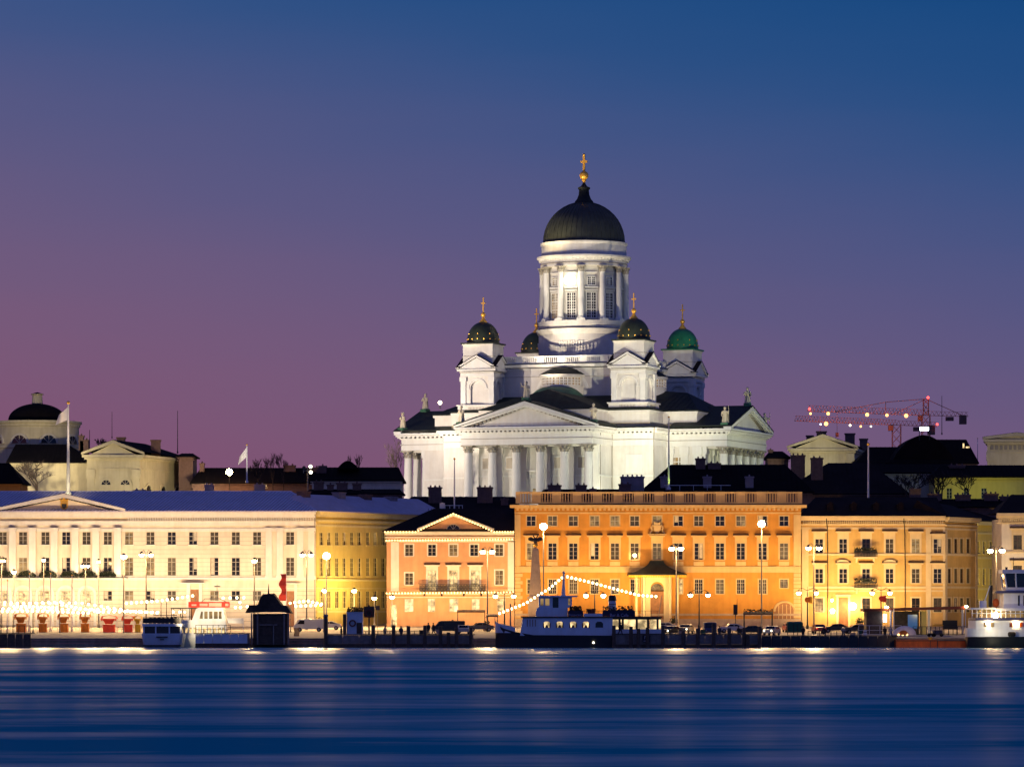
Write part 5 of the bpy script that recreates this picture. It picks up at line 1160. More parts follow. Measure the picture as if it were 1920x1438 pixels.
bare_tree('bare_tree', 'bare tree leaning right before the yellow-green wall', 1818, 945, 884, 60, 764, 37)

# cranes: lattice jibs on masts
def lattice(b, p, q, w, n, r=.07, up=Vector((0, 0, 1))):
    p, q = Vector(p), Vector(q); d = (q - p) / n; s = d.cross(up).normalized() * w / 2; t = s.cross(d).normalized() * w
    if t.dot(up) < 0: t = -t
    for i in range(n + 1):
        a = p + d * i
        if i < n:
            c = a + d
            b.tube(a + s, c + s, r, r, 4); b.tube(a - s, c - s, r, r, 4); b.tube(a + t, c + t, r, r, 4)
            b.tube(a + s, a + d * .5 + t, r * .7, r * .7, 4); b.tube(a + d * .5 + t, c + s, r * .7, r * .7, 4); b.tube(a - s, a + d * .5 + t, r * .7, r * .7, 4); b.tube(a + d * .5 + t, c - s, r * .7, r * .7, 4)
        b.tube(a + s, a - s, r * .6, r * .6, 4)
def mast(b, x, y, z0, z1, w, r=.09):
    n = max(2, int((z1 - z0) / w)); h = (z1 - z0) / n; c = [(x + i * w / 2, y + j * w / 2) for i, j in ((-1, -1), (1, -1), (1, 1), (-1, 1))]
    for k in range(4):
        b.tube((*c[k], z0), (*c[k], z1), r, r, 4)
        for i in range(n):
            a, d_ = c[k], c[(k + 1) % 4]; b.tube((*a, z0 + i * h), (*d_, z0 + (i + 1) * h), r * .7, r * .7, 4); b.tube((*d_, z0 + i * h), (*a, z0 + (i + 1) * h), r * .7, r * .7, 4)
def crane(label, mx, peak, jib_y, tip_px, tip_py, back_px, back_py, base_py, Y, lamps, apex=True, w=1.35, cold=None):
    t = thing('tower_crane', label, 'crane', (X(mx, Y), Y, Z(base_py, Y)), 0, 'tower cranes on the right skyline'); x0, z0 = X(mx, Y), Z(base_py, Y)
    L = lambda px, py: (X(px, Y) - x0, 0, Z(py, Y) - z0)
    b = MB(); mast(b, 0, 0, 0, L(mx, jib_y)[2], 1.9, .07); b.build('mast', M['crane_red'], t)
    b = MB(); lattice(b, L(mx, jib_y), L(tip_px, tip_py), w, 34, .05); b.build('jib', M['crane_red'], t)
    b = MB(); lattice(b, L(mx, jib_y), L(back_px, back_py), 1.0, 10, .05); b.build('counter_jib', M['crane_red'], t)
    b = MB(); p = L(back_px, back_py); b.box(p[0] - 2.0, p[0] - .4, -.8, .8, p[2] - 1.8, p[2] + .3); b.box(p[0] - 5.2, p[0] - 3.4, -.7, .7, p[2] - 1.0, p[2] - .1); b.build('counterweight', M['brick'], t)
    b = MB(); p = L(mx, jib_y); b.box(p[0] - 1.9, p[0] - .8, -1.3, .2, p[2] - 1.3, p[2] - .1); b.build('cab', M['crane_red'], t)
    if apex:
        b = MB(); pk = L(mx, peak); mast(b, 0, 0, p[2], pk[2], 1.2); b.build('tower_peak', M['crane_red'], t)
        b = MB(); q = Vector(L(mx, peak)); mid = Vector(L(1661, 754)); e = Vector(L(1565, 772)); e2 = Vector(L(1672, 778))
        b.path([q, mid, e], .1, 4); b.tube(q, e2, .09, .09, 4); b.tube(mid, L(1659, 776), .09, .09, 4); b.tube(q, L(back_px - 8, back_py - 1), .1, .1, 4); b.build('pendant_lines', M['crane_red'], t)
    b = MB(); p = L(tip_px + (mx - tip_px) * .25, tip_py); b.tube(p, (p[0], 0, p[2] - 5), .06, .06, 4); b.box(p[0] - .35, p[0] + .35, -.3, .3, p[2] - 6, p[2] - 5); b.build('hook_block', M['crane_red'], t)
    for px, py, mm, r in lamps:
        b = MB(); b.ball(L(px, py), r * .68, 8, 6); o = b.build('lamp', M[mm], t); o.location.y = -1.4
    for k_ in (.2, .55, .85): flood((X(mx + (tip_px - mx) * k_, Y), Y - 6, Z(jib_y + 14, Y)), (X(mx + (tip_px - mx) * k_, Y), Y, Z(jib_y, Y)), 1.0, (1, .42, .15), 150, 1, .3)
    return t
crane('upper red lattice tower crane with a tall peak and cables, lamps along its jib', 1736, 748, 779, 1514, 771, 1815, 781, 900, 960, [(1739, 746, 'lamp_red', .45), (1517, 767, 'lamp_red', .45), (1519, 776, 'lamp_amber', .4), (1552, 776, 'lamp_amber', .55), (1625, 778, 'lamp_amber', .6), (1662, 779, 'lamp_amber', .5), (1698, 780, 'lamp_amber', .65)])
crane('lower flat-topped red tower crane whose jib carries small white lamps', 1681, 795, 797, 1490, 789, 1756, 800, 900, 920, [(1538, 796, 'lamp_cold', .26), (1548, 795, 'lamp_amber', .65), (1593, 798, 'headlight', .34), (1613, 800, 'lamp_amber', .35), (1632, 800, 'headlight', .28), (1756, 796, 'lamp_red', .4)], apex=False, w=1.15)
t = thing('lit_sign', 'small glowing white rooftop panel under the upper crane mast', 'sign', (X(1733, 846), 846, Z(816, 846)))
b = MB(); b.box(-.9, .9, -.15, 0, .95, 1.7); b.build('panel', M['lamp_cold'], t); b = MB(); b.box(-1.1, -.95, -.1, 0, -1, .9); b.box(.95, 1.1, -.1, 0, -1, .9); b.build('legs_frame', M['iron'], t)

# flagpoles, aerials and masts on the roofs
def pole(name, label, px, py0, py1, Y, r0, r1, m='pole_white', cat='flagpole', knob=True, group=None):
    zb = Z(py1, Y); t = thing(name, label, cat, (X(px, Y), Y, zb), 0, group); h = Z(py0, Y) - zb
    b = MB(); b.tube((0, 0, 0), (0, 0, h), r0, r1, 10); b.lathe([(r0 * 1.8, 0), (r0 * 1.8, .3), (r0, .5)], n=10); b.build('pole', M[m], t)
    if knob: b = MB(); b.ball((0, 0, h), r1 * 2.4, 8, 6); b.build('knob', M['gold' if m == 'pole_white' else m], t)
    return t, h
def flag(t, label, pts, dz, m='white_canvas', n=10):
    b = MB(); lo, hi = [], []
    rows = 7; g_ = [[None] * (n + 1) for _ in range(rows)]
    for i in range(n + 1):
        s = i / n; ax, az, bx, bz = [pts[k] for k in range(4)]
        for j in range(rows):
            q = j / (rows - 1); top = (ax * s, az * s); bot = (bx * s, -dz + bz * s); g_[j][i] = (top[0] * (1 - q) + bot[0] * q, .28 * math.sin(s * 7 + q * 1.5) * s, top[1] * (1 - q) + bot[1] * q)
    for j in range(rows - 1):
        for i in range(n): b.quad(g_[j][i], g_[j][i + 1], g_[j + 1][i + 1], g_[j + 1][i])
    o = b.build('flag', M[m], None, smooth=True); o['label'] = label; o['category'] = 'flag'; return o
t, h = pole('flagpole', 'tall brightly uplit white flagpole on the cream palace roof, at left', 128, 755, 927, 706, .34, .12)
o = flag(t, 'pale flag streaming left from the tall uplit flagpole', (-1.6, -1.4, -2.2, -.9), 2.2); o.location = (X(127.5, 706), 706, Z(763, 706))
flood((X(124, 702), 701.6, Z(921, 702)), (X(128, 706), 706, Z(895, 706)), 3.2, (1, .82, .42), 130, 1, .15)
flood((X(126, 703), 702.5, Z(915, 703)), (X(126, 706), 706, Z(775, 706)), 3.0, (1, .82, .55), 26, 1, .15)
t, h = pole('flagpole', 'slim flagpole with a white flag on the dark left skyline beside a starry lamp', 463, 834, 905, 800, .16, .08)
o = flag(t, 'white flag drooping left on the dark skyline above the starry lamp', (-1.4, -1.9, -1.7, -1.6), 1.9); o.location = (X(462.6, 800), 800, Z(838, 800))
flood((X(458, 792), 791, Z(882, 792)), (X(457, 800), 800, Z(850, 800)), 3.0, (1, .86, .66), 50, 1, .1)
pole('flagpole', 'white pole with rungs rising behind the pink house gable, before the cathedral columns', 852, 860, 962, 712, .14, .08)
t, h = pole('flagpole', 'dark-topped pole lit green at its foot, on the orange palace roof', 1254, 782, 918, 722, .20, .07)
flood((X(1255, 720.6), 720.2, Z(917, 720)), (X(1254, 722), 722, Z(890, 722)), 3.0, (.72, 1, .12), 60, 1, .1)
pole('flagpole', 'thick plain white pole on the cream building roof', 1628, 833, 952, 709, .2, .12)
pole('aerial', 'tall thin aerial behind the cream gabled hall', 333, 770, 850, 830, .09, .05, 'iron', 'aerial', False)
pole('aerial', 'faint thin aerial above the cream gabled hall chimney', 210, 772, 822, 835, .06, .04, 'iron', 'aerial', False)
pole('aerial', 'faint aerial rising beside the upper crane mast', 1766, 742, 815, 870, .08, .05, 'iron', 'aerial', False)
pole('aerial', 'slim lit mast with a lamp knob left of the far right house', 1833, 822, 870, 860, .08, .05, 'pole_white', 'mast', True)
pole('aerial', 'thin aerial with crossbars left of the cream gabled hall', 168, 806, 846, 840, .08, .05, 'iron', 'aerial', False)
t = thing('roof_aerial', 'roof frame with a pale box behind the pink house gable', 'aerial', (X(845, 712), 712, Z(962, 712)))
b = MB(); [b.box(x, x + .09, -.05, .05, 0, 1.4) for x in (-1.0, -.2, .6, 1.4, 2.0)]; b.box(-1.2, 2.1, -.04, .04, 1.3, 1.4); b.box(-1.2, 2.1, -.04, .04, .65, .75); b.build('frame', M['pole_white'], t)
b = MB(); b.box(-1.9, -1.0, -.4, .2, .6, 1.7); b.prism([(-1.95, 1.7), (-.95, 1.7), (-1.45, 1.85)], -.45, .25); b.build('box', M['pole_white'], t)
# floodlight mast and starry lamp on the dark skyline
t = thing('floodlight_mast', 'floodlight mast with two round lit heads on the dark skyline above the blue roof', 'lamp', (X(577, 792), 792, Z(930, 792)))
b = MB(); hh = Z(878, 792) - Z(930, 792); b.tube((0, 0, 0), (0, 0, hh), .14, .1, 8); b.box(-.9, .9, -.1, .1, hh - .5, hh - .4); b.box(-.9, -.75, -.1, .1, hh - .9, hh + .3); b.build('pole', M['pole_grey'], t)
for dx, dz_ in ((.55, .35), (.6, -.75), (-.7, .1)):
    b = MB(); b.tube((dx, -.3, hh + dz_), (dx, .25, hh + dz_), .36, .22, 12); o = b.build('lamp_head', M['iron'], t)
    if dx > 0: b = MB(); b.ball((dx, -.32, hh + dz_), .33, 10, 6); b.build('lamp', M['headlight'], o)
def small_lamp(label, px, py, Y, r, m, drop=2.2):
    t = thing('street_lamp', label, 'street lamp', (X(px, Y), Y, Z(py, Y) - drop)); b = MB(); b.tube((0, 0, 0), (0, 0, drop - r * .8), .08, .06, 8); b.lathe([(.2, 0), (.2, .15), (.08, .3)], n=8); b.build('post', M['iron'], t)
    b = MB(); b.ball((0, 0, drop), r, 12, 8); b.build('lamp', M[m], t, smooth=True); return t
small_lamp('single starry lamp shining on the dark skyline behind the blue roof', 430, 885, 808, .62, 'lamp_star', 4)
small_lamp('small round white lamp on the cathedral roof edge at left', 825, 755, 858, .42, 'headlight', 1.2)

# ================================================================== waterfront: lamps, strings of bulbs, boats, piers, stalls, cars, people
def street_lamp(label, px, py, Y, kind='double', gap=1.1, m='lamp_warm', r=.42, group='street lamps along the quay'):
    zb = gz(Y); t = thing('street_lamp', label, 'street lamp', (X(px, Y), Y, zb), 0, group); h = Z(py, Y) - zb
    b = MB(); b.lathe([(.22, 0), (.22, .5), (.14, .7), (.11, h * .5), (.08, h + (.1 if kind != 'single' else .3))], n=10); pm = 'pole_grey' if kind != 'globes' else 'iron'
    b.build('post', M[pm], t)
    if kind == 'double':
        b = MB(); b.path([(-gap, 0, h + .55), (-gap * .5, 0, h + .75), (0, 0, h + .1), (gap * .5, 0, h + .75), (gap, 0, h + .55)], .05, 5); b.build('arm', M[pm], t)
    if kind == 'globes':
        b = MB(); b.path([(-gap, 0, h + .5), (-gap * .6, 0, h + .8), (0, 0, h + .35), (gap * .6, 0, h + .8), (gap, 0, h + .5)], .045, 5); b.tube((0, 0, h), (0, 0, h + 1.0), .05, .02, 6); b.build('arm', M[pm], t)
    for s in ((-1, 1) if kind != 'single' else (0,)):
        b = MB(); b.lathe([(.1, .52), (r * .9, .22), (r * 1.05, .12), (r * .9, .1)], n=12); hd = b.build('lamp_head', M['iron'], t); hd.location = (s * gap, 0, h)
        r_ = r * (1.0 if 'star' in m else .88); b = MB(); b.ball((0, 0, 0), r_, 12, 8, .85 if kind != 'globes' else 1.0); b.build('lamp', M[m], hd, smooth=True)
    if kind != 'globes': flood((X(px, Y), Y - r - .25, zb + h - .1), (X(px, Y), Y - 10, zb - .5), 4.5, (1, .62, .25), 165, 1, .2)
    return t
SL = [('tall single-headed lamp with a starry glow, left of the obelisk eagle', 1019, 987, 684, 'single', 0, 'lamp_star', .62),
      ('tall single-headed starry lamp in front of the orange palace right half', 1428, 982, 684, 'single', 0, 'lamp_star', .62),
      ('tall twin lamp in front of the pink house right side', 914, 1034, 668, 'double', .75, 'lamp_warm', .48),
      ('tall twin lamp right of the orange palace canopy', 1268, 1028, 668, 'double', .75, 'lamp_warm', .52),
      ('tall twin lamp at the seam of orange palace and cream building', 1526, 1027, 668, 'double', .85, 'lamp_warm', .5),
      ('tall twin lamp above the right-hand ferry, against the side street', 1868, 1032, 668, 'double', .95, 'lamp_star', .45),
      ('bright single lamp before the cream palace, right of its gable columns', 232, 1043, 672, 'single', 0, 'lamp_star', .5),
      ('twin lamp in front of the cream palace right of the gable', 274, 1040, 672, 'double', .75, 'lamp_warm', .42),
      ('single lamp before the cream palace above the dark kiosk', 477, 1051, 672, 'single', 0, 'lamp_warm', .46),
      ('twin lamp at the right end of the cream palace', 575, 1040, 672, 'double', .7, 'lamp_warm', .44),
      ('very bright lamp before the yellow side street building', 612, 1042, 690, 'single', 0, 'lamp_star', .62),
      ('yellow lamp deep in the side street before narrow windows', 662, 1037, 716, 'single', 0, 'lamp_yellow', .5),
      ('low lamp at the left foot of the yellow side street building', 608, 1107, 690, 'single', 0, 'lamp_warm', .42),
      ('low lamp in the middle of the yellow building ground floor', 664, 1107, 700, 'single', 0, 'lamp_warm', .46),
      ('low lamp left of the pink house corner', 702, 1121, 690, 'single', 0, 'lamp_warm', .44),
      ('small lamp at the pink house left doorway', 735, 1119, 690, 'single', 0, 'lamp_warm', .42),
      ('twin globe lamp right of the pink house', 946, 1117, 680, 'globes', 1.5, 'lamp_globe', .42),
      ('twin globe lamp above the cafe boat wheelhouse', 1115, 1116, 680, 'globes', 1.45, 'lamp_globe', .44),
      ('twin globe lamp right of the palace canopy', 1311, 1115, 680, 'globes', 1.45, 'lamp_globe', .42),
      ('twin globe lamp with an orange disc sign, by the cream building corner', 1514, 1111, 680, 'globes', 1.45, 'lamp_globe', .42),
      ('twin globe lamp with a red sign before the cream building', 1652, 1111, 680, 'globes', 1.45, 'lamp_globe', .42),
      ('low lamp at the foot of the flag by the far left gable column', 26, 1072, 690, 'single', 0, 'lamp_warm', .42),
      ('lamp by the left gable column of the cream palace', 82, 1050, 690, 'single', 0, 'lamp_warm', .32),
      ('twin lamp at left edge before the cream palace', 3, 1051, 690, 'double', .35, 'lamp_warm', .34),
      ('paired lamp low before the right gable windows', 160, 1061, 690, 'double', .45, 'lamp_warm', .32),
      ('lamp on the right gable column of the cream palace', 185, 1053, 690, 'single', 0, 'lamp_warm', .32)]
for lab, px, py, Y, k, gp, m_, r in SL: street_lamp(lab, px, py, Y, k, gp, m_, r)
def wall_lamp(label, px, py, Y, r, m='lamp_globe'):
    t = thing('wall_lamp', label, 'wall lamp', (X(px, Y), Y, Z(py, Y))); b = MB(); b.ball((0, 0, 0), r, 10, 8, 1.15); b.build('lamp', M[m], t, smooth=True); b = MB(); b.tube((0, 0, r), (0, .9, r + .25), .04, .04, 5); b.lathe([(r * .9, r * .9), (.05, r + .25)], n=10); b.build('bracket', M['iron'], t)
for lab, px, py, Y, r in (('small round lamp left of the cream building door', 1560, 1125, 700.8, .22), ('lantern low left of the cream building door', 1561, 1145, 700.8, .38), ('large bright lantern right of the cream building door', 1599, 1136, 700.6, .6), ('small lamp on the orange palace between middle windows', 1190, 1041, 699.2, .26)): wall_lamp(lab, px, py, Y, r)

# strings of bulbs
bulb_me = {}
def light_string(label, pts, n, r=.17, m='bulb', sag=.0, group='strings of light bulbs'):
    pts = [Vector(p) for p in pts]; o0 = pts[0]; t = thing('light_string', label, 'string lights', tuple(o0), 0, group)
    seg = [(b_ - a).length for a, b_ in zip(pts, pts[1:])]; tot = sum(seg); pos = []
    for i in range(n):
        d = tot * (i + .5) / n; k = 0
        while k < len(seg) - 1 and d > seg[k]: d -= seg[k]; k += 1
        f_ = d / seg[k]; p = pts[k].lerp(pts[k + 1], f_); p = p - Vector((0, 0, sag * 4 * f_ * (1 - f_))); pos.append(p - o0)
    b = MB(); b.path([pts[0] - o0] + [p + Vector((0, 0, r * 1.3)) for p in pos] + [pts[-1] - o0], .018, 4); b.build('wire', M['iron'], t)
    key = (r, m)
    for i, p in enumerate(pos):
        if key not in bulb_me:
            bb = MB(); bb.ball((0, 0, 0), r, 8, 6, 1.1); o = bb.build('bulb', M[m], t, smooth=True); bulb_me[key] = o
        else: o = bulb_me[key].copy(); COL.objects.link(o); o.parent = t
        o.location = p
    return t
P = lambda px, py, Y: (X(px, Y), Y, Z(py, Y))
light_string('row of bulbs along the left eave of the pink house', [P(719, 997, 698), P(782, 997, 698)], 11, .13, 'bulb_facade')
light_string('rows of bulbs tracing the pink house gable', [P(782, 996, 698.2), P(850, 963, 698.2), P(924, 996, 698.2)], 28, .14, 'bulb_facade')
light_string('row of bulbs along the right eave of the pink house', [P(924, 997, 698), P(965, 997, 698)], 8, .13, 'bulb_facade')
light_string('row of bulbs under the pink house cornice, above the top windows', [P(722, 1013, 698.8), P(963, 1011, 698.8)], 46, .13, 'bulb_facade')
light_string('row of bulbs over the pink house ground floor, below the iron balcony', [P(722, 1112, 697.8), P(965, 1110, 697.8)], 42, .14, 'bulb_facade')
YB = 606.5
light_string('string of bulbs climbing from the cafe boat bow to its mast', [P(933, 1151, YB), P(985, 1131, YB), P(1030, 1103, YB), P(1057, 1080, YB)], 18, .18)
light_string('string of bulbs descending from the cafe boat mast towards the canopy', [P(1060, 1080, YB), P(1110, 1092, YB), P(1165, 1107, YB), P(1200, 1116, YB), P(1234, 1118, YB)], 22, .18)
for i, (lab, pts, n) in enumerate([('upper left bulb string over the orange market stalls', [P(-10, 1133, 652), P(60, 1131, 652), P(150, 1130, 652), P(232, 1143, 652)], 26),
        ('long middle bulb string sweeping across the market stalls', [P(0, 1141, 648), P(100, 1142, 648), P(200, 1142, 648), P(300, 1149, 648)], 34),
        ('bulb string slanting up right above the market towards the palace side door', [P(232, 1131, 650), P(300, 1126, 650), P(366, 1116, 650)], 18),
        ('lowest bulb string of the market, right end over small ferry', [P(178, 1147, 645), P(240, 1146, 645), P(301, 1148, 645)], 15),
        ('dense bulb string low over the left market stalls', [P(22, 1137, 655), P(60, 1137, 655), P(110, 1139, 655)], 16),
        ('short bulb string between middle market poles', [P(112, 1133, 650), P(190, 1147, 650)], 12),
        ('upper short bulb string right of the dark kiosk', [P(540, 1131, 655), P(575, 1126, 655), P(607, 1133, 655)], 10),
        ('lower short bulb string right of the dark kiosk', [P(550, 1136, 653), P(606, 1134, 653)], 8),
        ('bulb string high over the left stalls, above the first white pole', [P(-20, 1127, 658), P(40, 1131, 658), P(120, 1128, 658)], 16),
        ('bulb string low along the stall fronts, under the others', [P(-10, 1146, 646), P(70, 1145, 646), P(170, 1149, 646)], 24),
        ('bulb string left of the dark kiosk above the pale tent', [P(412, 1121, 650), P(458, 1120, 650), P(440, 1140, 650), P(470, 1136, 650)], 11)]):
    light_string(lab, pts, max(6, int(n * .80)), .20)
for i, (px, py, Y) in enumerate(((0, 1130, 650), (62, 1128, 650), (112, 1130, 650), (232, 1128, 650), (302, 1124, 650), (366, 1114, 650), (607, 1124, 654), (545, 1124, 654))):
    pole('market_pole', ORD[i] + ' thin white bulb-string pole from the left, among the market stalls' if i < 6 else ('pole at the right end of the short bulb strings by the yellow building' if i == 6 else 'pole right beside the dark kiosk holding short bulb strings'), px, py, HZ + (H - gz(Y)) * F / Y, Y, .07, .05, 'pole_grey', 'pole', False, 'market poles')
for i, px in enumerate((14, 55, 95, 135)):
    pole('flagpole', ORD[i] + ' bare white street flagpole from the left before the cream palace', px, (1088, 1075, 1075, 1078)[i], HZ + (H - gz(660)) * F / 660, 660, .11, .06, 'pole_white', 'flagpole', True, 'bare white flagpoles')
    flood((X(px, 658.5), 658.2, 2.6), P(px, 1120, 660), 1.6, (1, .85, .6), 50, 1, .1)

# market stalls with orange canvas
def stall(label, px, w, Y, m, top=1148):
    zb = gz(Y); t = thing('market_stall', label, 'market stall', (X(px, Y), Y, zb), 0, 'market stalls before the palace'); h = Z(top, Y) - zb; w = w * Y / F
    b = MB(); n = 10
    prof = [(-w / 2, h * .80), (-w * .42, h * .95), (0, h), (w * .42, h * .95), (w / 2, h * .80)]
    b.loft([[(x, y, zz) for x, zz in prof] + [(x, y, zz - .06) for x, zz in reversed(prof)] for y in (-1.3, 1.3)])
    for i in range(n): x = -w / 2 + w * (i + .5) / n; b.prism([(x - w / n / 2, h * .80), (x + w / n / 2, h * .80), (x + w / n * .3, h * .66), (x - w / n * .3, h * .66)], -1.36, -1.3)
    b.build('canopy', M[m], t)
    b = MB(); b.prism([(-w * .40, h * .8), (w * .40, h * .8), (w * .22, h * .47), (-w * .22, h * .47)], -1.0, -.95); b.build('front_cloth', M[m], t)
    b = MB(); b.box(-w * .36, w * .36, -.9, .6, 0, h * .42); b.box(-w * .4, w * .4, -1.0, .7, h * .42, h * .45); b.build('counter', M[m], t)
    [MB().tube((x, y, 0), (x, y, h * .80), .035, .035, 5).build('post', M['pole_white'], t) for x in (-w * .47, w * .47) for y in (-1.2, 1.2)]
for lab, px, w, m_ in (('orange market stall at the far left, between the first two white poles', 40, 24, 'orange_canvas'), ('orange market stall between the second and third white poles', 81, 20, 'orange_canvas'), ('orange market stall between the third and fourth white poles', 120, 22, 'orange_canvas'), ('orange market stall right of the fourth white pole', 160, 20, 'orange_canvas'), ('low red market stall in mid market, left of the yellow one', 205, 30, 'red_canvas'), ('small red stall touching the yellow market stall', 240, 22, 'red_canvas'), ('yellow market stall left of the small ferry', 259, 14, 'yellow_canvas')):
    stall(lab, px, w, 655, m_, 1149 if px < 170 else 1153)
t = thing('feather_banner', 'tall curved red banner behind the dark kiosk', 'banner', (X(537, 660), 660, gz(660)))
b = MB(); hh = Z(1076, 660) - gz(660); b.tube((0, 0, 0), (0, 0, hh), .05, .03, 6); b.build('pole', M['pole_white'], t)
b = MB(); rows = 14; hb = Z(1126, 660) - gz(660)
for i in range(rows):
    z0, z1 = hb + (hh - hb) * i / rows, hb + (hh - hb) * (i + 1) / rows; w0, w1 = 1.0 + .25 * math.sin(i * .9), 1.0 + .25 * math.sin((i + 1) * .9)
    b.quad((-.05, .1 * math.sin(i), z0), (-w0, .22 * math.sin(i * 1.3 + 1), z0), (-w1, .22 * math.sin(i * 1.3 + 2.3), z1), (-.05, .1 * math.sin(i + 1), z1))
b.build('cloth', M['red_canvas'], t, smooth=True)
flood((X(534, 655), 655, 3), P(532, 1100, 660), 1.6, (1, .7, .45), 60, 1, .2)

# obelisk with a double-headed eagle
t = thing('obelisk', 'red granite obelisk topped by a ball and spread-winged two-headed eagle', 'monument', (X(1004, 672), 672, gz(672))); zz = lambda py: Z(py, 672) - gz(672); k = 672 / F
b = MB(); b.box(-17 * k, 17 * k, -17 * k, 17 * k, 0, zz(1158)); b.box(-14 * k, 14 * k, -14 * k, 14 * k, zz(1158), zz(1122)); b.box(-15.5 * k, 15.5 * k, -15.5 * k, 15.5 * k, zz(1122), zz(1118)); b.build('pedestal', M['granite'], t)
b = MB(); fr = [(12, 1118), (10.5, 1100), (6, 1032), (5.2, 1029), (0.6, 1026)]
b.loft([[(-s * k, -s * k, zz(py)), (s * k, -s * k, zz(py)), (s * k, s * k, zz(py)), (-s * k, s * k, zz(py))] for s, py in fr]); b.build('shaft', M['granite'], t)
b = MB(); b.ball((0, 0, zz(1022)), 4.6 * k, 14, 10); b.build('ball', M['gold'], t, smooth=True)
b = MB(); zb_ = zz(1018); b.ball((0, 0, zb_ + .35), .34, 10, 8, 1.5)
for s in (-1, 1):
    b.tube((s * .08, 0, zb_ + .75), (s * .3, -.05, zb_ + 1.1), .12, .09, 8); b.ball((s * .33, -.08, zb_ + 1.13), .12, 8, 6); b.tube((s * .4, -.1, zb_ + 1.12), (s * .55, -.12, zb_ + 1.05), .05, .01, 5)
    b.add([(s * .2, 0, zb_ + .75), (s * .75, .05, zb_ + 1.05), (s * 1.25, .1, zb_ + .8), (s * 1.15, .1, zb_ + .45), (s * .95, .08, zb_ + .6), (s * .7, .05, zb_ + .3), (s * .5, .03, zb_ + .45), (s * .2, 0, zb_ + .2)], [tuple(range(8))]); b.add([(s * .2, .12, zb_ + .75), (s * .75, .14, zb_ + 1.05), (s * 1.25, .16, zb_ + .8), (s * 1.15, .16, zb_ + .45), (s * .7, .14, zb_ + .3), (s * .2, .12, zb_ + .2)], [tuple(range(6))])
b.prism([(-.2, zb_ + .1), (.2, zb_ + .1), (.3, zb_ - .3), (0, zb_ - .1), (-.3, zb_ - .3)], .1, .3); b.build('eagle', M['iron'], t)
flood((X(998, 665), 664.5, 3.2), P(1003, 1090, 672), 1.6, (1, .66, .3), 70, 1, .2)

# ---------------------------------------------------------------- boats
def hull(b, st, zk=-.6, n=7):                          # stations: x, half beam, deck height, keel half beam factor
    rings = []
    for x, hb, zd, kf in st:
        ring = []
        for i in range(n): q = i / (n - 1); ring.append((x, -(hb * kf + hb * (1 - kf) * q ** .7), zk + (zd - zk) * q))
        ring += [(p[0], -p[1], p[2]) for p in reversed(ring)]; rings.append(ring)
    b.loft(rings); return b
def boat(name, label, cat, px, Y): return thing(name, label, cat, (X(px, Y), Y, 0)), (lambda p: X(p, Y) - X(px, Y)), (lambda py: Z(py, Y))
YC = 604.0
bt, bx, bz = boat('cafe_boat', 'black and white cafe boat with lit round-topped windows, wheelhouse and mast, moored mid quay', 'boat', 1085, YC)
b = MB(); hull(b, [(bx(929), .12, bz(1168), .3), (bx(934), .7, bz(1172), .3), (bx(945), 1.6, bz(1178), .45), (bx(965), 2.4, bz(1184), .6), (bx(1000), 2.8, bz(1190), .7), (bx(1150), 2.9, bz(1191), .75), (bx(1225), 2.6, bz(1190), .7), (bx(1245), 1.7, bz(1187), .5)]); b.build('hull', M['hull_black'], bt, smooth=True)
b = MB(); hull(b, [(bx(929) - .02, .15, bz(1164), .9), (bx(934), .74, bz(1168), .97), (bx(947), 1.66, bz(1171), .97), (bx(966), 2.45, bz(1176), .97)], zk=bz(1186)); b.build('bulwark', M['boat_white'], bt)
zs_ = bz(1191); yt = -2.55
holes = [(bx(c - 8), bx(c + 8), bz(1177), bz(1164)) for c in (1025, 1049, 1074, 1098, 1123)]
b = MB(); us = sorted({bx(986), bx(1148)} | {h[0] for h in holes} | {h[1] for h in holes}); zz_ = [zs_, bz(1177), bz(1164), bz(1158)]
for a, c in zip(us, us[1:]):
    for p, q_ in zip(zz_, zz_[1:]):
        if not any(h[0] < (a + c) / 2 < h[1] and h[2] < (p + q_) / 2 < h[3] for h in holes): b.quad((a, yt, p), (c, yt, p), (c, yt, q_), (a, yt, q_))
b.add([(bx(975), yt, zs_), (bx(986), yt, zs_), (bx(986), yt, bz(1158)), (bx(980), yt, bz(1158)), (bx(975), 2.5, zs_), (bx(986), 2.5, zs_), (bx(986), 2.5, bz(1158)), (bx(980), 2.5, bz(1158))], [(0, 1, 2, 3), (0, 3, 7, 4), (4, 7, 6, 5)])
b.quad((bx(1148), yt, zs_), (bx(1148), 2.5, zs_), (bx(1148), 2.5, bz(1158)), (bx(1148), yt, bz(1158))); b.quad((bx(986), 2.5, zs_), (bx(1148), 2.5, zs_), (bx(1148), 2.5, bz(1158)), (bx(986), 2.5, bz(1158)))
b.build('saloon', M['boat_white'], bt)
b = MB(); b.box(bx(977), bx(1240), -2.75, 2.7, bz(1158), bz(1155.5)); b.build('upper_deck', M['hull_black'], bt)
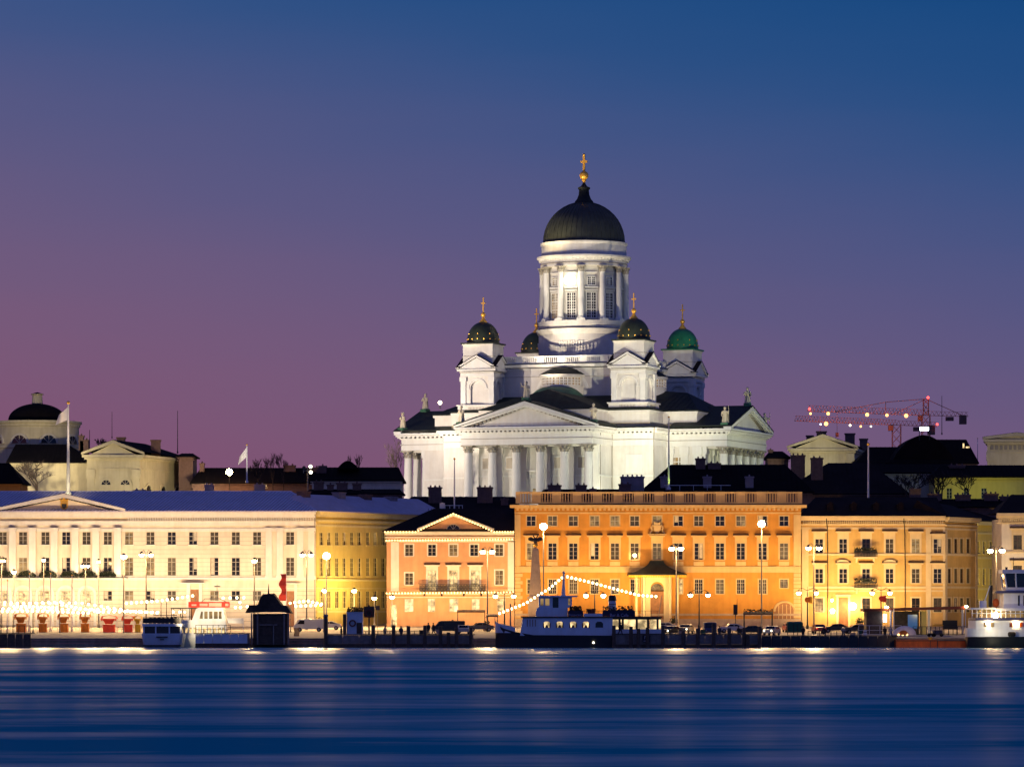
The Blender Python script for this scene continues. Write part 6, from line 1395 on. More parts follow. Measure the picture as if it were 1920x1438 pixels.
for i, h in enumerate(holes):
    b = MB(); t_ = .07
    b.box(h[0], h[0] + t_, yt - .03, yt + .12, h[2], h[3]); b.box(h[1] - t_, h[1], yt - .03, yt + .12, h[2], h[3]); b.box(h[0] + t_, h[1] - t_, yt - .03, yt + .12, h[3] - t_, h[3]); b.box(h[0] + t_, h[1] - t_, yt - .03, yt + .12, h[2], h[2] + t_)
    for s in (0, 1): x = h[0] if s == 0 else h[1]; q = 1 if s == 0 else -1; b.prism([(x, h[3]), (x + q * .35, h[3] - t_), (x, h[3] - .4)], yt - .02, yt + .1)
    o = b.build('window', M['boat_white'], bt); MB().box(h[0], h[1], yt + .13, yt + .16, h[2], h[3]).build('pane', M['glass_cafe' if i < 4 else 'glass'], o)
    if i < 4:
        b = MB(); m_ = (h[0] + h[1]) / 2
        for s in (-1, 1): b.prism([(m_ + s * .64, h[2]), (m_ + s * .64, h[3]), (m_ + s * .45, h[3]), (m_ + s * .35, h[2])], yt + .09, yt + .12)
        b.prism([(m_ - .28, h[2]), (m_ + .28, h[2]), (m_ + .1, h[2] + .45), (m_ - .1, h[2] + .45)], yt + .07, yt + .1); b.build('curtain', M['red_brown'], o)
b = MB(); [b.box(bx(988 + i * 5), bx(988 + i * 5) + .1, yt - .05, yt - .005, bz(1174), bz(1161)) for i in range(4)]; b.build('lattice_panel', M['wood_door'], bt)
b = MB(); b.add([(bx(1004), -1.9, bz(1155.4)), (bx(1064), -1.9, bz(1155.4)), (bx(1064), 1.9, bz(1155.4)), (bx(1004), 1.9, bz(1155.4)), (bx(1006), -1.9, bz(1139)), (bx(1064), -1.9, bz(1139)), (bx(1064), 1.9, bz(1139)), (bx(1006), 1.9, bz(1139))], [(0, 1, 5, 4), (1, 2, 6, 5), (2, 3, 7, 6), (3, 0, 4, 7), (4, 5, 6, 7)]); b.build('wheelhouse_base', M['boat_white'], bt)
b = MB(); whs = [(bx(1013), bx(1019)), (bx(1022), bx(1030)), (bx(1036), bx(1047), 1), (bx(1065), bx(1069))]
b.box(bx(1010), bx(1013), -1.7, 1.7, bz(1139), bz(1119)); b.box(bx(1030), bx(1036), -1.7, 1.7, bz(1139), bz(1119)); b.box(bx(1047), bx(1065), -1.7, 1.7, bz(1139), bz(1119)); b.box(bx(1069), bx(1072), -1.7, 1.7, bz(1139), bz(1119)); b.box(bx(1019), bx(1022), -1.7, 1.7, bz(1136), bz(1122)); b.box(bx(1013), bx(1030), -1.69, 1.69, bz(1139), bz(1135)); b.box(bx(1013), bx(1030), -1.69, 1.69, bz(1122), bz(1119)); b.box(bx(1065), bx(1069), -1.69, 1.69, bz(1139), bz(1134)); b.box(bx(1036), bx(1047), -1.2, 1.2, bz(1139), bz(1119)); b.box(bx(1065), bx(1069), -1.69, 1.69, bz(1122), bz(1119))
wh = b.build('wheelhouse', M['boat_white'], bt)
b = MB(); b.box(bx(1013), bx(1030), -1.5, -1.45, bz(1135), bz(1122)); b.box(bx(1065), bx(1069), -1.5, -1.45, bz(1134), bz(1122)); b.build('pane', M['glass_amber'], wh)
b = MB(); b.box(bx(1036.2), bx(1046.8), -1.3, -1.25, bz(1139), bz(1120)); b.build('door', M['glass'], wh)
b = MB(); b.box(bx(1008), bx(1082), -2.0, 2.0, bz(1119), bz(1116.5)); b.build('wheelhouse_roof', M['boat_white'], wh)
b = MB(); b.tube((bx(1057), 0, bz(1117)), (bx(1057), 0, bz(1074)), .24, .12, 10); b.tube((bx(1053), 0, bz(1117)), (bx(1056), 0, bz(1085)), .06, .05, 6); b.ball((bx(1057), 0, bz(1073)), .2, 8, 6); b.box(bx(1050), bx(1064), -.05, .05, bz(1081), bz(1080.3)); b.box(bx(1055), bx(1060), -.5, .3, bz(1117), bz(1108)); b.build('mast', M['pole_white'], bt)
b = MB(); b.tube((bx(957), 0, bz(1178)), (bx(957), 0, bz(1132)), .12, .09, 8); b.tube((bx(928), 0, bz(1170)), (bx(928), 0, bz(1152)), .05, .04, 6); b.tube((bx(1234), 0, bz(1160)), (bx(1241), 0, bz(1117)), .06, .05, 6); b.build('bow_post', M['pole_grey'], bt)
b = MB(); b.lathe([(.58, bz(1146)), (.56, bz(1124))], bx(1148), .2, 16); fn = b.build('funnel', M['boat_white'], bt, smooth=True); b = MB(); b.lathe([(.62, bz(1126)), (.6, bz(1118)), (.45, bz(1116))], bx(1148), .2, 16); b.lathe([(.6, bz(1133.5)), (.6, bz(1132))], bx(1148), .2, 16); b.build('funnel_top', M['hull_black'], fn)
b = MB(); b.tube((bx(1147), .2, bz(1118)), (bx(1147), .2, bz(1100)), .05, .05, 6); b.build('funnel_pole', M['pole_white'], bt)
b = MB(); b.box(bx(1129), bx(1190), -2.72, -2.64, bz(1155.4), bz(1144)); ban = b.build('rail_banner', M['banner_navy'], bt); b = MB(); b.box(bx(1064.5), bx(1093), -2.72, -2.64, bz(1155.4), bz(1145)); ban2 = b.build('rail_banner', M['banner_navy'], bt)
b = MB(); b.box(bx(1094), bx(1129), -2.7, -2.66, bz(1155.4), bz(1150)); b.build('rail_panel', M['boat_white'], bt)
def text(s, size, loc, m, parent, name='lettering', rx=90, ext=.01, rz=0):
    c = bpy.data.curves.new(name, 'FONT'); c.body = s; c.size = size; c.align_x = 'CENTER'; c.align_y = 'CENTER'; c.extrude = ext
    o = bpy.data.objects.new(name, c); COL.objects.link(o); bpy.context.view_layer.update()
    me = bpy.data.meshes.new_from_object(o.evaluated_get(bpy.context.evaluated_depsgraph_get())); me.name = name; bpy.data.objects.remove(o)
    me.materials.clear(); me.materials.append(m); o = bpy.data.objects.new(name, me); COL.objects.link(o); o.parent = parent; o.location = loc; o.rotation_euler = (R(rx), 0, R(rz)); return o
text('Bar & Cafe', .62, (bx(1160), -2.75, bz(1153)), M['letter_pale'], ban); text('Restaurant', .42, (bx(1078), -2.75, bz(1152.3)), M['letter_pale'], ban2)
b = MB()
for i in range(16): x = bx(1066 + i * 11); b.tube((x, -2.6, bz(1155)), (x, -2.6, bz(1145)), .03, .03, 5)
b.path([(bx(1064), -2.6, bz(1145)), (bx(1236), -2.6, bz(1145))], .03, 4); b.build('deck_rail', M['iron'], bt)
b = MB(); rnd = random.Random(4)
for k in range(700):
    c_ = Vector((bx(rnd.choice((rnd.uniform(1068, 1090), rnd.uniform(1130, 1185)))), rnd.uniform(-2.4, -2.0), bz(1145) + rnd.random() ** 2 * .7)); d1 = Vector((rnd.uniform(-1, 1), rnd.uniform(-1, 1), rnd.uniform(-1, 1))).normalized() * .15; d2 = d1.orthogonal().normalized() * .1; b.quad(c_ - d1, c_ + d2, c_ + d1, c_ - d2)
b.build('deck_plants', M['hedge'], bt)
b = MB(); b.lathe([(.75, bz(1141)), (.55, bz(1149)), (.3, bz(1155))], bx(1108), -1.2, 12); b.build('deck_parasol', M['red_brown'], bt)
# aft cafe room with big lit windows
b = MB(); xs_ = [1148, 1160, 1171, 1191, 1198, 1212, 1218, 1231, 1240]
b.box(bx(1146), bx(1240), -2.3, 2.3, zs_, bz(1179)); aft = b.build('aft_cabin', M['boat_white'], bt)
b = MB(); [b.box(bx(c) - .16, bx(c) + .16, -2.35, -2.1, bz(1179), bz(1158)) for c in (1144, 1161, 1167, 1193, 1214, 1232)]; b.box(bx(1144), bx(1238), -2.37, -2.12, bz(1161), bz(1158)); b.build('aft_frame', M['iron'], aft)
b = MB(); b.box(bx(1144), bx(1212), -2.15, -2.1, bz(1179), bz(1161)); b.box(bx(1218), bx(1238), -2.15, -2.1, bz(1179), bz(1161)); b.build('pane', M['glass_cafe'], aft)
b = MB(); b.lathe([(.12, 0), (.15, .03)], 0, 0, 12); o = b.build('porthole_lamp', M['headlight'], bt); o.location = (bx(1112), -2.95, bz(1204)); o.rotation_euler = (R(90), 0, 0)
# small ferry seen from its blunt end
fy, fx, fz = boat('small_ferry', 'small purple-grey ferry seen end-on, three dark windows and a pale name plate', 'boat', 305, 603)
k = 603 / F
b = MB(); hb = 40 * k
rings = []
for y, s, zt_ in ((-1.2, .86, 1187), (-.6, .97, 1187), (.8, 1.02, 1188), (8, 1.02, 1190), (11, .8, 1188)):
    rings.append([(-hb * s, y, fz(zt_)), (-hb * s * .93, y + .2, fz(1203)), (-hb * s * .85, y + .6, -.4), (hb * s * .85, y + .6, -.4), (hb * s * .93, y + .2, fz(1203)), (hb * s, y, fz(zt_))])
b.loft(rings); b.build('hull', M['boat_white'], fy)
b = MB(); b.box(-hb * .88, hb * .88, -1.35, -.3, fz(1211), fz(1208.5)); b.box(-.85, .85, -1.36, -1.2, fz(1195), fz(1192.7)); b.box(-.3, .3, -1.34, -1.2, fz(1199), fz(1197.5)); b.build('name_plate', M['hull_black'], fy)
b = MB(); zl, zh = fz(1190), fz(1173); w = 36 * k
for x0, x1 in ((-w, -w + .22), (-13.5 * k, -11 * k), (12 * k, 14.5 * k), (w - .22, w)): b.box(x0, x1, -.7, 8, zl, zh)
b.box(-w, w, -.69, 8, zl, fz(1188)); b.box(-w - .1, w + .1, -.9, 8.3, fz(1174), fz(1169))
cab_ = b.build('cabin', M['boat_white'], fy)
b = MB(); b.box(-w + .2, -13.5 * k, -.55, -.5, zl, zh); b.box(-11 * k, 12 * k, -.55, -.5, zl, zh); b.box(14.5 * k, w - .2, -.55, -.5, zl, zh); b.box(w - .06, w + .02, .1, 7.6, fz(1187), zh); b.build('pane', M['glass'], cab_)
b = MB(); zr = fz(1169)
for i in range(13): x = -w + 2 * w * i / 12; b.tube((x, -.8, zr), (x, -.8, zr + .95), .03, .03, 5)
for z_ in (.32, .64, .95): b.path([(-w, -.8, zr + z_), (w, -.8, zr + z_), (w, 8, zr + z_)], .03, 4)
b.box(-w, w, -.76, -.72, zr + .1, zr + .85); b.build('deck_rail', M['iron'], fy)
b = MB()
for i in range(7): x = -1.9 + i * .62; b.box(x - .2, x + .2, 1.0, 1.4, zr, zr + .45); b.box(x - .2, x + .2, 1.35, 1.45, zr + .45, zr + .95)
b.tube((.4, 2, zr), (.4, 2, zr + 3.2), .06, .05, 6); b.box(-1.6, 1.9, 2.5, 2.56, zr + 1.2, zr + 1.3); b.build('deck_seats', M['timber_dark'], fy)
# cream tour boat with red roof sign behind it
ty, tx, tz = boat('tour_boat', 'cream two-deck tour boat with a red lit roof sign, left of the dark kiosk', 'boat', 390, 609)
b = MB(); hull(b, [(tx(332), 1.6, tz(1196), .7), (tx(345), 2.2, tz(1194), .8), (tx(440), 2.3, tz(1194), .8), (tx(458), 1.6, tz(1190), .5), (tx(468), .2, tz(1186), .3)]); b.build('hull', M['boat_white'], ty)
b = MB(); b.box(tx(338), tx(425), -2.1, 2.1, tz(1195), tz(1186)); b.box(tx(338), tx(425), -2.09, 2.1, tz(1176), tz(1162)); [b.box(tx(c), tx(c) + .2, -2.08, 2.1, tz(1186), tz(1176)) for c in (338, 347, 354, 362, 371, 380, 389, 398, 407, 416, 422.5)]; cab_ = b.build('cabin', M['boat_white'], ty)
b = MB(); b.box(tx(339), tx(424), -1.9, -1.85, tz(1186), tz(1176)); b.build('pane', M['glass_lit'], cab_)
b = MB(); b.add([(tx(362), -1.9, tz(1162)), (tx(424), -1.9, tz(1162)), (tx(420), -1.9, tz(1139)), (tx(370), -1.9, tz(1139)), (tx(362), 1.9, tz(1162)), (tx(424), 1.9, tz(1162)), (tx(420), 1.9, tz(1139)), (tx(370), 1.9, tz(1139))], [(0, 1, 2, 3), (4, 7, 6, 5), (0, 3, 7, 4), (1, 5, 6, 2), (3, 2, 6, 7)]); up = b.build('upper_cabin', M['boat_white'], ty)
for x0, x1, sk in ((376, 382, 3), (385, 391, 0), (394, 400, 0), (403, 410, 0), (412, 417, -3)):
    b = MB(); b.prism([(tx(x0), tz(1159.5)), (tx(x1), tz(1159.5)), (tx(x1), tz(1146)), (tx(x0 + max(sk, 0)), tz(1146))], -1.96, -1.89); b.build('window', M['glass_amber'], up)
b = MB(); b.box(tx(322), tx(372), -1.9, 1.9, tz(1141), tz(1139)); [b.tube((tx(c), y, tz(1163)), (tx(c), y, tz(1140)), .06, .06, 6) for c in (324, 340, 357) for y in (-1.8, 1.8)]; b.path([(tx(322), -1.85, tz(1156)), (tx(366), -1.85, tz(1156))], .05, 5); b.build('awning', M['iron'], ty)
for i, c in enumerate((325, 338, 347)): b = MB(); b.ball((tx(c), -.5, tz(1147)), .22 if i < 2 else .16, 8, 6); b.build('deck_lamp', M['bulb'], ty)
b = MB(); b.box(tx(355), tx(432), -1.75, -1.5, tz(1138.6), tz(1128)); sg = b.build('roof_sign', M['red_sign'], ty)
for x0, x1, zz0, zz1 in ((361, 370, 1135.5, 1132.5), (376, 391, 1136, 1131), (393, 417, 1136.5, 1130), (424, 430, 1136, 1131)): b = MB(); b.box(tx(x0), tx(x1), -1.78, -1.74, tz(zz0), tz(zz1)); b.build('sign_panel', M['sign_panel'], sg)
b = MB(); b.path([(tx(378), 0, tz(1128)), (tx(384), 0, tz(1122)), (tx(412), 0, tz(1122)), (tx(424), 0, tz(1128))], .05, 5); b.tube((tx(407), 0, tz(1122)), (tx(407), 0, tz(1095)), .05, .03, 6); b.box(tx(402), tx(413), -.05, .05, tz(1100), tz(1098)); b.build('mast', M['pole_grey'], ty)
flood((X(330, 600), 598, 4.5), P(400, 1165, 609), 3.0, (1, .74, .40), 60, 1, .3); flood((X(425, 606), 604.5, 6), P(395, 1155, 609), 1.6, (1, .72, .36), 100, 1, .3)
# right-hand ferry
ry_, rx, rz_f = boat('ferry', 'large white and blue ferry with a tall wheelhouse, cut off by the right edge', 'boat', 1880, 604)
b = MB(); hull(b, [(rx(1812), 1.6, rz_f(1194), .35), (rx(1826), 2.9, rz_f(1193), .6), (rx(1850), 3.6, rz_f(1193), .75), (rx(1990), 3.8, rz_f(1193), .8), (rx(2040), 3.0, rz_f(1193), .6)], zk=-.5); b.build('hull', M['hull_black'], ry_, smooth=True)
b = MB(); hull(b, [(rx(1811.6), 1.7, rz_f(1177), .98), (rx(1826), 3.0, rz_f(1179), .98), (rx(1850), 3.65, rz_f(1179), .98), (rx(1990), 3.85, rz_f(1179), .98), (rx(2040), 3.1, rz_f(1179), .98)], zk=rz_f(1193.2)); b.build('bulwark', M['boat_white'], ry_, smooth=True)
def hullband(b, z0, z1, ins, x0=1812): hull(b, [(rx(x0 + 5), 1.3, z1, .99), (rx(1826), 2.9 - ins, z1, .99), (rx(1850), 3.6 - ins, z1, .99), (rx(1990), 3.8 - ins, z1, .99), (rx(2040), 3.0, z1, .99)], zk=z0)
b = MB(); hullband(b, rz_f(1179.5), rz_f(1163), .12); mdk = b.build('main_cabin', M['boat_white'], ry_, smooth=True)
for px, m_ in ((1842, 'glass_amber'), (1855, 'glass_amber'), (1890, 'red_brown'), (1909, 'orange_paint'), (1930, 'glass')): b = MB(); b.box(rx(px - 2.8), rx(px + 2.8), -3.75, -3.4, rz_f(1175), rz_f(1167)); b.build('window', M[m_], mdk)
for px in (1847, 1899): b = MB(); b.ball((rx(px), -3.75, rz_f(1168)), .3, 10, 6); b.build('deck_lamp', M['lamp_globe'], mdk)
b = MB(); hullband(b, rz_f(1163), rz_f(1157.5), -.15); b.build('upper_deck', M['hull_blue'], ry_, smooth=True)
b = MB()
for px in range(1818, 1930, 9): b.tube((rx(px), -3.3, rz_f(1158)), (rx(px), -3.3, rz_f(1141)), .06, .06, 6)
b.path([(rx(1816), -3.3, rz_f(1149.5)), (rx(1930), -3.3, rz_f(1149.5))], .05, 5); b.box(rx(1815), rx(1862), -3.4, 3.2, rz_f(1142.5), rz_f(1139)); b.box(rx(1862), rx(2030), -3.45, 3.25, rz_f(1145), rz_f(1140)); b.build('promenade_frame', M['boat_white'], ry_)
b = MB(); b.box(rx(1840), rx(2020), -2.3, 2.3, rz_f(1157.6), rz_f(1145)); b.build('promenade_cabin', M['glass_amber'], ry_)
b = MB(); b.ball((rx(1862), -3.45, rz_f(1153.5)), .42, 10, 8); b.build('deck_lamp', M['lamp_warm'], ry_)
b = MB(); b.box(rx(1878), rx(2020), -2.6, 2.6, rz_f(1140), rz_f(1112)); uc = b.build('upper_cabin', M['boat_white'], ry_)
for px in (1906, 1916, 1926): b = MB(); b.box(rx(px - 1.5), rx(px + 1.5), -2.66, -2.58, rz_f(1135), rz_f(1116)); b.build('window', M['glass'], uc)
b = MB(); b.box(rx(1864), rx(2010), -2.9, 2.9, rz_f(1112), rz_f(1107.5)); b.build('bridge_deck', M['hull_blue'], ry_)
b = MB(); b.add([(rx(1883), -2.3, rz_f(1107.4)), (rx(1990), -2.3, rz_f(1107.4)), (rx(1990), -2.3, rz_f(1101)), (rx(1882), -2.3, rz_f(1101)), (rx(1883), 2.3, rz_f(1107.4)), (rx(1990), 2.3, rz_f(1107.4)), (rx(1990), 2.3, rz_f(1101)), (rx(1882), 2.3, rz_f(1101))], [(0, 1, 2, 3), (4, 7, 6, 5), (0, 3, 7, 4), (1, 5, 6, 2), (3, 2, 6, 7)])
for px, sl in ((1884, -4), (1902, -1), (1925, 0), (1950, 0)): b.tube((rx(px), -2.25, rz_f(1101)), (rx(px + sl * -.0 - sl * -1), -2.25, rz_f(1075)), .13, .13, 6)
b.tube((rx(1884), 2.25, rz_f(1101)), (rx(1880), 2.25, rz_f(1075)), .13, .13, 6); b.box(rx(1876), rx(1992), -2.6, 2.6, rz_f(1075), rz_f(1068)); wh = b.build('wheelhouse', M['boat_white'], ry_)
b = MB(); b.add([(rx(1884), -2.15, rz_f(1101)), (rx(1985), -2.15, rz_f(1101)), (rx(1985), -2.15, rz_f(1075)), (rx(1880), -2.15, rz_f(1075)), (rx(1884), 2.1, rz_f(1101)), (rx(1985), 2.1, rz_f(1101)), (rx(1985), 2.1, rz_f(1075)), (rx(1880), 2.1, rz_f(1075))], [(0, 1, 2, 3), (4, 7, 6, 5), (0, 3, 7, 4), (1, 5, 6, 2)]); b.build('pane', M['glass'], wh)
b = MB(); b.tube((rx(1900), 0, rz_f(1068)), (rx(1900), 0, rz_f(1044)), .06, .04, 6); b.tube((rx(1887), 0, rz_f(1068)), (rx(1887), 0, rz_f(1063)), .12, .2, 8); b.tube((rx(1855), -1, rz_f(1138)), (rx(1856), -1, rz_f(1097)), .28, .28, 8); b.build('mast', M['iron'], ry_)
b = MB(); b.tube((rx(1840), -1.5, rz_f(1139)), (rx(1854), -1.5, rz_f(1098)), .1, .07, 8); b.box(rx(1834), rx(1847), -1.9, -1.1, rz_f(1140), rz_f(1126)); b.build('deck_crane', M['boat_white'], ry_)
b = MB(); b.ball((rx(1865), -1.5, rz_f(1130)), .5, 12, 8, 1.3); b.build('life_raft', M['orange_paint'], ry_)
b = MB(); [b.lathe([(.28, rz_f(1193) + .02 + .0), (.42, rz_f(1190)), (.42, rz_f(1186)), (.28, rz_f(1184))], rx(px), -3.95, 10) for px in (1889, 1893)]; b.build('fender', M['tyre'], ry_)
flood(P(1845, 1185, 596), P(1880, 1172, 604), 1.0, (1, .80, .5), 110, 1, .2); flood((X(1850, 598), 597, 7.5), P(1900, 1122, 604), .6, (1, .66, .34), 90, 1, .2)

# ---------------------------------------------------------------- kiosk, piers, pavilion
t = thing('harbour_kiosk', 'dark wooden kiosk with a steep roof, corner towers and a spire', 'kiosk', (X(505, 607), 607, 1.0)); k = 607 / F; kz = lambda py: Z(py, 607) - 1.0
ku = lambda px: (px - 505) * k
b = MB(); b.box(ku(474), ku(539), .2, 4.4, -.6, kz(1150)); b.build('wall', M['timber_dark'], t)
b = MB(); b.prism([(ku(477), kz(1147)), (ku(537), kz(1147)), (ku(513), kz(1113)), (ku(491), kz(1116))], -.5, 4.6); b.prism([(ku(460), kz(1149)), (ku(490), kz(1147)), (ku(489), kz(1134)), (ku(467), kz(1134))], -.3, 4.3); b.prism([(ku(528), kz(1147)), (ku(547), kz(1150)), (ku(538), kz(1135)), (ku(526), kz(1134))], -.3, 4.3)
b.prism([(ku(491), kz(1117)), (ku(513), kz(1114)), (ku(512), kz(1112)), (ku(492), kz(1114))], -.3, 4.0)
for i in range(10): x = 484 + i * 2.5; b.tube((ku(x - 8), -.54, kz(1147)), (ku(x + 3), -.54, kz(1118)), .03, .03, 4)
b.tube((ku(502), 2, kz(1114)), (ku(502), 2, kz(1094)), .14, .02, 8); b.tube((ku(493), 2, kz(1116)), (ku(492), 2, kz(1111)), .06, .02, 6); b.tube((ku(512), 2, kz(1114)), (ku(512), 2, kz(1111)), .06, .02, 6); b.build('roof', M['shingle'], t)
b = MB(); [b.box(ku(px) - .11, ku(px) + .11, -.35, -.1, -.6, kz(1149)) for px in (472, 483, 533, 541)]; b.box(ku(486), ku(520), -.2, -.1, kz(1172), kz(1170)); b.box(ku(512), ku(514), -.2, -.1, -.6, kz(1170)); b.build('porch_posts', M['timber_grey'], t)
b = MB(); b.box(ku(490), ku(511), .12, .22, kz(1190), kz(1155)); b.build('shutter', M['timber_dark'], t)
def pier(label, px0, px1, Y, top, bot, nplank, mat_='timber_grey', base_m='timber_dark'):
    t = thing('pier', label, 'pier', (X((px0 + px1) / 2, Y), Y, 0), 0, 'floating piers along the quay'); L0, L1 = X(px0, Y) - X((px0 + px1) / 2, Y), X(px1, Y) - X((px0 + px1) / 2, Y); zt, zb = Z(top, Y), Z(bot, Y)
    b = MB(); b.box(L0, L1, 0, 3.4, .02 - .5, zb); b.box(L0 - .2, L1 + .2, -.15, 3.5, zt, zt + .12); b.build('float', M[base_m], t)
    b = MB(); n = nplank
    for i in range(n): a, c = L0 + (L1 - L0) * i / n, L0 + (L1 - L0) * (i + 1) / n; b.box(a + .03, c - .03, -.06 - .02 * (i % 2), .0, zb + .02, zt - .02)
    b.build('side_panel', M[mat_], t); return t
pier('long grey-sided floating pier left of the cafe boat bow', 612, 888, 606, 1190, 1207, 9)
pier('grey-sided floating pier beside the cafe boat stern with a dark sign', 1150, 1425, 601, 1189, 1208, 8, 'timber_grey')
pier('dark low pier under the railing at the far left edge', -30, 58, 604, 1188, 1212, 6, 'timber_dark')
pier('low white-panelled pier between tour boat and kiosk', 366, 464, 602, 1188, 1206, 6, 'boat_white')
pier('long black pier at right before the red cars', 1428, 1682, 608, 1192, 1211, 14, 'hull_black', 'hull_black')
def panel_rail(name, label, px0, px1, Y, z0, h, n, m='iron', mesh=True):
    t = thing(name, label, 'railing', (X((px0 + px1) / 2, Y), Y, z0)); L0, L1 = X(px0, Y) - X((px0 + px1) / 2, Y), X(px1, Y) - X((px0 + px1) / 2, Y); b = MB()
    for i in range(n + 1): x = L0 + (L1 - L0) * i / n; b.tube((x, 0, 0), (x, 0, h), .045, .045, 5)
    for z_ in ((.08, h * .5, h) if not mesh else (.08, h)): b.tube((L0, 0, z_), (L1, 0, z_), .035, .035, 5)
    if mesh:
        for i in range(n * 4): x = L0 + (L1 - L0) * (i + .5) / (n * 4); b.tube((x, 0, .08), (x, 0, h), .016, .016, 4)
    b.build('rails', M[m], t); return t
panel_rail('pier_railing', 'dark tall railing on the pier at the far left edge', -30, 57, 604, Z(1188, 604), 1.2, 8)
panel_rail('pier_railing', 'tall dark posts railing on the white-panelled pier by the tour boat', 367, 432, 602, Z(1188, 602), 1.3, 6, mesh=False)
panel_rail('quay_fence', 'dark mesh fence on the quay below the brown pavilion', 1712, 1812, 611.5, Z(1190, 611), 1.25, 12)
panel_rail('gangway_rail', 'pale horizontal gangway rail left of the pale dome tent', 1610, 1690, 611, Z(1190, 611), 1.4, 4, 'pole_white', False)
# mooring piles
for grp, lst in (('piles of the long grey pier', [(611, 1155, 606), (700, 1172, 605.5), (738, 1172, 605.5), (766, 1173, 605), (797, 1172, 605), (826, 1173, 605), (841, 1185, 605), (856, 1176, 605), (883, 1176, 605)]),
                 ('piles of the pier by the cafe boat stern', [(1151, 1172, 600.5), (1183, 1174, 600.5), (1197, 1178, 600.2), (1214, 1176, 600.5), (1243, 1172, 600.5), (1281, 1182, 600.5), (1308, 1178, 600.5), (1338, 1168, 600), (1367, 1177, 600.5), (1395, 1176, 600.5), (1402, 1190, 600), (1424, 1174, 600.5)])):
    proto = None
    for i, (px, py, Y) in enumerate(lst):
        lab = ORD[i] + ' dark mooring pile from the left, ' + ('long grey pier left of the cafe boat' if 'long' in grp else 'pier right of the cafe boat')
        h = Z(py, Y)
        b = MB(); b.lathe([(.27, -1), (.27, h - .08), (.22, h)], n=10); b.lathe([(.30, h * .55), (.30, h * .55 + .12)], n=10); o = b.build('mooring_pile', M['timber_dark']); o.location = (X(px, Y), Y - .4, 0); o['label'] = lab; o['category'] = 'mooring pile'; o['group'] = grp
t = thing('pier_sign', 'small dark square sign with a white angular mark on the pier side', 'sign', P(1212, 1197, 600.6)); b = MB(); b.box(-.55, .55, -.05, .05, -.5, .5); b.build('board', M['banner_navy'], t)
b = MB(); [b.box(*q, -.08, -.051, *r_) for q, r_ in (((-.3, -.1), (.28, .38)), ((-.3, -.2), (-.05, .28)), ((-.42, -.02), (-.38, -.28)), ((.1, .38), (.28, .38)), ((.28, .38), (-.1, .28)), ((.05, .15), (-.32, .05)))]; b.build('mark', M['letter_white'], t)
# small white kiosk with a lifebuoy
t = thing('ticket_booth', 'small white booth with planted roof and lifebuoy on the long grey pier', 'booth', (X(665, 607), 607, Z(1189, 607))); k = 607 / F; h = 40 * k; w = 15 * k
b = MB(); b.box(-w, w, 0, 2.2, 0, h); b.box(-w - .12, w + .12, -.12, 2.3, h, h + .15); b.build('wall', M['boat_white'], t)
b = MB(); rnd = random.Random(9)
for i in range(300): c_ = Vector((rnd.uniform(-w, w), rnd.uniform(0, 2), h + .15 + rnd.random() ** 2 * .7)); d1 = Vector((rnd.uniform(-1, 1), rnd.uniform(-1, 1), rnd.uniform(-1, 1))).normalized() * .14; d2 = d1.orthogonal().normalized() * .1; b.quad(c_ - d1, c_ + d2, c_ + d1, c_ - d2)
b.build('roof_plants', M['hedge'], t)
MB().box(-w - .55, -w - .1, -.3, 1.6, 0, h * .95).build('side_cupboard', M['timber_dark'], t); MB().box(w * .25, w * .9, -.06, 0, .1, h * .55).build('door', M['timber_dark'], t)
b = MB(); n = 18; rings = [[((.42 + .11 * math.cos(2 * math.pi * j / 8)) * math.cos(2 * math.pi * i / n), -.12 + .1 * math.sin(2 * math.pi * j / 8), (.42 + .11 * math.cos(2 * math.pi * j / 8)) * math.sin(2 * math.pi * i / n)) for j in range(8)] for i in range(n + 1)]; b.loft(rings, cap=False)
lb = b.build('lifebuoy', M['red_brown'], None, smooth=True); lb.location = P(661, 1168, 606.8); lb['label'] = 'dark red lifebuoy ring hung on the small white booth'; lb['category'] = 'lifebuoy'
lb2 = lb.copy(); COL.objects.link(lb2); lb2.location = P(692, 1150, 606.8); lb2['label'] = 'red lifebuoy ring on the post right of the white booth'; lb2.scale = (1.1, 1, 1.2)
t = thing('notice_post', 'dark post right of the white booth carrying a lifebuoy and small boards', 'post', (X(692, 607), 607, Z(1190, 607))); b = MB(); b.box(-.12, .12, 0, .2, 0, 4.4); b.build('post', M['iron'], t); b = MB(); b.box(-.8, .8, -.02, .1, 2.6, 4.2); b.build('board', M['timber_dark'], t)
t = thing('traffic_sign', 'small dark rectangular street sign left of the pink house', 'sign', (X(708, 676), 676, gz(676))); b = MB(); hh = Z(1140, 676) - gz(676); b.tube((0, 0, 0), (0, 0, hh + .4), .05, .05, 6); b.build('post', M['pole_grey'], t); b = MB(); b.box(-.35, .35, -.08, -.02, hh - .3, hh + .4); b.build('board', M['banner_navy'], t)
for lab, px, py, m_, Y in (('round orange sign disc under the globe lamp at the cream building corner', 1514, 1124, 'orange_canvas', 679), ('small red sign under the globe lamp before the cream building', 1653, 1122, 'red_canvas', 679)):
    t = thing('round_sign', lab, 'sign', P(px, py, Y)); b = MB(); b.tube((0, -.18, 0), (0, -.1, 0), .48, .48, 18); b.build('disc', M[m_], t); b = MB(); b.box(-.05, .05, -.1, .2, -.06, .06); b.box(.25, .75, -.1, -.06, -.6, .5); b.build('board', M['yellow_canvas' if m_[0] == 'o' else 'red_canvas'], t)
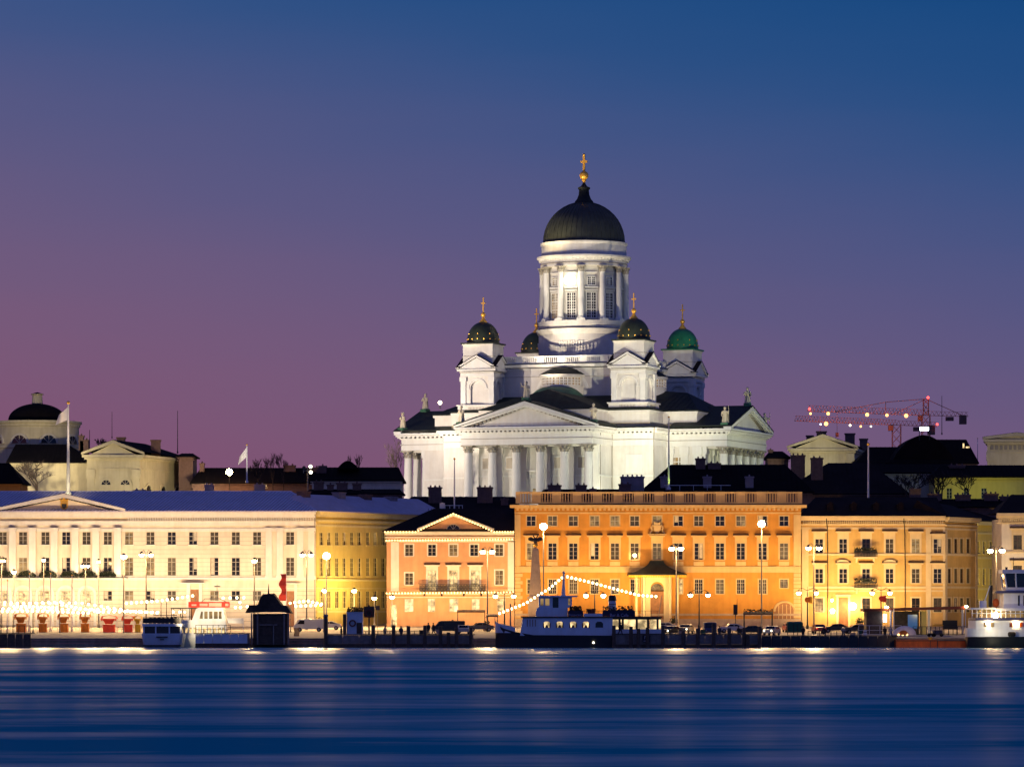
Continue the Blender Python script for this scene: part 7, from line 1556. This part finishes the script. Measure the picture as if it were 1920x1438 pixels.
# awning frame before the pink house, dark canopy on the quay, tall dark sign
def canopy(label, px0, px1, py, Y, m='timber_dark', plants=False):
    t = thing('awning_frame', label, 'awning', (X((px0 + px1) / 2, Y), Y, gz(Y))); w = (px1 - px0) * Y / F / 2; h = Z(py, Y) - gz(Y); b = MB(); b.box(-w, w, -1, 1, h, h + .22); b.prismx([(-1.05, h + .2), (1.05, h + .2), (0, h + .45)], -w, w); b.build('roof', M[m], t)
    [MB().tube((x, y, 0), (x, y, h), .06, .06, 6).build('post', M['iron'], t) for x in (-w + .1, w - .1) for y in (-.9, .9)]; return t, w, h
canopy('thin dark awning on posts before the pink house right windows', 857, 910, 1148, 672)
t, w, h = canopy('dark planted pergola on the quay before the orange palace right half', 1394, 1449, 1152, 650)
b = MB(); rnd = random.Random(12)
for i in range(260): c_ = Vector((rnd.uniform(-w, w), rnd.uniform(-1, 1), h + .25 + rnd.random() ** 2 * .6)); d1 = Vector((rnd.uniform(-1, 1), rnd.uniform(-1, 1), rnd.uniform(-1, 1))).normalized() * .15; d2 = d1.orthogonal().normalized() * .1; b.quad(c_ - d1, c_ + d2, c_ + d1, c_ - d2)
b.build('roof_plants', M['hedge'], t)
canopy('small dark shelter roof right of the pink house awning', 912, 934, 1156, 655)
t = thing('pillar_sign', 'tall narrow dark sign pillar with a thin mast before the orange palace', 'sign', (X(1379, 660), 660, gz(660))); b = MB(); h0, h1 = Z(1152, 660) - gz(660), Z(1133, 660) - gz(660); b.box(-.34, .34, -.1, .1, h0, h1); b.build('board', M['hull_black'], t); b = MB(); b.tube((0, .1, 0), (0, .1, h0), .07, .07, 6); b.tube((.25, 0, h1), (.28, 0, h1 + .95), .05, .02, 6); b.build('post', M['iron'], t)
# brown-roofed pavilion
YP = 640; t = thing('quay_pavilion', 'low pavilion with a red-brown roof edge, dark booth and pale columns, right quay', 'pavilion', (X(1720, YP), YP, gz(YP))); k = YP / F; pu = lambda px: (px - 1720) * k; pz = lambda py: Z(py, YP) - gz(YP)
b = MB(); b.add([(pu(1617), -2, pz(1141)), (pu(1812), -2, pz(1136)), (pu(1812), 4, pz(1136)), (pu(1617), 4, pz(1141)), (pu(1617), -2, pz(1146)), (pu(1812), -2, pz(1142)), (pu(1812), 4, pz(1142)), (pu(1617), 4, pz(1146))], [(0, 1, 2, 3), (4, 7, 6, 5), (0, 4, 5, 1), (1, 5, 6, 2), (2, 6, 7, 3), (3, 7, 4, 0)]); b.build('roof', M['red_brown'], t)
b = MB(); b.box(pu(1623), pu(1653), -1.6, 3, 0, pz(1145.5)); b.box(pu(1678), pu(1724), .8, 3, 0, pz(1145.5)); b.build('booth', M['timber_dark'], t)
b = MB(); b.box(pu(1726), pu(1736), -1.2, 1, 0, pz(1145)); b.build('lit_wall', M['yellow_plaster'], t)
for px in (1668, 1739, 1802): b = MB(); b.lathe([(.2, 0), (.14, .3), (.18, pz(1150)), (.24, pz(1143))], pu(px), -2.1, 10); b.build('column', M['white_canvas'], t, smooth=True)
b = MB(); b.box(pu(1703), pu(1721), .7, .78, .9, pz(1152)); b.build('pane', mat('blue_screen', (.02, .05, .12), .2, emit=(.03, .10, .25), estr=.7, sample=False), t)
b = MB(); b.box(pu(1654), pu(1660), -2.2, -2.0, pz(1166), pz(1151)); b.build('lit_notice', M['lamp_cold'], t)
b = MB(); b.ball((pu(1660), -2.1, pz(1138)), .3, 10, 6, .5); b.ball((pu(1809), -2.1, pz(1137)), .26, 10, 6, .6); b.build('lamp', M['lamp_globe'], t)
b = MB(); b.tube((pu(1673), -2.6, 0), (pu(1673), -2.6, pz(1141)), .09, .07, 8); b.tube((pu(1807), -2.6, 0), (pu(1807), -2.6, pz(1138)), .07, .06, 8); b.build('lamp_post', M['pole_white'], t)
flood((X(1740, 632), 631, 5.2), P(1745, 1160, 640), .5, (1, .8, .3), 130, 1, .2)
t = thing('dark_screen', 'black upright board standing under the pavilion right end', 'board', (X(1781, 634), 634, gz(634))); b = MB(); b.box(-1.15, 1.15, -.05, .05, .9, 2.3); b.build('panel', M['hull_black'], t); b = MB(); [b.box(x - .04, x + .04, -.04, .04, 0, .9) for x in (-1, 1)]; b.build('stand', M['iron'], t)
for i, (lab, px, w, h, mt, mb) in enumerate((('pale-topped market cart with a blue body under the pavilion', 1758, .75, 1.9, 'yellow_canvas', 'car_blue'), ('small turquoise crate cart left of the pale-topped cart', 1745, .45, 1.0, 'white_canvas', 'banner_navy'))):
    t = thing('market_cart', lab, 'cart', (X(px, 622), 622, gz(622))); b = MB(); b.box(-w, w, -.5, .5, .3, h * .55); b.build('body', M[mb], t); b = MB(); b.prism([(-w * 1.15, h * .9), (w * 1.15, h * .9), (w * .8, h), (-w * .8, h)], -.6, .6); [b.box(x - .03, x + .03, -.5, -.44, h * .55, h * .9) for x in (-w, w)]; b.build('canopy', M[mt], t); b = MB(); [b.tube((x, -.55, .3), (x, -.48, .3), .28, .28, 12) for x in (-w * .7, w * .7)]; b.build('wheel', M['tyre'], t)
t = thing('dome_tent', 'low pale and orange dome tent on the barge edge', 'tent', (X(1696, 607), 607, 1.75)); b = MB(); n = 12
b.loft([[(r_ * 1.75 * math.cos(2 * math.pi * i / 18), r_ * 1.1 * math.sin(2 * math.pi * i / 18), 1.35 * math.sin(math.acos(min(1, r_)) if r_ < 1 else 0) + .1) for i in range(18)] for r_ in (1, .93, .8, .6, .35, .05)]); b.build('canvas', M['white_canvas'], t, smooth=True)
b = MB(); b.lathe([(.75, .12), (.7, .45), (.4, .72), (.05, .8)], -.25, -.85, 12); b.build('door_flap', M['orange_canvas'], t, smooth=True)
b = MB(); [b.ball((-1.0 + i * .62, -1.25, .15), .17, 8, 6) for i in range(3)]; b.build('lamp', M['bulb_facade'], t)
t = thing('barge', 'orange-painted barge with a sloping right end, moored left of the ferry', 'barge', (X(1750, 605.5), 605.5, 0)); gu = lambda px: X(px, 605.5) - X(1750, 605.5)
b = MB(); b.prism([(gu(1680), -.4), (gu(1822), -.4), (gu(1812), Z(1201, 605)), (gu(1757), Z(1200, 605)), (gu(1757), Z(1199, 605)), (gu(1680), Z(1199, 605))], 0, 5.0); b.build('hull', M['orange_paint'], t)
b = MB(); b.box(gu(1757), gu(1758.5), -.1, .01, 0, 1.1); b.box(gu(1744), gu(1745), -.08, .01, 0, 1.1); b.box(gu(1680), gu(1812), -.12, .0, Z(1201.5, 605), Z(1200, 605)); b.build('rub_rail', M['iron'], t)
b = MB(); b.box(gu(1742), gu(1747), .2, .7, 1.1, 1.5); b.box(gu(1740), gu(1749), .3, .6, 1.35, 1.5); b.build('bollard', M['yellow_canvas'], t)
flood((X(1730, 595), 595, 3.2), P(1735, 1206, 605.5), .55, (1, .55, .2), 90, 1, .2)
for lab, px, Y in (('white concrete bollard on the black pier, left of the pale dome tent', 1622, 609),):
    t = thing('stone_bollard', lab, 'bollard', (X(px, Y), Y, 1.7)); b = MB(); b.lathe([(.34, 0), (.24, .85), (.2, .9)], n=10); b.build('body', M['white_canvas'], t, smooth=True); b = MB(); b.lathe([(.3, .5), (.3, .6)], n=10); b.build('band', M['iron'], t)
t = thing('parking_meter', 'slim dark ticket machine with a white light at the left end of the long pier', 'machine', (X(611, 606.8), 606.8, Z(1189, 606.8))); b = MB(); b.box(-.3, .3, 0, .4, 0, 2.6); b.prismx([(0, 2.6), (.4, 2.6), (.4, 2.95)], -.32, .32); b.build('cabinet', M['hull_blue'], t); b = MB(); b.ball((0, -.03, 2.35), .16, 8, 6); b.build('lamp', M['lamp_cold'], t)

# small clutter on the quay
panel_rail('quay_fence', 'dark fence on the quay behind the long grey pier, below the pink house', 640, 800, 612.2, gz(612), 1.1, 14)
panel_rail('quay_fence', 'dark fence on the quay behind the pier right of the cafe boat', 1255, 1420, 613.2, gz(613), 1.1, 14)
panel_rail('quay_fence', 'low dark fence on the black pier between green stall and pale dome tent', 1515, 1612, 609, 1.35, 1.05, 9)
def bin_(label, px, Y, m):
    t = thing('rubbish_bin', label, 'bin', (X(px, Y), Y, gz(Y)), 0, 'rubbish bins on the quay'); b = MB(); b.prism([(-.28, .12), (.28, .12), (.34, 1.0), (-.34, 1.0)], -.3, .3); b.build('body', M[m], t); b = MB(); b.prism([(-.37, 1.0), (.37, 1.0), (.3, 1.12), (-.3, 1.12)], -.34, .34); b.build('lid', M['iron'], t)
    for s_ in (-1, 1): MB().tube((s_ * .22, .3, .12), (s_ * .3, .3, .12), .12, .12, 10).build('wheel', M['tyre'], t)
for a in (('green bin on the quay left of the dark van', 1318, 622, 'green_canvas'), ('dark bin beside the long grey pier, behind its middle piles', 790, 618, 'iron'), ('pale bin left of the parking cars by the palace canopy', 1276, 622, 'chimney_pale'), ('green bin near the brown pavilion left end', 1612, 628, 'green_canvas')): bin_(*a)
def crates(label, px, Y, n, m, z0=None):
    for i_ in range(n):
        t = thing('crate', label + (', lowest of its stack', ', second in its stack', ', topmost of its stack')[min(i_, 2)], 'crate', (X(px, Y) + .05 * (i_ % 2), Y, (gz(Y) if z0 is None else z0) + .42 * i_), .1 * i_, 'crates on the quay'); b = MB(); b.box(-.4, .4, -.3, .3, 0, .06); [b.box(-.4, .4, y, y + .03, z_, z_ + .1) for y in (-.3, .27) for z_ in (.06, .18, .30)]; [b.box(x, x + .03, -.27, .27, z_, z_ + .1) for x in (-.4, .37) for z_ in (.06, .18, .30)]; [b.box(x, x + .05, y, y + .04, .06, .41) for x in (-.37, .32) for y in (-.27, .23)]; b.build('slats', M[m], t)
crates('timber crate left of the white van', 556, 628, 3, 'wood_door'); crates('grey crate at the right end of the black pier', 1598, 609, 2, 'timber_grey', 1.35); crates('pale crate between the pair of people and the box van', 822, 617, 3, 'chimney_pale')
def planter(label, px, Y, seed):
    t = thing('planter', label, 'planter', (X(px, Y), Y, gz(Y)), 0, 'shrub planters on the quay'); b = MB(); b.lathe([(.45, 0), (.6, .6), (.62, .7)], n=12); b.build('tub', M['granite'], t); b = MB(); r_ = random.Random(seed)
    for k_ in range(160):
        c_ = Vector((r_.gauss(0, .3), r_.gauss(0, .3), .75 + abs(r_.gauss(0, .42)))); d1 = Vector((r_.uniform(-1, 1), r_.uniform(-1, 1), r_.uniform(-1, 1))).normalized() * .15; d2 = d1.orthogonal().normalized() * .1; b.quad(c_ - d1, c_ + d2, c_ + d1, c_ - d2)
    b.build('shrub', M['hedge'], t)
for i_, (lab, px, Y) in enumerate((('shrub tub left of the dark awning before the pink house', 850, 668), ('shrub tub between awning and small shelter', 911, 664), ('shrub tub before the palace canopy left post', 1198, 690), ('shrub tub before the palace canopy right post', 1264, 690), ('shrub tub by the cream building door', 1612, 692), ('shrub tub at the yellow building left corner', 600, 688))): planter(lab, px, Y, i_)
# ---------------------------------------------------------------- cars
def car(label, px, Y, rz, paint, lights=True, van=False):
    t = thing('van' if van else 'parked_car', label, 'van' if van else 'car', (X(px, Y), Y, gz(Y)), R(rz), 'vehicles parked on the quay'); w = .86 if not van else .95; L = 2.15 if not van else 2.5
    if not van: prof = [(-L, .38), (-L, .82), (-L * .93, .95), (-L * .48, 1.0), (-L * .22, 1.43), (L * .35, 1.46), (L * .72, 1.05), (L * .97, .98), (L, .8), (L, .38)]
    else: prof = [(-L, .4), (-L, .95), (-L * .9, 1.15), (-L * .62, 1.95), (-L * .5, 2.05), (L * .97, 2.05), (L, 1.9), (L, .4)]
    b = MB(); c_ = [(x, zz) for x, zz in prof]
    def ringy(y, s, top): return [(x * s, y, zz if zz < 1.0 else 1.0 + (zz - 1.0) * top) for x, zz in c_]
    b.loft([ringy(-w, .97, .82 if not van else .95), ringy(-w * .93, 1, .97), ringy(w * .93, 1, .97), ringy(w, .97, .82 if not van else .95)]); body = b.build('body', M[paint], t)
    b = MB()
    if not van:
        for s in (-1, 1): b.add([(-L * .40, s * (w + .012), 1.04), (L * .1, s * (w + .012), 1.04), (L * .1, s * (w + .012), 1.32), (-L * .20, s * (w + .012), 1.32)], [(0, 1, 2, 3)]); b.add([(L * .14, s * (w + .012), 1.04), (L * .6, s * (w + .012), 1.06), (L * .34, s * (w + .012), 1.33), (L * .14, s * (w + .012), 1.33)], [(0, 1, 2, 3)])
        b.add([(-L * .47, -w * .8, 1.03), (-L * .47, w * .8, 1.03), (-L * .245, w * .74, 1.40), (-L * .245, -w * .74, 1.40)], [(0, 1, 2, 3)]); b.add([(L * .71, -w * .8, 1.09), (L * .71, w * .8, 1.09), (L * .39, w * .74, 1.43), (L * .39, -w * .74, 1.43)], [(0, 1, 2, 3)])
    else:
        for s in (-1, 1): b.add([(-L * .78, s * (w + .012), 1.2), (-L * .3, s * (w + .012), 1.2), (-L * .3, s * (w + .012), 1.8), (-L * .58, s * (w + .012), 1.8)], [(0, 1, 2, 3)])
        b.add([(-L * .905, -w * .85, 1.2), (-L * .905, w * .85, 1.2), (-L * .64, w * .8, 1.93), (-L * .64, -w * .8, 1.93)], [(0, 1, 2, 3)])
    b.build('windows', M['glass'], body)
    for x in (-L * .62, L * .62):
        for s in (-1, 1): b = MB(); b.tube((x, s * w * .74, .33), (x, s * (w + .02), .33), .33, .33, 16); o = b.build('wheel', M['tyre'], t); b = MB(); b.tube((x, s * (w + .0), .33), (x, s * (w + .03), .33), .19, .17, 10); b.build('rim', M['car_silver'], o)
    for s in (-1, 1):
        b = MB(); b.ball((-L * .985, s * w * .68, .72), .13, 8, 6); b.build('headlight', M['headlight' if lights else 'car_silver'], t)
        b = MB(); b.box(L * .97, L * 1.005, s * w * .7 - .14, s * w * .7 + .14, .72, .9); b.build('tail_light', M['tail_light'], t)
    return t
for a in (('dark car facing the water below the pink house awning', 869, 640, 90, 'car_silver', False), ('small black box van on the quay left of the awning', 842, 645, 0, 'car_black', False, True),
          ('silver car half hidden left of the small dark shelter', 900, 660, 10, 'car_grey', False), ('black car with lit headlights right of the cafe boat', 1258, 632, 60, 'car_black', True),
          ('pale car behind the black car by the palace canopy', 1245, 662, 0, 'car_silver', False), ('grey car with bright headlights left of the dark van', 1286, 645, 75, 'car_grey', True),
          ('dark blue van parked crosswise before the orange palace', 1331, 632, 90, 'car_blue', False, True), ('white car before the orange palace below the tall sign pillar', 1372, 650, 5, 'car_white', False),
          ('black car under the planted pergola', 1408, 636, 0, 'car_black', False), ('silver car with shining headlights right of the pergola', 1447, 632, 70, 'car_silver', True),
          ('red car behind the green stall before the arched gate', 1480, 655, 95, 'car_red', False), ('red car with dark rear window by the cream building', 1535, 645, -85, 'car_red', False),
          ('black car between red car and cream building door', 1568, 650, 0, 'car_black', False), ('grey car before the cream building door', 1605, 645, 10, 'car_grey', False),
          ('white van before the yellow side street building', 580, 660, 0, 'car_white', False, True), ('pale car right of the white van at the side street mouth', 615, 672, 0, 'car_white', True)):
    car(*a)
t = thing('green_stall', 'green canvas box stall on the black pier before a red car', 'stall', (X(1490, 625), 625, gz(625))); k = 625 / F; b = MB(); b.box(-14 * k, 14 * k, -.8, .8, .6, 2.0); b.prismx([(-.85, 2.0), (.85, 2.0), (0, 2.25)], -14.2 * k, 14.2 * k); b.build('canvas', M['green_canvas'], t); b = MB(); [b.box(x * k - .05, x * k + .05, -.9, -.8, 0, 2.0) for x in (-14, -3, 5, 14)]; b.build('legs_frame', M['iron'], t)
# white marquee left of kiosk
t = thing('white_marquee', 'small glowing white marquee behind the tour boat stern', 'tent', (X(440, 630), 630, gz(630))); b = MB(); b.prism([(-1.5, 2.3), (1.5, 2.3), (1.2, 2.7), (-1.2, 2.7)], -1.5, 1.5); b.box(-1.5, 1.5, -1.5, -1.45, 1.9, 2.3); b.build('canopy', M['white_canvas'], t); [MB().tube((x, -1.4, 0), (x, -1.4, 2.3), .05, .05, 5).build('post', M['pole_white'], t) for x in (-1.4, 1.4)]
flood((X(430, 628), 626.5, 3.0), P(440, 1155, 630), 1.5, (1, .8, .5), 120, 1, .2)

# ---------------------------------------------------------------- people
def person(pose, coat):
    t = thing('person', 'x', 'person')
    if pose == 0: J = {'pel': (0, 0, .95), 'ch': (0, -.02, 1.32), 'nk': (0, -.02, 1.50), 'hd': (0, -.03, 1.66), 'sl': (-.19, 0, 1.42), 'sr': (.19, 0, 1.42), 'el': (-.25, .03, 1.14), 'er': (.25, .03, 1.14), 'wl': (-.22, -.08, .88), 'wr': (.22, -.08, .88), 'hl': (-.09, 0, .92), 'hr': (.09, 0, .92), 'kl': (-.10, -.03, .50), 'kr': (.11, -.02, .50), 'al': (-.10, 0, .08), 'ar': (.12, 0, .08), 'tl': (-.12, -.17, .04), 'tr': (.15, -.16, .04)}
    else: J = {'pel': (0, 0, .95), 'ch': (.02, -.02, 1.32), 'nk': (.03, -.02, 1.50), 'hd': (.05, -.03, 1.66), 'sl': (-.12, .1, 1.42), 'sr': (.14, -.1, 1.42), 'el': (-.24, .12, 1.16), 'er': (.22, -.12, 1.15), 'wl': (-.12, .1, .92), 'wr': (.40, -.14, .95), 'hl': (-.02, .08, .92), 'hr': (.02, -.08, .92), 'kl': (-.12, .08, .52), 'kr': (.18, -.08, .53), 'al': (-.34, .08, .14), 'ar': (.30, -.08, .08), 'tl': (-.22, .08, .04), 'tr': (.46, -.08, .05)}
    E = [('pel', 'ch'), ('ch', 'nk'), ('nk', 'hd'), ('ch', 'sl'), ('ch', 'sr'), ('sl', 'el'), ('el', 'wl'), ('sr', 'er'), ('er', 'wr'), ('pel', 'hl'), ('pel', 'hr'), ('hl', 'kl'), ('kl', 'al'), ('al', 'tl'), ('hr', 'kr'), ('kr', 'ar'), ('ar', 'tr')]
    rad = dict(pel=.15, ch=.17, nk=.065, hd=.115, sl=.075, sr=.075, el=.055, er=.055, wl=.035, wr=.035, hl=.10, hr=.10, kl=.07, kr=.07, al=.05, ar=.05, tl=.04, tr=.04)
    me = bpy.data.meshes.new('body'); ks = list(J); me.from_pydata([J[k] for k in ks], [(ks.index(a), ks.index(c)) for a, c in E], [])
    o = bpy.data.objects.new('body', me); COL.objects.link(o); md = o.modifiers.new('skin', 'SKIN'); o.modifiers.new('sub', 'SUBSURF').levels = 1
    for i, k in enumerate(ks): o.data.skin_vertices[0].data[i].radius = (rad[k], rad[k] * (.8 if k in ('ch', 'pel') else 1)); 
    o.data.skin_vertices[0].data[0].use_root = True
    bpy.context.view_layer.update(); m2 = bpy.data.meshes.new_from_object(o.evaluated_get(bpy.context.evaluated_depsgraph_get())); bpy.data.objects.remove(o)
    b = MB(); b.add([tuple(v.co) for v in m2.vertices], [tuple(p.vertices) for p in m2.polygons])
    for wv in ('wl', 'wr'):
        c = Vector(J[wv]); b.ball((c.x, c.y - .01, c.z - .05), .04, 8, 6, 1.4)
        for f_ in range(4): b.tube((c.x, c.y - .03 + f_ * .02, c.z - .09), (c.x, c.y - .045 + f_ * .022, c.z - .17 + abs(f_ - 1.4) * .012), .010, .007, 5)
        b.tube((c.x, c.y - .04, c.z - .05), (c.x, c.y - .08, c.z - .10), .011, .008, 5)
    h = Vector(J['hd']); b.tube((h.x, h.y - .10, h.z + .01), (h.x, h.y - .14, h.z - .02), .02, .012, 6); [b.ball((h.x + s * .11, h.y, h.z), .03, 6, 4) for s in (-1, 1)]
    b.build('body', M['skin'], t, smooth=True)
    b = MB(); rings = []
    def ring(z, rx_, ry_, cx=0, cy=0): return [(cx + rx_ * math.cos(2 * math.pi * i / 14), cy + ry_ * math.sin(2 * math.pi * i / 14), z) for i in range(14)]
    cx = J['ch'][0]; b.loft([ring(.68, .24, .19), ring(.95, .22, .18), ring(1.15, .20, .165, cx * .5), ring(1.35, .23, .17, cx), ring(1.46, .20, .14, cx), ring(1.53, .09, .09, cx)])
    for s, e_, w_ in (('sl', 'el', 'wl'), ('sr', 'er', 'wr')): b.tube(J[s], J[e_], .095, .08, 10); b.tube(J[e_], J[w_], .08, .06, 10); b.ball(J[e_], .08, 8, 6)
    b.build('coat', M[coat], t, smooth=True)
    b = MB()
    for a, k_, c in (('hl', 'kl', 'al'), ('hr', 'kr', 'ar')): b.tube(J[a], J[k_], .12, .09, 10); b.tube(J[k_], J[c], .09, .075, 10); b.ball(J[k_], .088, 8, 6)
    b.build('trousers', M['coat_blue'], t, smooth=True)
    b = MB()
    for a, c in (('al', 'tl'), ('ar', 'tr')): b.tube((J[a][0], J[a][1] + .06, .05), J[c], .06, .045, 8); b.tube((J[a][0], J[a][1], .04), (J[a][0], J[a][1], .16), .06, .06, 8)
    b.build('shoes', M['tyre'], t)
    b = MB(); b.ball((h.x, h.y + .025, h.z + .035), .125, 10, 8, 1.05); b.build('hair', M['hair'], t, smooth=True); return t
pp = [person(0, 'coat'), person(1, 'coat'), person(0, 'coat_blue'), person(1, 'coat_pale')]; done = set()
for lab, px, Y, z_, p_, rz in (('person in a dark coat standing on the quay edge left of the pale dome tent', 1659, 610, 1.35, 0, 10), ('person in a dark coat on the black pier beside the green stall', 1506, 612, 1.35, 0, -20), ('person in a dark coat walking past the lit cafe boat windows', 1163, 600.9, 1.9, 1, 0),
        ('person in a blue coat on the quay right of the dark van', 1349, 618, 1.35, 2, 0), ('person in a pale jacket on the black pier, beside the red car', 1581, 612, 1.35, 3, 30), ('person in a dark coat left of the pair before the pink house', 803, 620, 1.8, 0, 20), ('person in a dark coat right of the pair before the pink house', 813, 620, 1.8, 1, 160),
        ('person in a blue coat standing behind the grey-sided pier piles, left of the van', 1310, 616, 1.35, 2, 40), ('person in a dark coat walking on the quay below the planted pergola', 1385, 616, 1.35, 1, 180), ('person in a dark coat near the white booth door', 640, 609, 1.35, 0, 90), ('person in a pale jacket right of the white booth on the quay', 722, 614, 1.35, 3, 0), ('person in a blue coat between first piles of the long grey pier', 752, 612, 1.35, 2, 10),
        ('person in a pale jacket on the quay under the pavilion left column', 1670, 615, 1.35, 3, 200), ('person in a dark coat on the black pier far from others, under the seam lamp', 1545, 613, 1.35, 1, 0)):
    o = pp[p_] if p_ not in done else copy_tree(pp[p_])
    done.add(p_); o.location = (X(px, Y), Y, z_); o.rotation_euler = (0, 0, R(rz)); o['label'] = lab; o['group'] = 'people on the quay'
